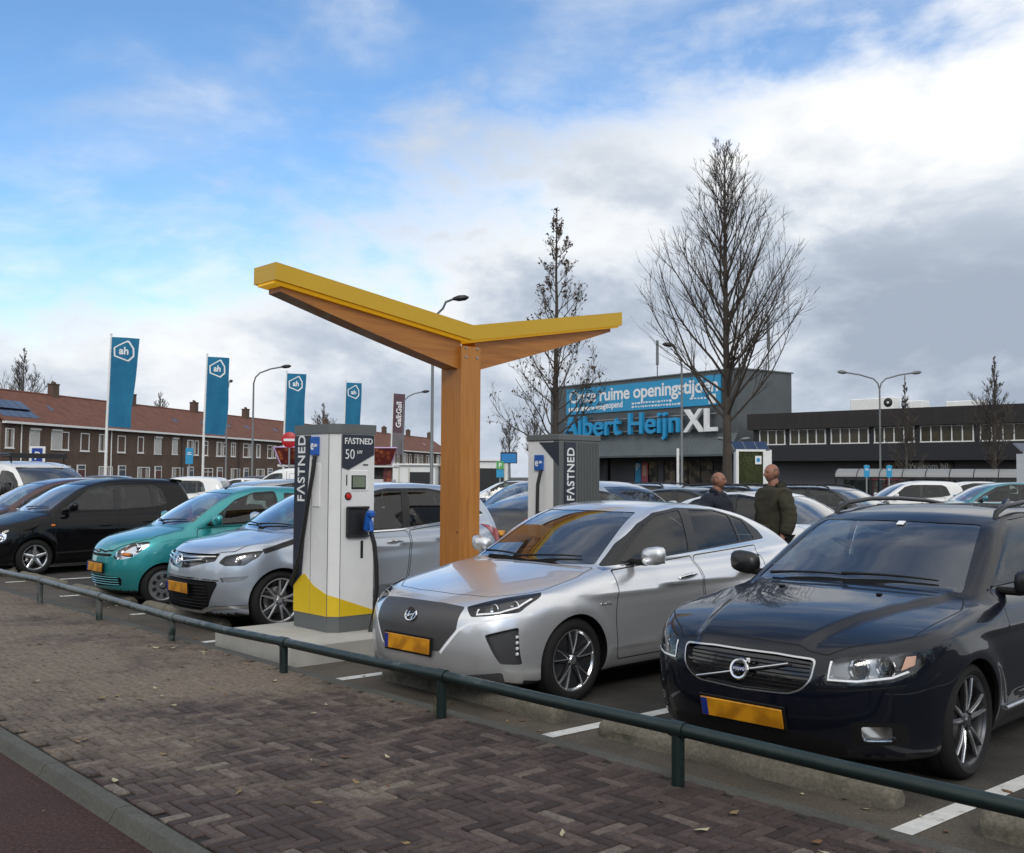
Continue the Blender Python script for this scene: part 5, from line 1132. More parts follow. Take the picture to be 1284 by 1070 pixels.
for s, ye, ze in ((-1, -2.33, 3.43), (1, 2.33, 3.50)):
    b = MB(); yc = s*.10; k = 14; top, bot = [], []
    for i in range(k + 1):
        t = i/k; y = yc + (ye - yc)*t; zt = 3.165 + (.355 if s < 0 else .43)*max(0, abs(y))/2.42; zb = 2.84 + (ze - 2.84)*t - .012*math.sin(PI*t)
        top.append((y, Z(zt))); bot.append((y, Z(min(zb, zt - .05))))
    b.prism(top + bot[::-1], 'yz', -.115, .115); b.obj('arm', TIMA, cano, angle=.5)
    # yellow channel: two deep fascias, a lid and an end plate
    b = MB(); zc, ztop = 3.335, (3.685 if s < 0 else 3.748); ye2 = s*2.43
    def band(x0, x1, t0, t1):
        V = []
        for y, zz in ((0, zc), (ye2, ztop)):
            for x in (x0, x1):
                for dz in (t0, t1): V.append((x, y, Z(zz + dz)))
        F = [(0, 2, 3, 1), (4, 5, 7, 6), (0, 1, 5, 4), (2, 6, 7, 3), (0, 4, 6, 2), (1, 3, 7, 5)]; b.add(V, F if s > 0 else [f[::-1] for f in F])
    band(.195, .21, -.165, 0); band(-.21, -.195, -.165, 0); band(-.194, .194, -.022, -.003); b.box((0, ye2 + s*.006, Z(ztop - .083)), (.42, .012, .166)); b.obj('fascia', YEL, cano, angle=.5)
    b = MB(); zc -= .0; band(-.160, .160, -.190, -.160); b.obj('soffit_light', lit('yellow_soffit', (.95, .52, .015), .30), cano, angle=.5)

for y, z in ((-.08, 2.98), (.08, 2.98), (-.08, 3.08), (.08, 3.08)):
    b = MB(); b.lathe([(.001, .010), (.014, .009), (.016, 0)], c=(.18, y, Z(z)), axis='x', n=10); b.obj('bolt', MAT['galv'], cano)
b = MB(); b.box((0, 0, .012), (.50, .42, .024), bev=.004); b.obj('base_plate', MAT['galv'], cano)
# ---------------------------------------------------------------- flags, lamps, signs
FL = {}
def cloth(name, c, c2):
    m, nt, out = new_mat(name); b = bsdf(nt, c, .8); n = noise(nt, 1.1, 4.); r = ramp(nt, n.outputs[0], [(.3, c2), (.7, c)]); nt.links.new(r.outputs[0], b.inputs['Base Color'])
    tl = nt.nodes.new('ShaderNodeBsdfTranslucent'); nt.links.new(r.outputs[0], tl.inputs[0]); mx = nt.nodes.new('ShaderNodeMixShader'); mx.inputs[0].default_value = .35; nt.links.new(b.outputs[0], mx.inputs[1]); nt.links.new(tl.outputs[0], mx.inputs[2]); nt.links.new(mx.outputs[0], out.inputs[0]); return m
AHB = cloth('flag_blue', (.028, .235, .40), (.018, .17, .32)); GAL = cloth('flag_maroon', (.17, .10, .12), (.12, .07, .085)); GREYC = cloth('flag_grey', (.25, .22, .23), (.2, .18, .19))
VIEWR = np.array([.672, .741, 0.])       # flags stream to the right along this direction
def flag(loc, h, w, fh, label, kind, seed):
    r = np.random.default_rng(seed); root = thing('banner_flag', label, 'flag', (*loc, 0), math.atan2(VIEWR[1], VIEWR[0]), 'tall banner flags on white poles')
    b = MB(); b.tube([(0, 0, 0), (.02, 0, h*.5), (.12, 0, h)], [.075, .06, .04], n=12); b.lathe([(.001, .06), (.05, .04), (.06, 0), (.05, -.03)], c=(.12, 0, h), n=10); b.obj('flagpole', MAT['white2'], root, angle=.8)
    nx, nz = 14, 34; V = []; ph = r.uniform(0, 6)
    def pt(u, v):
        lean = .12*(1 - v*fh/h*1.0) - .05; A = (.09 + .16*v)*u
        return np.array([.10 + lean*.6 + w*u*(1 - .05*math.sin(v*2.2 + ph)**2) - .10*v, A*math.sin(5*u + 3.5*v + ph) + .05*math.sin(9*v + ph)*u, h - .12 - fh*v - .10*u*(.6 + .4*v)])
    for j in range(nz + 1):
        for i in range(nx + 1): V.append(pt(i/nx, j/nz))
    F = [(j*(nx+1) + i, (j+1)*(nx+1) + i, (j+1)*(nx+1) + i + 1, j*(nx+1) + i + 1) for j in range(nz) for i in range(nx)]
    mi = [0]*len(F)
    if kind == 'gall': mi = [1 if j > nz*.62 else 0 for j in range(nz) for i in range(nx)]
    fl = mesh_obj('flag_cloth', V, F, [AHB, GREYC] if kind != 'gall' else [GAL, GREYC], mi, root, angle=3)
    lg = MB()
    def stick(VV, FF):
        out = []
        for q in VV: u = q[0]; v = q[1]; a = pt(u, v); out.append(a + np.array([0, -.012 - abs(q[2] if len(q) > 2 else 0), 0]))
        lg.add(out, FF)
    if kind == 'ah':
        hexa = [(.10, .115), (.13, .215), (.66, .265), (.86, .205), (.84, .115), (.66, .035), (.60, .030)]
        a = hexa; c = [(.485 + (p - .485)*.84, .15 + (q - .15)*.84) for p, q in a]; n = len(a); VV = []; 
        for p, q in ((a, c),):
            for k in range(n):
                for t in np.linspace(0, 1, 4, endpoint=False):
                    o1 = np.array(a[k])*(1 - t) + np.array(a[(k+1) % n])*t; i1 = np.array(c[k])*(1 - t) + np.array(c[(k+1) % n])*t; VV += [o1, i1]
        m = len(VV); stick(VV, [(k, k + 1, (k + 3) % m, (k + 2) % m) for k in range(0, m, 2)])
        T, TF = text_mesh('ah', .42, .012, 1., 0.); T = T.copy(); stick([(.49 + p[0]*.88, .185 - p[1]*.88*w/fh, 0) for p in T], TF)
    elif kind == 'gall':
        T, TF = text_mesh('Gall:Gall', .58, .012, 1., 0., 'LEFT'); stick([(.70 - p[1]/w, .56 - p[0]/fh, 0) for p in T], TF)
    if lg.V: lg.obj('flag_emblem', MAT['lettw'], fl, angle=3)
    return root
flag((-47.44, 18.04), 8.05, 1.25, 4.1, 'largest blue banner flag with white logo, leftmost of the row', 'ah', 1)
flag((-51.71, 24.80), 8.05, 1.20, 4.1, 'second blue banner flag from the left, beside a thin lamp post', 'ah', 2)
flag((-56.68, 32.44), 8.05, 1.22, 4.1, 'blue banner flag above the red no entry sign', 'ah', 3)
flag((-59.40, 38.53), 8.05, 1.08, 4.1, 'smallest blue banner flag, seen above the white charger', 'ah', 4)
flag((-64.78, 46.31), 8.05, .95, 4.6, 'maroon and grey banner flag with white vertical lettering', 'gall', 5)
def lamp_head(b, p, d, l=.55):
    d = np.array(d, float); b.tube([p - d*.05, p + d*l*.3, p + d*l*.75, p + d*l], [.05, .11, .10, .03], n=10)
def street_lamp(loc, h, arms, label, reach=1.6, r=.085):
    root = thing('street_lamp', label, 'street lamp', (*loc, 0), 0, 'grey street lamps around the car park')
    b = MB(); b.tube([(0, 0, 0), (0, 0, 1.1), (0, 0, 1.15), (0, 0, h - .9)], [r, r, r*.72, r*.55], n=12); b.obj('pole', MAT['pole'], root, angle=.8)
    for d in arms:
        d = np.array([d[0], d[1], 0.]); P = [(np.array([0, 0, h - .95])), np.array([0, 0, h - .6]) + d*.10, np.array([0, 0, h - .35]) + d*.35, np.array([0, 0, h - .12]) + d*reach*.6, np.array([0, 0, h]) + d*reach]
        b = MB(); b.tube(P, [r*.5]*5, n=8); a = b.obj('arm', MAT['pole'], root, angle=.8); b = MB(); lamp_head(b, P[-1], d*.95 + np.array([0, 0, .10])); b.obj('lamp_head', MAT['blackp'] if len(arms) == 1 else MAT['pole'], a, angle=.9)
    return root
V_ = VIEWR[:2]
street_lamp((-29.20, 22.64), 8.0, [V_], 'nearest street lamp, its pole rising beside the timber column', .75)
street_lamp((-53.41, 28.59), 7.8, [V_], 'street lamp with long arm between second and third blue flags', 1.6)
street_lamp((-63.96, 32.31), 7.95, [(-V_[1]*.9, V_[0]*.9)], 'thin street lamp just right of the second blue flag', .7)
street_lamp((-93.79, 36.68), 4.9, [V_], 'short street lamp in front of the brick houses, right of the first flag', .8)
street_lamp((-62.54, 45.79), 7.9, [V_], 'street lamp behind the maroon banner flag', 1.4)
street_lamp((-29.90, 55.69), 7.75, [V_, -V_], 'double armed street lamp in front of the long dark building', 1.9)
street_lamp((-31.25, 39.31), 8.0, [-V_], 'street lamp half hidden behind the large bare tree', .4)
street_lamp((-37.6, 52.3), 4.0, [V_, -V_], 'small double lamp near the supermarket doors', .5, .05)
def sign_post(name, loc, h, label, cat, build, rz=None, r=.035, pole='galv'):
    root = thing(name, label, cat, (*loc, 0), math.atan2(VIEWR[1], VIEWR[0]) if rz is None else rz); b = MB(); b.tube([(0, .03, 0), (0, .03, h)], r, n=10); b.obj('post', MAT[pole], root, angle=.8); build(root); return root
BLUE = plain('sign_blue', (.02, .20, .50), .4); NAVY = plain('sign_navy', (.015, .05, .30), .4); SRED = plain('sign_red', (.45, .012, .02), .4); SGRN = plain('sign_green', (.10, .38, .10), .4); CYAN = plain('sign_cyan', (.03, .30, .55), .4)
def p_board(root):
    b = MB(); b.box((0, 0, 2.3), (.62, .02, .82), 0, bev=.006); b.box((0, -.013, 2.36), (.42, .006, .56), 1, bev=.002); led_text(b, 'P', .44, (0, -.018, 2.20), (1, 0, 0), (0, 0, 1), .006, 1., 0); b.obj('sign_board', [MAT['white2'], NAVY], root)
sign_post('parking_sign', (-41.98, 13.33), 2.6, 'white and blue parking sign behind the white van roof rack', 'sign', p_board)
def blue_board(h, w, z):
    def f(root): b = MB(); b.box((0, 0, z), (w, .03, h), 0, bev=.004); b.box((0, -.017, z + h*.2), (w*.5, .004, h*.05), 1); b.box((0, -.017, z + h*.1), (w*.6, .004, h*.05), 1); b.obj('sign_board', [CYAN, MAT['lettw']], root)
    return f
sign_post('information_sign', (-47.54, 22.10), 2.9, 'small light blue sign on a post before the brick houses', 'sign', blue_board(.78, .36, 2.55))
def no_entry(root):
    b = MB(); b.lathe([(.001, -.02), (.31, -.02), (.325, -.01), (.325, .01), (.001, .01)], c=(0, 0, 3.12), axis='y', n=36, m=0); b.box((0, -.024, 3.12), (.46, .006, .10), 1); b.obj('sign_disc', [SRED, MAT['white2']], root)
sign_post('no_entry_sign', (-38.10, 22.07), 3.2, 'round red no entry sign on a post left of the charger', 'sign', no_entry)
def pgreen(root): b = MB(); b.box((0, 0, 2.14), (.32, .02, .34), 0, bev=.004); led_text(b, 'P', .28, (0, -.014, 2.04), (1, 0, 0), (0, 0, 1), .005, 1., 2); b.box((0, 0, 1.78), (.32, .02, .34), 1, bev=.004); b.obj('sign_board', [SGRN, CYAN, MAT['lettw']], root)
sign_post('parking_sign', (-33.71, 29.89), 2.3, 'green and blue parking sign between column and second charger', 'sign', pgreen)
def bboard(root): b = MB(); b.box((0, 0, 2.52), (.78, .12, .52), 0, bev=.01); b.box((0, -.065, 2.50), (.70, .01, .42), 1); b.obj('sign_board', [MAT['blackp'], BLUE], root)
sign_post('billboard', (-35.69, 32.18), 2.7, 'blue billboard panel left of the second charger', 'billboard', bboard, r=.05)
for p_, l in (((-24.55, 44.46), 'left blue sign on a post at the trolley shelter'), ((-23.85, 45.23), 'right blue sign on a post at the trolley shelter')): sign_post('information_sign', p_, 2.3, l, 'sign', blue_board(.55, .26, 2.0))
b = MB(); b.tube([(0, 0, 0), (0, 0, 3.75)], .10, n=10); tag(b.obj('white_pole', MAT['white2'], loc=(-47.5, 59.3, 0)), 'plain white pole in front of the supermarket doors', 'pole')
# ---------------------------------------------------------------- brick terrace
def brick_wall():
    m, nt, out = new_mat('terrace_brick'); b = bsdf(nt, rough=.85); tc = nt.nodes.new('ShaderNodeTexCoord'); mp = nt.nodes.new('ShaderNodeMapping'); mp.inputs['Rotation'].default_value = (PI/2, 0, 0); nt.links.new(tc.outputs['Object'], mp.inputs[0])
    t = nt.nodes.new('ShaderNodeTexBrick'); t.inputs['Scale'].default_value = 1.; t.inputs['Brick Width'].default_value = .22; t.inputs['Row Height'].default_value = .065; t.inputs['Mortar Size'].default_value = .008; t.inputs['Color1'].default_value = (.085, .048, .034, 1); t.inputs['Color2'].default_value = (.125, .072, .05, 1); t.inputs['Mortar'].default_value = (.11, .095, .08, 1)
    nt.links.new(mp.outputs[0], t.inputs[0]); n = noise(nt, .7, 5.); r = ramp(nt, n.outputs[0], [(.3, (.72, .72, .72)), (.7, (1.2, 1.17, 1.12))])
    nt.links.new(mixc(nt, 1., t.outputs[0], r.outputs[0], 'MULTIPLY'), b.inputs['Base Color']); nt.links.new(b.outputs[0], out.inputs[0]); return m
def roof_tiles():
    m, nt, out = new_mat('roof_tiles'); b = bsdf(nt, rough=.8); tc = nt.nodes.new('ShaderNodeTexCoord'); sp = nt.nodes.new('ShaderNodeSeparateXYZ'); nt.links.new(tc.outputs['Object'], sp.inputs[0])
    n = noise(nt, 1.3, 6., .7); n2 = noise(nt, 14., 2.); c = ramp(nt, n.outputs[0], [(.3, (.115, .042, .026)), (.7, (.20, .082, .05))]); c2 = ramp(nt, n2.outputs[0], [(.3, (.75, .75, .75)), (.7, (1.2, 1.2, 1.2))])
    nt.links.new(mixc(nt, 1., c.outputs[0], c2.outputs[0], 'MULTIPLY'), b.inputs['Base Color'])
    s = math_n(nt, 'SINE', math_n(nt, 'MULTIPLY', sp.outputs[0], 2*PI/.24)); w = math_n(nt, 'FRACT', math_n(nt, 'MULTIPLY', sp.outputs[2], 1/.22))
    nt.links.new(bump(nt, math_n(nt, 'ADD', s, math_n(nt, 'MULTIPLY', w, 2.)), .6, .03), b.inputs['Normal']); nt.links.new(b.outputs[0], out.inputs[0]); return m
BRK, TIL = brick_wall(), roof_tiles()
PANE = plain('window_pane', (.018, .021, .024), .06, var=.5, scale=2., coat=.6); CURT = plain('curtain', (.38, .37, .34), .8, var=.3, scale=5.); SHUT = plain('roller_shutter', (.55, .54, .51), .6, var=.06, scale=4.); DOORM = plain('door_paint', (.05, .06, .075), .4); BRN = plain('brown_door', (.10, .03, .022), .4); SOL = plain('solar_cell', (.010, .014, .032), .12, coat=.8)
DK = plain('gutter_dark', (.03, .03, .03), .5)
HW = 5.63
def house_window(b_parent, x, z, w, h, kind, y=0.):
    f = MB(); t = .075
    f.box((x + w/2, y - .02, z - .035), (w + .12, .12, .07), 0); f.box((x + t/2, y - .015, z + h/2), (t, .07, h), 0); f.box((x + w - t/2, y - .015, z + h/2), (t, .07, h), 0); f.box((x + w/2, y - .0145, z + h - t/2), (w - .004, .072, t), 0); f.box((x + w/2, y - .0145, z + t/2), (w - .004, .072, t), 0)
    if kind in ('transom', 'split'): f.box((x + w/2, y - .013, z + h*.70), (w - .01, .068, .06), 0)
    if kind == 'split': f.box((x + w/2, y - .012, z + h/2), (.06, .066, h - .02), 0)
    o = f.obj('window', MAT['white2'], b_parent)
    if kind == 'shutter':
        p = MB()
        for k in range(int(h/.09)): p.box((x + w/2, y - .05, z + .045 + k*.09), (w - .05, .03, .082), 0, bev=.01)
        p.box((x + w/2, y - .09, z + h + .05), (w + .08, .16, .16)); p.obj('roller_shutter', SHUT, o)
    else:
        p = MB(); p.box((x + w/2, y + .012, z + h/2), (w - .06, .02, h - .06), 0)
        if kind == 'curtain': p.box((x + w*.25, y + .0, z + h/2), (w*.28, .01, h - .1), 1); p.box((x + w*.78, y + .0, z + h/2), (w*.25, .01, h - .1), 1)
        p.obj('pane', [PANE, CURT], o)
def house(i, seed, label):
    r = np.random.default_rng(seed); u = np.array([-.554, .832]); p = np.array([-83.71, 23.95]) + u*(HW*i)
    root = thing('terraced_house', label, 'house', (p[0], p[1], 0), math.radians(123.66), 'terraced brick houses')
    b = MB(); b.prism([(0, 0), (8, 0), (8, 5.5), (4, 8.15), (0, 5.5)], 'yz', 0, HW, 0); b.obj('wall', BRK, root)
    b = MB()
    for s, y0, y1 in ((0, -.30, 4.0), (1, 8.30, 4.0)):
        z0 = 5.42; V = []
        for x in (0, HW):
            for d in (.07, .20): V += [(x, y0, z0 + d), (x, y1, 8.22 + d - .02)]
        F = [(0, 1, 5, 4), (2, 6, 7, 3), (0, 4, 6, 2), (1, 3, 7, 5), (0, 2, 3, 1), (4, 5, 7, 6)]; b.add(V, F)
    b.tube([(0, 4, 8.38), (HW, 4, 8.38)], .11, n=8); rf = b.obj('roof', TIL, root)
    b = MB(); b.box((HW/2, -.24, 5.53), (HW, .34, .17)); b.obj('gutter', MAT['white2'], root)
    if i % 2 == 0: b = MB(); b.tube([(2.06, -.09, .2), (2.06, -.09, 5.45)], .05, n=8); b.obj('downpipe', MAT['white2'] if i < 3 else DK, root)
    else: b = MB(); b.box((HW - .45, 4, 8.75), (.75, .6, 1.15)); b.box((HW - .45, 4, 9.36), (.84, .68, .09)); b.tube([(HW - .6, 4, 9.3), (HW - .6, 4, 9.62)], .10, n=8); b.tube([(HW - .3, 4, 9.3), (HW - .3, 4, 9.58)], .10, n=8); b.obj('chimney', BRK, rf)
    kinds = ['transom', 'split', 'plain', 'curtain', 'transom', 'plain']
    k1 = 'shutter' if r.random() < .22 and i else kinds[r.integers(6)]; k2 = 'shutter' if r.random() < .25 else kinds[r.integers(6)]
    if i == 0: k1, k2 = 'curtain', 'shutter'
    if i == 1: k1, k2 = 'plain', 'plain'
    if i == 1: house_window(root, -.05, 3.6, 1.15, 1.5, 'shutter')
    house_window(root, .42 if i != 1 else 1.18, 3.58, .92, 1.5, k1); house_window(root, 3.05 if i != 1 else 3.6, 3.55, 1.15, 1.52, k2)
    if i > 3: house_window(root, 4.45, 3.58, .7, 1.48, kinds[r.integers(6)])
    house_window(root, .5, .95, 1.9, 1.35, 'split' if r.random() < .6 else 'curtain')
    d = MB(); d.box((3.75, -.02, 1.2), (1.10, .10, 2.4), 0); d.box((3.75, -.075, 1.0), (.86, .03, 1.98), 1); d.box((3.75, -.075, 2.2), (.86, .03, .28), 2); d.obj('door', [MAT['white2'], DOORM if r.random() < .5 else BRN, PANE], root)
    if i < 9 or r.random() < .4:
        sx = r.uniform(1., 4.4); b = MB(); b.box((sx, 1.95, 7.02), (.55, .80, .07), 0, rx=math.atan2(2.8, 4.3)); b.box((sx, 1.93, 7.05), (.43, .66, .05), 1, rx=math.atan2(2.8, 4.3)); b.obj('skylight', [MAT['galv'], PANE], rf)
    if i == 0:
        b = MB(); a = math.atan2(2.8, 4.3)
        for k in range(4):
            for q in range(2): b.box((1.0 + k*1.05, .85 + q*1.32*math.cos(a)*.8, 6.36 + q*.80*.88), (1.0, 1.28, .05), 0, rx=a)
        b.obj('solar_panel', SOL, rf)
    return root
ORD = ['first', 'second', 'third', 'fourth', 'fifth', 'sixth', 'seventh', 'eighth', 'ninth', 'tenth', 'eleventh', 'twelfth', 'thirteenth', 'fourteenth', 'fifteenth', 'sixteenth', 'seventeenth', 'eighteenth', 'nineteenth', 'twentieth']
for i in range(20):
    l = 'brick terraced house with solar panels on its red roof, nearest of the row' if i == 0 else 'farthest brick terraced house of the row, by the timber column' if i == 19 else f'{ORD[i]} brick terraced house of the row counted from the left edge of the photo'
    house(i, 40 + i, l)
# ---------------------------------------------------------------- supermarket
def ribbed(name, col, pitch, axis=0, strength=.7):
    m, nt, out = new_mat(name); b = bsdf(nt, col, .42, .25); tc = nt.nodes.new('ShaderNodeTexCoord'); sp = nt.nodes.new('ShaderNodeSeparateXYZ'); nt.links.new(tc.outputs['Object'], sp.inputs[0])
    w = math_n(nt, 'FRACT', math_n(nt, 'MULTIPLY', sp.outputs[axis], 1/pitch)); g = math_n(nt, 'GREATER_THAN', w, .9); n = noise(nt, .6, 4.); r = ramp(nt, n.outputs[0], [(.3, tuple(c*.85 for c in col)), (.7, tuple(c*1.15 for c in col))])
    nt.links.new(mixc(nt, math_n(nt, 'MULTIPLY', g, .45), r.outputs[0], tuple(c*.4 for c in col)), b.inputs['Base Color']); nt.links.new(bump(nt, g, strength, .05), b.inputs['Normal']); nt.links.new(b.outputs[0], out.inputs[0]); return m
CLAD = ribbed('grey_cladding', (.085, .095, .10), .33); CLAD2 = ribbed('grey_soffit', (.10, .115, .115), .42); BROWN = ribbed('dark_brown_fascia', (.022, .018, .017), .6, 0, .3); GREYW = plain('grey_wall', (.085, .085, .095), .6, var=.08, scale=.6)
LETB = plain('letter_blue', (.018, .29, .56), .35); BAN = plain('banner_blue', (.02, .28, .52), .5, var=.06, scale=.6); WARM = None
def warm_int():
    m, nt, out = new_mat('shop_interior'); b = bsdf(nt, (.05, .04, .035), .5); tc = nt.nodes.new('ShaderNodeTexCoord'); v = nt.nodes.new('ShaderNodeTexVoronoi'); v.inputs['Scale'].default_value = 2.2; nt.links.new(tc.outputs['Object'], v.inputs[0])
    r = ramp(nt, v.outputs['Color'], [(.35, (.012, .012, .012)), (.6, (.09, .07, .05)), (.9, (.22, .17, .10))]); nt.links.new(r.outputs[0], b.inputs['Base Color']); nt.links.new(b.outputs[0], out.inputs[0]); return m
SHOP = warm_int()
ah = thing('supermarket', 'grey clad supermarket with blue banner and large blue and white letters', 'supermarket', (-69.29, 67.70, 0), math.radians(-6.61))
b = MB(); b.box((11.53, 3.1, 6.67), (23.06, 6.2, 6.46)); b.obj('upper_wall', CLAD, ah)
b = MB(); b.box((11.53, 3.1, 9.93), (23.3, 6.44, .10)); b.obj('parapet', MAT['greyp'], ah)
b = MB(); V = [(-.02, -.02, 5.05), (23.08, -.02, 5.05), (23.08, -1.0, 3.42), (-.02, -1.0, 3.42), (23.08, 0.4, 3.42), (-.02, .4, 3.42)]; b.add(V, [(0, 3, 2, 1), (3, 5, 4, 2), (0, 5, 3), (1, 2, 4)]); b.box((11.53, -1.0, 3.36), (23.14, .16, .16)); b.obj('canopy', CLAD2, ah, angle=.3)
b = MB(); b.box((11.53, 4.2, 1.7), (23.0, 4.2, 3.4)); b.obj('lower_wall', GREYW, ah)
b = MB()
for x0, x1 in ((13.0, 20.0), (9.3, 12.2)): b.box(((x0 + x1)/2, 2.08, 1.5), (x1 - x0, .06, 3.0), 0)
b.obj('shop_window', SHOP, ah)
for x in (13.0, 14.4, 15.8, 17.2, 18.6, 20.0): b = MB(); b.box((x, 2.03, 1.5), (.10, .08, 3.0)); b.obj('mullion', MAT['blackp'], ah)
for x in (1.5, 4.2, 7.0, 22.2): b = MB(); b.box((x, 1.0, 1.7), (.35, .35, 3.4)); b.obj('pillar', MAT['blackp'], ah)
b = MB(); b.box((9.9, 1.95, 1.9), (.7, .05, 2.0), 0); b.box((10.75, 1.95, 1.9), (.8, .05, 2.0), 1); b.box((10.75, 1.92, 2.2), (.5, .03, .9), 2); led_text(b, 'P', .9, (9.9, 1.91, 2.2), (1, 0, 0), (0, 0, 1), .01, 1., 3); b.obj('poster', [CYAN, plain('poster_pink', (.45, .10, .14), .5), plain('poster_peach', (.55, .33, .22), .5), MAT['lettw']], ah)
bn = MB(); bn.box((12.0, -.09, 8.42), (18.9, .10, 2.30)); bo = bn.obj('banner', BAN, ah)
t = MB(); V, F = text_mesh('Onze ruime openingstijden', 1.6, .035, 1., .0015, 'LEFT', .96, (18.2, 1.12)); t.add(place(V, (3.0, -.15, 8.32), (1, 0, 0), (0, 0, 1)), F); led_text(t, 'geopend', .78, (7.7, -.15, 7.62), (1, 0, 0), (0, 0, 1), .02, .95, 0, 'LEFT')
rr = np.random.default_rng(3)
for z, xa, xb, hh in ((7.72, 2.9, 7.5, .40), (7.86, 11.4, 16.2, .17), (7.55, 11.4, 17.2, .17), (7.86, 18.2, 19.9, .15)):
    x = xa
    while x < xb: w = rr.uniform(.16, .55)*max(.6, hh*3); t.box((min(x + w/2, xb), -.15, z + rr.uniform(-.02, .02)), (w, .012, hh*rr.uniform(.55, 1.)), 0); x += w + .12
t.box((20.6, -.15, 7.75), (.75, .012, .75), 0); t.obj('banner_lettering', MAT['lettw'], bo)
def letters(V, F):
    """split lettering into single letters (dots stay with their stems)"""
    par = list(range(len(V)))
    def root_(a):
        while par[a] != a: par[a] = par[par[a]]; a = par[a]
        return a
    for f in F:
        for k in f[1:]: par[root_(k)] = root_(f[0])
    xs = {}
    for k in range(len(V)): a = root_(k); lo, hi = xs.get(a, (9e9, -9e9)); xs[a] = (min(lo, V[k][0]), max(hi, V[k][0]))
    grp = []
    for a, (lo, hi) in sorted(xs.items(), key=lambda q: q[1]):
        if grp and lo < grp[-1][1] - .45*min(hi - lo, grp[-1][1] - grp[-1][0]): grp[-1][1] = max(hi, grp[-1][1]); grp[-1][2].add(a)
        else: grp.append([lo, hi, {a}])
    for lo, hi, ids in grp:
        idx = {}; VV = []; FF = []
        for f in F:
            if root_(f[0]) in ids:
                for k in f:
                    if k not in idx: idx[k] = len(VV); VV.append(V[k])
                FF.append([idx[k] for k in f])
        yield np.array(VV), FF
for word, width, x0, z0, bold, mat_ in (('Albert Heijn', 14.8, 2.6, 5.27, .03, LETB), ('XL', 3.5, 17.85, 5.25, .045, MAT['lettw'])):
    for V, F in letters(*text_mesh(word, 2.42, bold, 1., .14, 'LEFT', 1.02, (width, 1.75))):
        t = MB(); t.add(place(V, (x0, -.45, z0), (1, 0, 0), (0, 0, 1)), F); t.obj('sign_letter', mat_, ah)
t = MB()
for z in (5.5, 6.6): t.box((11.8, -.22, z), (18.6, .06, .06))
t.obj('sign_rail', MAT['galv'], ah)
for x, y, h, l in ((11.2, 3, 3.6, 'mast'), (22.2, 4.5, 4.6, 'mast')): t = MB(); t.tube([(x, y, 9.9), (x, y, 9.9 + h*.4), (x, y, 9.9 + h*.42), (x, y, 9.9 + h)], [.05, .05, .13, .12], n=8); t.obj('mast', MAT['pole'], ah, angle=.6)
# ---------------------------------------------------------------- long dark building
dk = thing('retail_building', 'long dark brown flat roofed building with a strip of upper windows', 'building', (-41.81, 59.70, 0), math.radians(5.08))
b = MB(); b.box((24, 6, 5.46), (48, 12, 1.08)); b.obj('fascia', BROWN, dk)
b = MB(); b.box((24, 6.2, 4.4), (47.6, 11.4, 1.05)); b.box((24, 6.1, 3.33), (47.8, 11.7, 1.08)); b.obj('upper_wall', plain('very_dark_wall', (.012, .012, .016), .5), dk)
GL = plain('office_pane', (.045, .040, .026), .08, var=.6, scale=.9, spec=.25);  # yellowish reflection is put into the pane colour
x = .75; k = 0
while x < 46:
    n = (3, 4, 4, 4, 5)[k % 5]; w = .62
    if k > 4: n = 6
    f = MB(); f.box((x + n*w/2, .42, 3.905), (n*w + .1, .14, .07)); f.box((x + n*w/2, .42, 4.87), (n*w + .1, .12, .05))
    for q in range(n + 1): f.box((x + q*w, .425, 4.39), (.055, .11, .92))
    fo = f.obj('window', MAT['white2'], dk); p = MB(); p.box((x + n*w/2, .47, 4.39), (n*w, .03, .92)); p.obj('pane', GL, fo); x += n*w + .42; k += 1
b = MB(); b.box((24, 7, 1.4), (47.4, 10, 2.79)); b.obj('lower_wall', GREYW, dk)
b = MB(); b.box((10.6, 1.94, 1.45), (5.0, .10, 2.5), 0); b.box((30, 1.94, 1.4), (9, .10, 2.5), 0); b.obj('shop_window', SHOP, dk)
b = MB(); b.box((8.9, 1.85, 1.3), (1.8, .05, 1.5), 0)
for k in range(26): b.lathe([(.001, -.03), (.12, -.01), (.14, .01)], c=(8.1 + rr.uniform(0, 1.6), 1.82, .65 + rr.uniform(0, 1.3)), axis='y', n=8, m=1 + k % 2)
b.obj('window_poster', [plain('poster_red', (.35, .05, .06), .5), plain('poster_pink2', (.55, .22, .20), .5), plain('poster_cream', (.5, .42, .33), .5)], dk)
t = MB(); led_text(t, 'Welkom bij', .52, (11.6, 1.86, 2.28), (1, 0, 0), (0, 0, 1), .012, 1., 0); t.obj('lettering', MAT['lettw'], dk)
for (x0, x1, y, h, nm) in ((6.3, 8.25, 3, .80, 'cooling_unit'), (8.35, 9.2, 3, .85, 'cooling_unit'), (9.7, 10.7, 4, .62, 'cooling_unit'), (11.8, 14.0, 5, .55, 'roof_hatch'), (16.9, 20.5, 7, 1.2, 'cooling_unit')):
    b = MB(); b.box(((x0 + x1)/2, y, 6 + h/2 + .08), (x1 - x0, 1.2, h), 0, bev=.04); b.box(((x0 + x1)/2, y, 6.06), (x1 - x0 - .2, 1.0, .14), 1)
    if nm == 'cooling_unit':
        for q in ((x0 + x1)/2 + .1,) if x0 == 8.35 else (): b.lathe([(.001, -.625), (.26, -.625), (.30, -.60)], c=(q, y, 6.1 + h*.55), axis='y', n=16, m=1); b.lathe([(.001, -.64), (.07, -.64), (.08, -.62)], c=(q, y, 6.1 + h*.55), axis='y', n=8, m=0)
    b.obj(nm, [MAT['white2'], MAT['blackp']], dk)
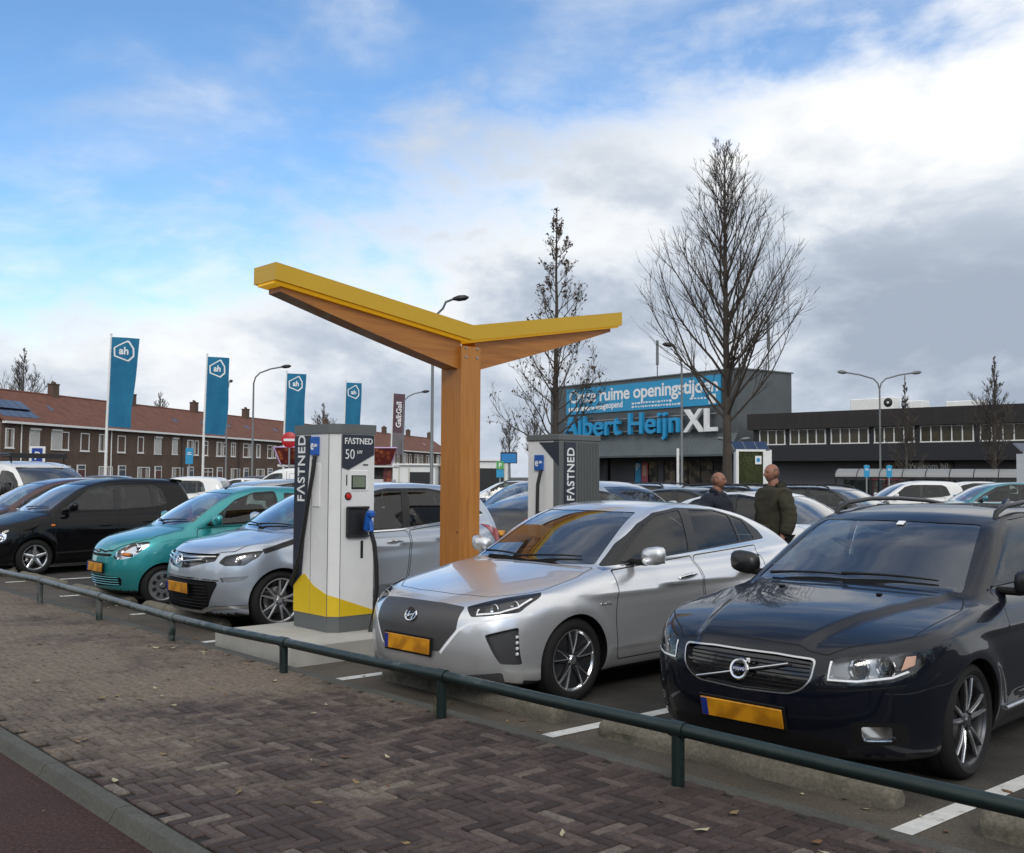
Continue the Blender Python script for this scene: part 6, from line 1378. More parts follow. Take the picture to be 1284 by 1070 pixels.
# trolley shelter
sh_ = thing('trolley_shelter', 'trolley shelter with curved translucent roof before the dark building', 'shelter', (-27.53, 47.13, 0), math.atan2(2.61, 7.77))
LN = 8.4
b = MB(); V = []
for x in (0, LN):
    for a in np.linspace(0, PI, 13): V.append((x, -1.1*math.cos(a), 1.72 + .42*math.sin(a)))
b.add(V, [(i, i + 1, i + 14, i + 13) for i in range(12)]); m, nt, out = new_mat('milky_roof'); q = bsdf(nt, (.42, .43, .42), .35); tr = nt.nodes.new('ShaderNodeBsdfTranslucent'); tr.inputs[0].default_value = (.6, .6, .58, 1); mx = nt.nodes.new('ShaderNodeMixShader'); mx.inputs[0].default_value = .4; nt.links.new(q.outputs[0], mx.inputs[1]); nt.links.new(tr.outputs[0], mx.inputs[2]); nt.links.new(mx.outputs[0], out.inputs[0]); b.obj('roof', m, sh_, angle=.9)
b = MB()
for x in np.linspace(.02, LN - .02, 9): b.tube([(x, -1.11*math.cos(a), 1.722 + .43*math.sin(a)) for a in np.linspace(0, PI, 13)], .022, n=6)
b.box((LN/2, -1.1, 1.70), (LN, .07, .09)); b.box((LN/2, 1.1, 1.70), (LN, .07, .09)); b.obj('frame', MAT['blackp'], sh_)
for x in np.linspace(.05, LN - .05, 6):
    for y in (-1.08, 1.08): b = MB(); b.box((x, y, .85), (.07, .07, 1.7)); b.obj('post', MAT['blackp'], sh_)
b = MB(); b.box((LN/2, 1.05, .95), (LN - .2, .012, 1.3)); b.obj('glazing', CM['glass'], sh_)
# green planted kiosks with solar panels
def kiosk(loc, label):
    k = thing('plant_kiosk', label, 'kiosk', (*loc, 0), math.atan2(VIEWR[1], VIEWR[0]), 'white framed kiosks with plant walls')
    b = MB(); b.box((.75, .45, 1.42), (1.25, .8, 2.5)); b.box((.06, .02, 1.40), (.10, .12, 2.7)); b.box((1.10, .02, 1.40), (.10, .12, 2.7)); b.box((.58, .021, 2.72), (1.14, .118, .08)); b.box((.58, .021, .10), (1.14, .118, .2)); b.box((1.28, .10, 1.40), (.26, .05, 2.7)); b.obj('frame', MAT['white2'], k)
    m = plain('plant_wall', (.035, .045, .012), .9, var=.7, scale=22., bmp=1.); b = MB(); V, F = [], []
    r = np.random.default_rng(5)
    b.box((.58, .03, 1.45), (.94, .05, 2.46))
    for q in range(700):
        x, z = r.uniform(.14, 1.02), r.uniform(.25, 2.64); a = r.uniform(0, 6.3); l = r.uniform(.02, .045); b.add([(x + l*math.cos(a), -.01 - r.uniform(0, .03), z + l*math.sin(a)), (x - l*.5*math.sin(a), 0, z + l*.5*math.cos(a)), (x + l*.5*math.sin(a), 0., z - l*.5*math.cos(a))], [(0, 1, 2)])
    b.obj('plant_panel', m, k, angle=3)
    b = MB(); b.box((.86, -.045, 2.35), (.24, .012, .32), 0); b.prism([(.80, 2.28), (.92, 2.28), (.93, 2.38), (.86, 2.46), (.79, 2.38)], 'xz', -.0525, -.056, 1); b.obj('kiosk_sign', [MAT['lettw'], LETB], k)
    for q in range(3): b = MB(); b.box((.18 + q*.46, .40, 2.92), (.43, .75, .03), 0, rx=.45); b.box((.18 + q*.46, .40, 2.905), (.46, .78, .03), 1, rx=.45); b.obj('solar_panel', [SOL, MAT['galv']], k)
    b = MB()
    for q in range(12): b.box((1.29, .07, 1.0 + q*.09), (.22, .03, .05))
    b.obj('louvre', MAT['blackp'], k)
kiosk((-23.85, 33.30), 'white framed kiosk with plant wall and solar panels behind the two men'); kiosk((-16.40, 41.60), 'white framed kiosk with plant wall cut by the right edge of the photo')
# food stall with illuminated style boards, low white cabins
st = thing('food_stall', 'white food stall with flared red and brown picture boards behind the charger', 'food stall', (-40.0, 22.9, 0), math.atan2(VIEWR[1], VIEWR[0]))
SPK = None
def fritter():
    m, nt, out = new_mat('fritter_picture'); b = bsdf(nt, (.3, .1, .05), .45); tc = nt.nodes.new('ShaderNodeTexCoord'); v = nt.nodes.new('ShaderNodeTexVoronoi'); v.inputs['Scale'].default_value = 5.; nt.links.new(tc.outputs['Object'], v.inputs[0])
    r = ramp(nt, v.outputs[0], [(0., (.42, .16, .04)), (.3, (.26, .06, .02)), (.6, (.10, .012, .012))]); nt.links.new(r.outputs[0], b.inputs['Base Color']); nt.links.new(b.outputs[0], out.inputs[0]); return m
SPK = fritter(); PINK = plain('stall_edge', (.62, .42, .68), .4)
b = MB(); b.box((2.35, .9, .75), (4.7, 1.8, 1.5), 0, bev=.03); b.box((2.35, .95, 1.78), (4.4, 1.5, .55), 1); b.box((2.35, .7, 2.06), (5.0, 2.4, .10), 0, bev=.02); b.obj('body', [MAT['white2'], plain('stall_dark', (.05, .035, .03), .6)], st)
b = MB(); V = [(.0, -.55, 2.12), (4.75, -.55, 2.12), (5.0, -.75, 2.85), (-.25, -.75, 2.85)]; b.add(V + [(x, y + .08, z) for x, y, z in V], [(0, 1, 2, 3), (7, 6, 5, 4), (0, 4, 5, 1), (2, 6, 7, 3), (1, 5, 6, 2), (0, 3, 7, 4)], 0); b.box((4.55, -.2, 1.35), (.35, .06, 1.3), 0); b.obj('picture_board', SPK, st)
b = MB(); b.tube([(-.25, -.76, 2.85), (5.0, -.76, 2.85), (4.75, -.56, 2.12)], .03, n=6); b.tube([(-.25, -.76, 2.85), (0, -.56, 2.12)], .03, n=6); b.obj('board_edge', PINK, st)
for loc, ln, ht, l in (((-47.6, 33.9), 2.6, 2.25, 'small white cabin beside the red stall, left of the timber column'), ((-47.0, 37.6), 3.6, 2.55, 'white shop cabin with dark openings behind the timber column')):
    cb = thing('market_cabin', l, 'cabin', (*loc, 0), math.atan2(VIEWR[1], VIEWR[0]), 'low white cabins')
    b = MB(); b.box((ln/2, 1.2, ht/2), (ln, 2.4, ht), 0, bev=.02); b.box((ln/2, 1.2, ht + .04), (ln + .3, 2.7, .10), 0); b.obj('body', MAT['white2'], cb)
    b = MB(); b.box((ln*.68, -.012, ht*.46), (ln*.46, .03, ht*.74)); b.obj('opening', MAT['blackp'], cb)
    b = MB()
    for x in (.02, ln*.22, ln*.43, ln*.92): b.box((x, -.03, ht/2), (.07, .05, ht))
    b.obj('door_frame', plain('cream_paint', (.55, .53, .47), .5), cb)

# ---------------------------------------------------------------- bare trees
def bark(name, c): return plain(name, c, .9, var=.35, scale=5., bmp=.6)
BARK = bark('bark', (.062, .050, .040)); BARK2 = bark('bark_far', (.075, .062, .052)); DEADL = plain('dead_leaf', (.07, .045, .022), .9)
def bare_tree(loc, h, r0, spread, seed, label, nprim=60, first=.2, up=.95, levels=3, mat=None, leaves=0, form='egg', twig=.008, group='bare winter trees'):
    r = np.random.default_rng(seed); root = thing('bare_tree', label, 'tree', (*loc, 0), r.uniform(0, 6), group); mat = mat or BARK
    trunk = MB(); P = []; wob = r.normal(0, .02, (9, 2)).cumsum(0)*h/10
    K = 14
    for i in range(K + 1):
        t = i/K; w = wob[min(8, int(t*8))]*t; P.append(np.array([w[0], w[1], h*t]))
    def at(t): q = t*K; i = min(K - 1, int(q)); return P[i] + (P[i+1] - P[i])*(q - i)
    rad = [max(.012, r0*(1 - t*.92)*(1.35 if t == 0 else 1)) for t in np.linspace(0, 1, K + 1)]
    trunk.tube(P, rad, n=9); trunk.obj('trunk', mat, root, angle=1.2)
    br = MB(); lv = MB()
    def shape(t):
        s = (t - first)/(1 - first)
        if form == 'full': return max(.09, (1.03 - s)**.72)
        if form == 'egg': return max(.10, (1.03 - s)**.62*(.62 + .55*math.sin(PI*min(1, s*1.25 + .12))))
        return max(.10, (1.02 - s)**.9)
    def limb(p, d, l, rr, lev, az):
        n = 5 if lev == 0 else 3; pts = [p]; q = p.copy(); dd = d.copy()
        for i in range(n):
            dd = dd + np.array([0, 0, .16 if lev == 0 else .10]) + r.normal(0, .10, 3); dd /= np.linalg.norm(dd); q = q + dd*l/n; pts.append(q.copy())
        br.tube(pts, [max(twig*.55, rr*(1 - .8*i/n)) for i in range(n + 1)], n=5 if lev == 0 else 3, cap=False)
        if lev + 1 < levels:
            m = int(r.integers(8, 14)) if lev == 0 else int(r.integers(3, 7))
            for k in range(m):
                t = r.uniform(.22, .97); i = min(n - 1, int(t*n)); b = pts[i] + (pts[i+1] - pts[i])*(t*n - i); dl = pts[i+1] - pts[i]; dl /= np.linalg.norm(dl)
                sd = r.normal(0, 1, 3); sd -= dl*(sd @ dl); sd /= np.linalg.norm(sd); nd = dl*.82 + sd*.58 + np.array([0, 0, .22]); limb(b, nd/np.linalg.norm(nd), l*r.uniform(.28, .5)*(1.15 - t*.5), max(twig, rr*.45*(1 - .6*t)), lev + 1, az)
        elif leaves and r.random() < leaves:
            for k in range(int(r.integers(1, 3))):
                c = pts[-1] + r.normal(0, .04, 3); a = r.normal(0, .035, (3, 3)); lv.add([c + a[0], c + a[1], c + a[2]], [(0, 1, 2)])
    for k in range(nprim):
        t = first + (1 - first)*((k + r.uniform(0, 1))/nprim)**1.05*.97; az = k*2.39996 + r.normal(0, .35); L = spread*shape(t)*r.uniform(.75, 1.15); el = up*(.80 + .42*(t - first)/(1 - first)) + r.normal(0, .09)
        d = np.array([math.cos(az)*math.cos(el), math.sin(az)*math.cos(el), math.sin(el)]); limb(at(t), d, L, min(r0*.34, .008 + .0085*L), 0, az)
    br.obj('crown', mat, root, angle=3)
    if lv.V: lv.obj('dead_leaf', DEADL, root, angle=3)
    return root
bare_tree((-16.43, 22.57), 10.45, .15, 3.7, 11, 'large bare tree with dense upright twigs in front of the supermarket', 70, .29, .86, 3, None, 0, 'full', .0055)
bare_tree((-19.28, 18.98), 8.75, .115, 2.05, 23, 'slim bare tree with a few dead leaves behind the second charger', 46, .25, .64, 3, None, .42, 'cone', .0055)
bare_tree((-22.72, 53.92), 8.0, .14, 2.0, 31, 'bare upright tree before the dark building at the right edge', 46, .22, .98, 3, BARK2, 0, 'egg', .014)
bare_tree((-27.67, 54.42), 7.4, .12, 1.5, 37, 'slender bare tree before the dark building, right of the double lamp', 36, .22, .98, 3, BARK2, 0, 'egg', .014)
far = [((-112, 34), 14.5, 'bare tree rising above the roof at the left edge of the photo'), ((-120, 52), 11.5, 'bare tree behind the roofs left of the first blue flag'), ((-129, 80), 12, 'bare tree behind the roofs by the second blue flag'), ((-124, 112), 11.5, 'bare tree behind the roofs right of the smallest blue flag'), ((-128, 150), 13.0, 'bare tree far away left of the timber column'), ((-95, 90), 10.0, 'pair of bare trees far away right of the timber column, left one'), ((-84, 92), 8.5, 'bare tree far away left of the second charger')]
for i, (p, h, l) in enumerate(far): bare_tree(p, h, .2, h*.30, 60 + i, l, 34, .3, .8, 3, BARK2, 0, 'egg', .022, 'bare trees far behind')
# low hedge
b = MB(); r = np.random.default_rng(9)
for i in range(1500):
    p = np.array([r.uniform(-.9, .9), r.uniform(-.35, .35), r.uniform(.05, .72)]); a = r.normal(0, .05, (3, 3)); b.add([p + a[0], p + a[1], p + a[2]], [(0, 1, 2)], i % 3)
tag(b.obj('low_hedge', [plain('hedge_a', (.06, .065, .02), .9), plain('hedge_b', (.10, .075, .03), .9), plain('hedge_c', (.03, .038, .014), .9)], loc=(-11.3, 10.75, 0), angle=3), 'low brownish green hedge behind the timber column and second charger', 'hedge')
# ---------------------------------------------------------------- people
def skin_mesh(nodes, edges, sub=2, grow=1.12):
    """nodes: (x, y, z, rx, ry); a smooth limb surface grown round the edges"""
    me = bpy.data.meshes.new('skin'); me.from_pydata([n[:3] for n in nodes], edges, []); o = bpy.data.objects.new('skin', me); COL.objects.link(o)
    o.modifiers.new('s', 'SKIN'); o.modifiers.new('u', 'SUBSURF').render_levels = sub; o.modifiers['u'].levels = sub
    for i, n in enumerate(nodes): d = me.skin_vertices[0].data[i]; d.radius = (n[3]*grow, (n[4] if len(n) > 4 else n[3])*grow); d.use_root = (i == 0)
    dg = bpy.context.evaluated_depsgraph_get(); dg.update(); e = o.evaluated_get(dg).to_mesh(); V = [tuple(v.co) for v in e.vertices]; F = [list(p.vertices) for p in e.polygons]
    o.evaluated_get(dg).to_mesh_clear(); bpy.data.objects.remove(o); bpy.data.meshes.remove(me); return V, F
def creased(V, seed):
    out = []
    for v in V:
        p = mathutils.Vector(v); q = p*9 + mathutils.Vector((seed, 0, 0)); a = mathutils.noise.noise((q.x*.6, q.y*.6, q.z*1.7)); c = mathutils.noise.noise((q.x*1.5, q.y*1.5, q.z*3.6)); r = mathutils.Vector((p.x, p.y, 0)); r = r.normalized() if r.length > 1e-4 else r
        out.append(tuple(p + r*(.016*a + .010*c)))
    return out
def head_mesh(c, yaw, nod):
    nu, nv = 40, 30; V = []
    for j in range(nv + 1):
        ph = PI*j/nv
        for i in range(nu):
            t = 2*PI*i/nu; x, y, z = math.sin(ph)*math.sin(t), -math.sin(ph)*math.cos(t), math.cos(ph)       # -y is the face
            f = max(0, -y)
            X, Y, Zz = x*.078, y*.100, z*.120
            if z < 0: X *= 1 - .26*(-z)**1.4; Y = Y*(1 - .18*(-z)) - .012*(-z)
            if y > 0: Y *= 1.02
            g = lambda px, pz, s: math.exp(-((X - px)**2 + (Zz - pz)**2)/(2*s*s))*(f**.5)
            Y -= .026*g(0, -.018, .011) + .014*g(0, .004, .009) + .007*(g(.03, .034, .016) + g(-.03, .034, .016)) + .008*g(0, -.058, .016) + .010*g(0, -.098, .018)
            Y += .012*(g(.031, .014, .012) + g(-.031, .014, .012)) + .005*g(0, -.044, .006)
            V.append(np.array([X, Y, Zz]))
    F = [(j*nu + i, (j+1)*nu + i, (j+1)*nu + (i+1) % nu, j*nu + (i+1) % nu) for j in range(nv) for i in range(nu)]; M = []
    for f in F:
        m = sum(V[k] for k in f)/4; a = 0
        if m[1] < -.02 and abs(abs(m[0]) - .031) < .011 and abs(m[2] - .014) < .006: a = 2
        elif m[1] < .02 and m[2] < -.035 and (m[2] < -.055 or abs(m[0]) < .03) and m[2] > -.105: a = 1
        elif m[1] > -.015 and -.06 < m[2] < .055: a = 1
        M.append(a)
    for s in (-1, 1):
        k = len(V); n = 12
        for q in range(n): a = 2*PI*q/n; V += [np.array([s*.076, .008 + .018*math.cos(a), -.004 + .033*math.sin(a)]), np.array([s*.092, .020 + .017*math.cos(a), 0 + .032*math.sin(a)])]
        V.append(np.array([s*.086, .016, -.002])); F += [(k + 2*q, k + 2*((q+1) % n), k + 2*((q+1) % n) + 1, k + 2*q + 1) for q in range(n)] + [(k + 2*q + 1, k + 2*((q+1) % n) + 1, k + 2*n) for q in range(n)]; M += [0]*(2*n)
    V = np.array(V); cs, sn = math.cos(nod), math.sin(nod); y, z = V[:, 1].copy(), V[:, 2].copy(); V[:, 1] = y*cs - z*sn; V[:, 2] = y*sn + z*cs
    cs, sn = math.cos(yaw), math.sin(yaw); x, y = V[:, 0].copy(), V[:, 1].copy(); V[:, 0] = x*cs - y*sn; V[:, 1] = x*sn + y*cs
    return V + np.array(c), F, M
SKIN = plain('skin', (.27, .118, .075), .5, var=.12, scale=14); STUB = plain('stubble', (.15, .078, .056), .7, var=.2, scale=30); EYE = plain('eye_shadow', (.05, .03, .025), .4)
def person(loc, face, H, label, coat, trousers, head_yaw=0., hood=False, patch=None, arm_out=.0):
    k = H/1.8; root = thing('person', label, 'person', (*loc, 0), face + PI/2)
    S = lambda n: [tuple(q*k for q in v) for v in n]
    N = [(0, 0, .95, .125, .10), (0, .0, 1.15, .125, .095), (0, -.01, 1.34, .145, .105), (0, .01, 1.47, .075, .07), (0, -.005, 1.56, .057, .060), (0, -.012, 1.64, .055, .06)]
    E = [(0, 1), (1, 2), (2, 3), (3, 4), (4, 5)]
    for s in (-1, 1):
        b = len(N); N += [(s*.17, .01, 1.42, .062), (s*(.235 + arm_out), .03, 1.14, .046), (s*(.25 + arm_out), -.06, .90, .030), (s*(.252 + arm_out), -.085, .83, .036, .02)]; E += [(2, b), (b, b+1), (b+1, b+2), (b+2, b+3)]
        for q, (dx, l) in enumerate(((-.026, .062), (-.009, .075), (.009, .07), (.025, .055))): j = len(N); N += [(s*(.252 + arm_out) + dx*.3, -.085 + dx, .79, .0095), (s*(.25 + arm_out), -.095 + dx, .79 - l*.55, .0085), (s*(.242 + arm_out), -.10 + dx, .79 - l, .0075)]; E += [(b+3, j), (j, j+1), (j+1, j+2)]
        j = len(N); N += [(s*(.24 + arm_out), -.125, .82, .011), (s*(.232 + arm_out), -.14, .775, .009)]; E += [(b+3, j), (j, j+1)]
        b = len(N); N += [(s*.095, .0, .88, .088), (s*.105, -.01, .50, .058), (s*.105, .025, .10, .040), (s*.115, -.11, .045, .035)]; E += [(0, b), (b, b+1), (b+1, b+2), (b+2, b+3)]
    V, F = skin_mesh(S(N), E); hv, hf, hm = head_mesh((0, -.025*k, 1.675*k), head_yaw, .04); hv = (hv - np.array([0, -.025*k, 1.675*k]))*k*.95 + np.array([0, -.025*k, 1.675*k])
    n = len(V); mesh_obj('body', np.concatenate([np.array(V), hv]), F + [[i + n for i in f] for f in hf], [SKIN, STUB, EYE], [0]*len(F) + hm, root)
    lg = MB()
    N = [(0, .0, .97, .15, .125)]; E = []
    for s in (-1, 1): b = len(N); N += [(s*.095, .0, .86, .105), (s*.107, -.01, .50, .080), (s*.107, .025, .11, .066)]; E += [(0, b), (b, b+1), (b+1, b+2)]
    V, F = skin_mesh(S(N), E); lg.add(V, F); lg.obj('trousers', trousers, root, angle=3)
    for s in (-1, 1): V, F = skin_mesh(S([(s*.107, .045, .06, .050, .045), (s*.112, -.05, .05, .048, .042), (s*.118, -.15, .04, .045, .03)]), [(0, 1), (1, 2)]); b = MB(); b.add(V, F); b.obj('shoe', MAT['blackp'], root, angle=3)
    N = [(0, .0, .80, .195, .165), (0, .0, .98, .19, .165), (0, .0, 1.16, .195, .165), (0, .0, 1.35, .21, .165), (0, .015, 1.485, .14, .125), (0, .01, 1.545, .095, .095)]; E = [(0, 1), (1, 2), (2, 3), (3, 4), (4, 5)]
    for s in (-1, 1): b = len(N); N += [(s*.205, .015, 1.415, .108), (s*(.285 + arm_out), .03, 1.14, .088), (s*(.285 + arm_out), -.045, .93, .070)]; E += [(3, b), (b, b+1), (b+1, b+2)]
    V, F = skin_mesh(S(N), E, 3); b = MB(); b.add(creased(V, len(label)), F); co = b.obj('coat', coat, root, angle=3)
    if hood:
        r = np.random.default_rng(4); b = MB(); V, F = skin_mesh(S([(0, .10, 1.50, .10, .06), (-.11, .06, 1.51, .06), (-.10, -.05, 1.49, .04), (.11, .06, 1.51, .06), (.10, -.05, 1.49, .04), (0, .14, 1.43, .085, .06)]), [(0, 1), (1, 2), (0, 3), (3, 4), (0, 5)]); b.add(V, F)
        for q in range(900):
            v = np.array(V[int(r.integers(len(V)))]); d = v - np.array([0, 0, 1.5*k]); d /= np.linalg.norm(d); t = np.cross(d, r.normal(0, 1, 3)); t /= np.linalg.norm(t); b.add([v - t*.004, v + t*.004, v + d*r.uniform(.012, .035) + r.normal(0, .01, 3)], [(0, 1, 2)], 1)
        b.obj('fur_hood', [coat, plain('fur', (.028, .024, .018), .95)], co, angle=3)
        for s in (-1, 1): p = MB(); p.box((s*.105*k, -.19*k, .98*k), (.13, .035, .13), bev=.012, rz=s*.5); p.box((s*.105*k, -.20*k, 1.045*k), (.135, .03, .035), bev=.01, rz=s*.5); p.obj('pocket', coat, co)
    else:
        b = MB(); V, F = skin_mesh(S([(0, .065, 1.55, .05, .035), (-.07, .03, 1.545, .035), (-.05, -.06, 1.51, .03), (.07, .03, 1.545, .035), (.05, -.06, 1.51, .03)]), [(0, 1), (1, 2), (0, 3), (3, 4)]); b.add(V, F); b.obj('collar', coat, co, angle=3)
    if patch:
        b = MB(); V, F = skin_mesh(S([(-.13, .0, 1.475, .045, .05), (-.19, .015, 1.42, .096), (-.232, .025, 1.28, .086)]), [(0, 1), (1, 2)]); b.add(V, F); V, F = skin_mesh(S([(.13, .0, 1.475, .045, .05), (.19, .015, 1.42, .096), (.225, .025, 1.30, .086)]), [(0, 1), (1, 2)]); b.add(V, F); b.obj('shoulder_panel', patch, co, angle=3)
    return root
va = math.atan2(.741, .672)
person((-7.43, 11.17), va + PI + .35, 1.86, 'person in olive parka with fur hood standing with arms down facing left', plain('olive_cloth', (.032, .029, .016), .9, var=.3, scale=7, bmp=.5), plain('dark_denim', (.018, .020, .028), .9), -.05, True)
person((-8.22, 11.06), va - .75, 1.755, 'person in dark navy jacket with blue shoulders standing turned to the right', plain('navy_cloth', (.008, .011, .022), .85, var=.3, scale=7, bmp=.5), plain('dark_denim', (.018, .020, .028), .9), .35, False, plain('blue_cloth', (.012, .05, .20), .8, var=.2), .06)
# ---------------------------------------------------------------- the cars, front row first
GRP = 'cars parked in the car park'
def hero(kind, x, y, yaw, label, mats): D = dict(DEFS[kind]); D['mats'] = mats; return build_car('parked_car', label, D, (x, y, 0), yaw, GRP)
hero('wagon', -3.466, 4.871, 2.9, 'black estate car with yellow front plate and roof rails, nearest of the front row', car_mats(car_paint('navy_paint', (.003, .0045, .010), dirt=.10, spec=.1, coat=.75), 'rimgun', rimedge=CM['rim']))
hero('liftback', -6.275, 4.66, 2.0, 'silver liftback with grey closed grille parked between charger and black estate car', car_mats(car_paint('silver_paint', (.70, .71, .73), .7, .28, .3), 'rimedge'))
hero('hatch', -10.86, 4.94, -1.4, 'blue silver tall hatchback parked left of the charger with dark lower grille', car_mats(car_paint('blue_silver_paint', (.47, .52, .59), .7, .32, .3), 'rim'))
hero('city', -13.46, 5.02, -1.6, 'small teal city car parked between black people carrier and blue silver hatchback', car_mats(car_paint('teal_paint', (.025, .29, .31), .5, .30, .3)))
hero('mpv', -18.60, 4.82, 5., 'black people carrier with five spoke alloy wheels parked left of the empty bay', car_mats(car_paint('black_paint', (.003, .003, .004), dirt=.08, spec=.05, coat=.5), 'rimedge'))
PAINTS = {}
def paint_of(c):
    if c not in PAINTS: PAINTS[c] = car_paint('paint_' + c, *{'silver': ((.55, .56, .58), .7), 'white': ((.72, .72, .71), 0.), 'black': ((.008, .008, .010), 0.), 'blue': ((.012, .030, .085), .3), 'maroon': ((.05, .010, .012), .3), 'grey': ((.09, .095, .10), .6), 'pale': ((.42, .45, .47), .6), 'cyan': ((.05, .22, .27), .3)}[c])
    return PAINTS[c]
PROTO = {}
def extra(kind, c, x, y, face, label, group=GRP):
    L = DEFS[kind]['shape']['L']; a = math.radians(face); nx, ny = x + math.cos(a)*L/2, y + math.sin(a)*L/2
    if kind not in PROTO:
        D = dict(DEFS[kind]); D['mats'] = car_mats(paint_of(c)); o = PROTO[kind] = build_car('parked_car', label, D, (0, 0, 0), 0, group, hero=False); o['_paint'] = c; first = True
    else: o = copy_tree(PROTO[kind]); first = False
    o.location = (nx, ny, 0); o.rotation_euler = (0, 0, a + PI); o['label'] = label; o['group'] = group
    base = PAINTS[PROTO[kind]['_paint']]
    def walk(q):
        if q.type == 'MESH':
            for s in q.material_slots:
                if s.material == base: s.link = 'OBJECT'; s.material = paint_of(c)
        for ch in q.children: walk(ch)
    walk(o); return o
VA = 47.8
extra('hatch', 'maroon', -21.15, 7.0, -88, 'dark red car left of the black people carrier, only windscreen and bonnet showing')
extra('hatch', 'silver', -14.0, 15.45, -8, 'silver hatchback behind the second charger with its windscreen to the right')
extra('liftback', 'grey', -13.6, 17.9, 2, 'dark grey car right of the silver hatchback, behind the man in navy')
extra('wagon', 'silver', -18.0, 22.2, 0, 'silver estate car in the back rows left of the two men')
extra('liftback', 'white', -9.45, 14.3, -6, 'white car standing directly behind the man in the olive parka')
extra('wagon', 'blue', -14.0, 20.4, 0, 'dark blue estate car behind the two men')
extra('wagon', 'black', -13.3, 22.6, 0, 'black estate car behind the roof of the nearest estate car')
extra('mpv', 'white', -16.6, 32.4, 228, 'white car in the back row in front of the trolley shelter')
extra('hatch', 'white', -16.8, 37.0, 228, 'small white car farthest right beside the trolley shelter')
extra('hatch', 'cyan', -12.9, 30.5, 228, 'light blue car roof at the right edge below the trolley shelter')
extra('liftback', 'black', -13.7, 14.3, 90, 'black car showing its rear lights between timber column and second charger')
extra('mpv', 'blue', -16.6, 15.6, -90, 'dark blue car behind the black car, left of the second charger')
extra('wagon', 'white', -31.4, 28.3, 228, 'white estate car far behind the timber column')
extra('hatch', 'pale', -18.3, 11.2, 90, 'pale silver car behind the teal city car')
extra('city', 'white', -41.5, 21.3, 228, 'small white car with red tail light before the brick houses')
extra('mpv', 'black', -47.5, 25.1, 228, 'dark car parked behind the small white car by the brick houses')
extra('mpv', 'grey', -40.7, 14.8, 228, 'grey car roof between the white van and the first flag pole')
extra('mpv', 'white', -31.7, 14.2, 228, 'white car behind the tail of the black people carrier')
extra('van', 'white', -35.0, 20.6, 228, 'white van with its cab showing left of the charger', 'white vans')
v = extra('van', 'white', -24.9, 7.7, 12, 'silver white van with black roof rack at the left edge', 'white vans')
b = MB()
for s in (-1, 1): b.tube([(1.9, s*.62, 2.10), (4.5, s*.62, 2.10)], .03, n=8)
for x in (1.95, 2.7, 3.5, 4.3): b.tube([(x, -.66, 2.10), (x, .66, 2.10)], .025, n=6); b.tube([(x, -.62, 1.9), (x, -.62, 2.1)], .02, n=6); b.tube([(x, .62, 1.9), (x, .62, 2.1)], .02, n=6)
b.box((1.88, 0, 2.06), (.05, 1.3, .10)); b.obj('roof_rack', CM['trim'], v)
for k in list(PROTO.values()): del k['_paint']
# ---------------------------------------------------------------- unseen treeline behind and beside the camera, added to darken car reflections
b = MB(); r = np.random.default_rng(21)
for i in range(13000):
    x = r.uniform(-75, 55); hmax = 5.2 + 2.2*math.sin(x*.21) + 1.5*math.sin(x*.57 + 1) + r.normal(0, .5); p = np.array([x, -19 + r.normal(0, 1.6), max(.1, hmax*r.uniform(0, 1)**.8)]); a = r.normal(0, .42, (3, 3)); p = p if i < 9000 else np.array([30 - (p[1] + 19), p[0]*.45 + 12, p[2]]); b.add([p + a[0], p + a[1], p + a[2]], [(0, 1, 2)], i % 2)
tag(b.obj('blocker_treeline', [plain('blocker_foliage', (.030, .034, .018), .95), plain('blocker_twigs', (.045, .038, .026), .95)], angle=3), kind='stuff')
# ---------------------------------------------------------------- sky, sun
SUN_AZ, SUN_EL = math.radians(-40), math.radians(32)      # azimuth in the ground plane of the direction to the sun
w = bpy.data.worlds.new('World'); SC.world = w; w.use_nodes = True; nt = w.node_tree; nt.nodes.clear()
N = nt.nodes.new; L = nt.links.new
out = N('ShaderNodeOutputWorld'); bg = N('ShaderNodeBackground'); bg.inputs[1].default_value = .112; L(bg.outputs[0], out.inputs[0])
sky = N('ShaderNodeTexSky'); sky.sky_type = 'NISHITA'; sky.sun_disc = False; sky.sun_elevation = SUN_EL; sky.sun_rotation = PI/2 - SUN_AZ; sky.air_density = 1.; sky.dust_density = .3; sky.ozone_density = 2.2
tc = N('ShaderNodeTexCoord'); D = tc.outputs['Generated']
def dot(v):
    n = N('ShaderNodeVectorMath'); n.operation = 'DOT_PRODUCT'; L(D, n.inputs[0]); n.inputs[1].default_value = v; return n.outputs['Value']
M_ = lambda op, a, b=0., c=False: math_n(nt, op, a, b, c)
def sm(v, lo, hi, a=0., b=1.):
    n = N('ShaderNodeMapRange'); n.interpolation_type = 'SMOOTHSTEP'; n.inputs[1].default_value = lo; n.inputs[2].default_value = hi; n.inputs[3].default_value = a; n.inputs[4].default_value = b; L(v, n.inputs[0]); return n.outputs[0]
side = dot((.672, .741, 0)); ahead = dot((-.741, .672, 0)); up_ = dot((0, 0, 1))
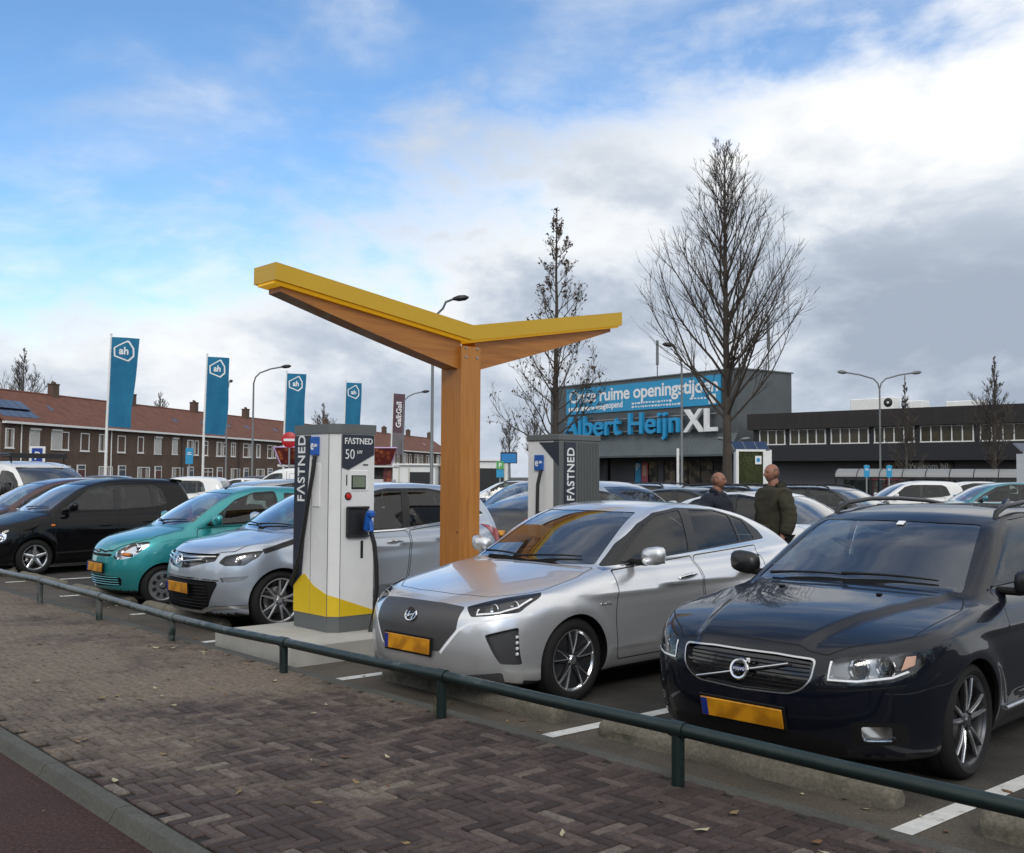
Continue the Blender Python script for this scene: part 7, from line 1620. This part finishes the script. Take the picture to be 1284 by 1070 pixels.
# cloud layer: directions thrown on to a high plane, so that clouds crowd together towards the horizon
den = M_('MAXIMUM', M_('ADD', up_, .14), .05)
cb = N('ShaderNodeCombineXYZ'); L(M_('DIVIDE', side, den), cb.inputs[0]); L(M_('DIVIDE', ahead, den), cb.inputs[1]); cb.inputs[2].default_value = 3.7
n1 = noise(nt, .62, 8., .55, vec=cb.outputs[0], dist=.25); n2 = noise(nt, 1.9, 8., .58, vec=cb.outputs[0], dist=.3)
cb2 = N('ShaderNodeCombineXYZ'); L(M_('MULTIPLY', side, 1.), cb2.inputs[0]); L(M_('MULTIPLY', up_, 1.9), cb2.inputs[1]); L(ahead, cb2.inputs[2])
n3 = noise(nt, 3.6, 7., .56, vec=cb2.outputs[0], dist=.25); n4 = noise(nt, 9., 6., .6, vec=cb2.outputs[0], dist=.2)
# a bank of cloud lies low in front and climbs to the right; elsewhere broken cloud
edge = M_('SUBTRACT', M_('SUBTRACT', up_, .268), M_('MULTIPLY', side, .36))
front = sm(ahead, .2, .7)
q = M_('ADD', edge, M_('MULTIPLY', M_('SUBTRACT', n3.outputs[0], .5), .42)); q = M_('ADD', q, M_('MULTIPLY', M_('SUBTRACT', n4.outputs[0], .5), .12))
bank = sm(q, -.035, .085, 1., 0.)
wisp = M_('MULTIPLY', sm(M_('ADD', M_('MULTIPLY', n2.outputs[0], .55), M_('MULTIPLY', n3.outputs[0], .45)), .42, .70), .66)
fcov = M_('MAXIMUM', bank, wisp)
rest = M_('MAXIMUM', sm(n1.outputs[0], .36, .54), sm(up_, .22, .02))
cov = M_('ADD', M_('MULTIPLY', fcov, front), M_('MULTIPLY', rest, M_('SUBTRACT', 1., front)), True)
# shading of the cloud: grey undersides low down, bright tops and a bright patch high on the right
br = M_('ADD', M_('MULTIPLY', n3.outputs[0], .75), M_('MULTIPLY', n4.outputs[0], .25))
glow = M_('MULTIPLY', sm(side, -.02, .50), sm(up_, .10, .38)); lip = M_('MULTIPLY', sm(q, -.22, -.01), sm(up_, .02, .14))
low_left = M_('MULTIPLY', sm(side, .0, -.34), sm(up_, .34, .10))
lev = M_('ADD', M_('ADD', sm(br, .39, .63, -.10, .50), M_('MULTIPLY', glow, .46)), M_('ADD', M_('MULTIPLY', lip, .22), M_('MULTIPLY', low_left, .36))); lev = M_('ADD', lev, sm(up_, .15, .31, 0., .27)); lev = M_('ADD', lev, M_('MULTIPLY', M_('SUBTRACT', 1., front), .42), True)
cc = ramp(nt, lev, [(0., (3.5, 4.1, 5.0)), (.28, (5.0, 5.6, 6.5)), (.6, (7.6, 7.95, 8.4)), (1., (9.6, 9.6, 9.5))])
sb = mixc(nt, 1., sky.outputs[0], (1.10, 1.38, 1.58), 'MULTIPLY')
L(mixc(nt, cov, sb, cc.outputs[0]), bg.inputs[0])
sun = bpy.data.lights.new('sun', 'SUN'); sun.energy = 1.1; sun.angle = math.radians(14); sun.color = (1., .95, .87); so = bpy.data.objects.new('sun', sun); COL.objects.link(so)
d = np.array([math.cos(SUN_EL)*math.cos(SUN_AZ), math.cos(SUN_EL)*math.sin(SUN_AZ), math.sin(SUN_EL)])
so.rotation_euler = mathutils.Vector(d).to_track_quat('Z', 'Y').to_euler(); so.location = tuple(d*50)
# ---------------------------------------------------------------- camera
cd = bpy.data.cameras.new('camera'); cam = bpy.data.objects.new('camera', cd); COL.objects.link(cam)
cd.sensor_width = 36; cd.lens = 1300/1284*36; cd.clip_end = 6000; cd.clip_start = .05
pit = math.atan(62/1300); yw = PI - math.atan(1179/1300) - PI/2
cam.matrix_world = mathutils.Matrix.Translation((0, 0, 1.68)) @ mathutils.Matrix.Rotation(yw, 4, 'Z') @ mathutils.Matrix.Rotation(PI/2 + pit, 4, 'X') @ mathutils.Matrix.Rotation(math.radians(.35), 4, 'Z'); SC.camera = cam
SC.view_settings.view_transform = 'Standard'; SC.view_settings.look = 'None'; SC.view_settings.exposure = 0; SC.view_settings.gamma = 1
SC.cycles.use_denoising = True; SC.cycles.max_bounces = 8; SC.cycles.transparent_max_bounces = 16; SC.cycles.glossy_bounces = 4; SC.cycles.diffuse_bounces = 3
SC.cycles.caustics_reflective = False; SC.cycles.caustics_refractive = False; SC.cycles.sample_clamp_indirect = 6
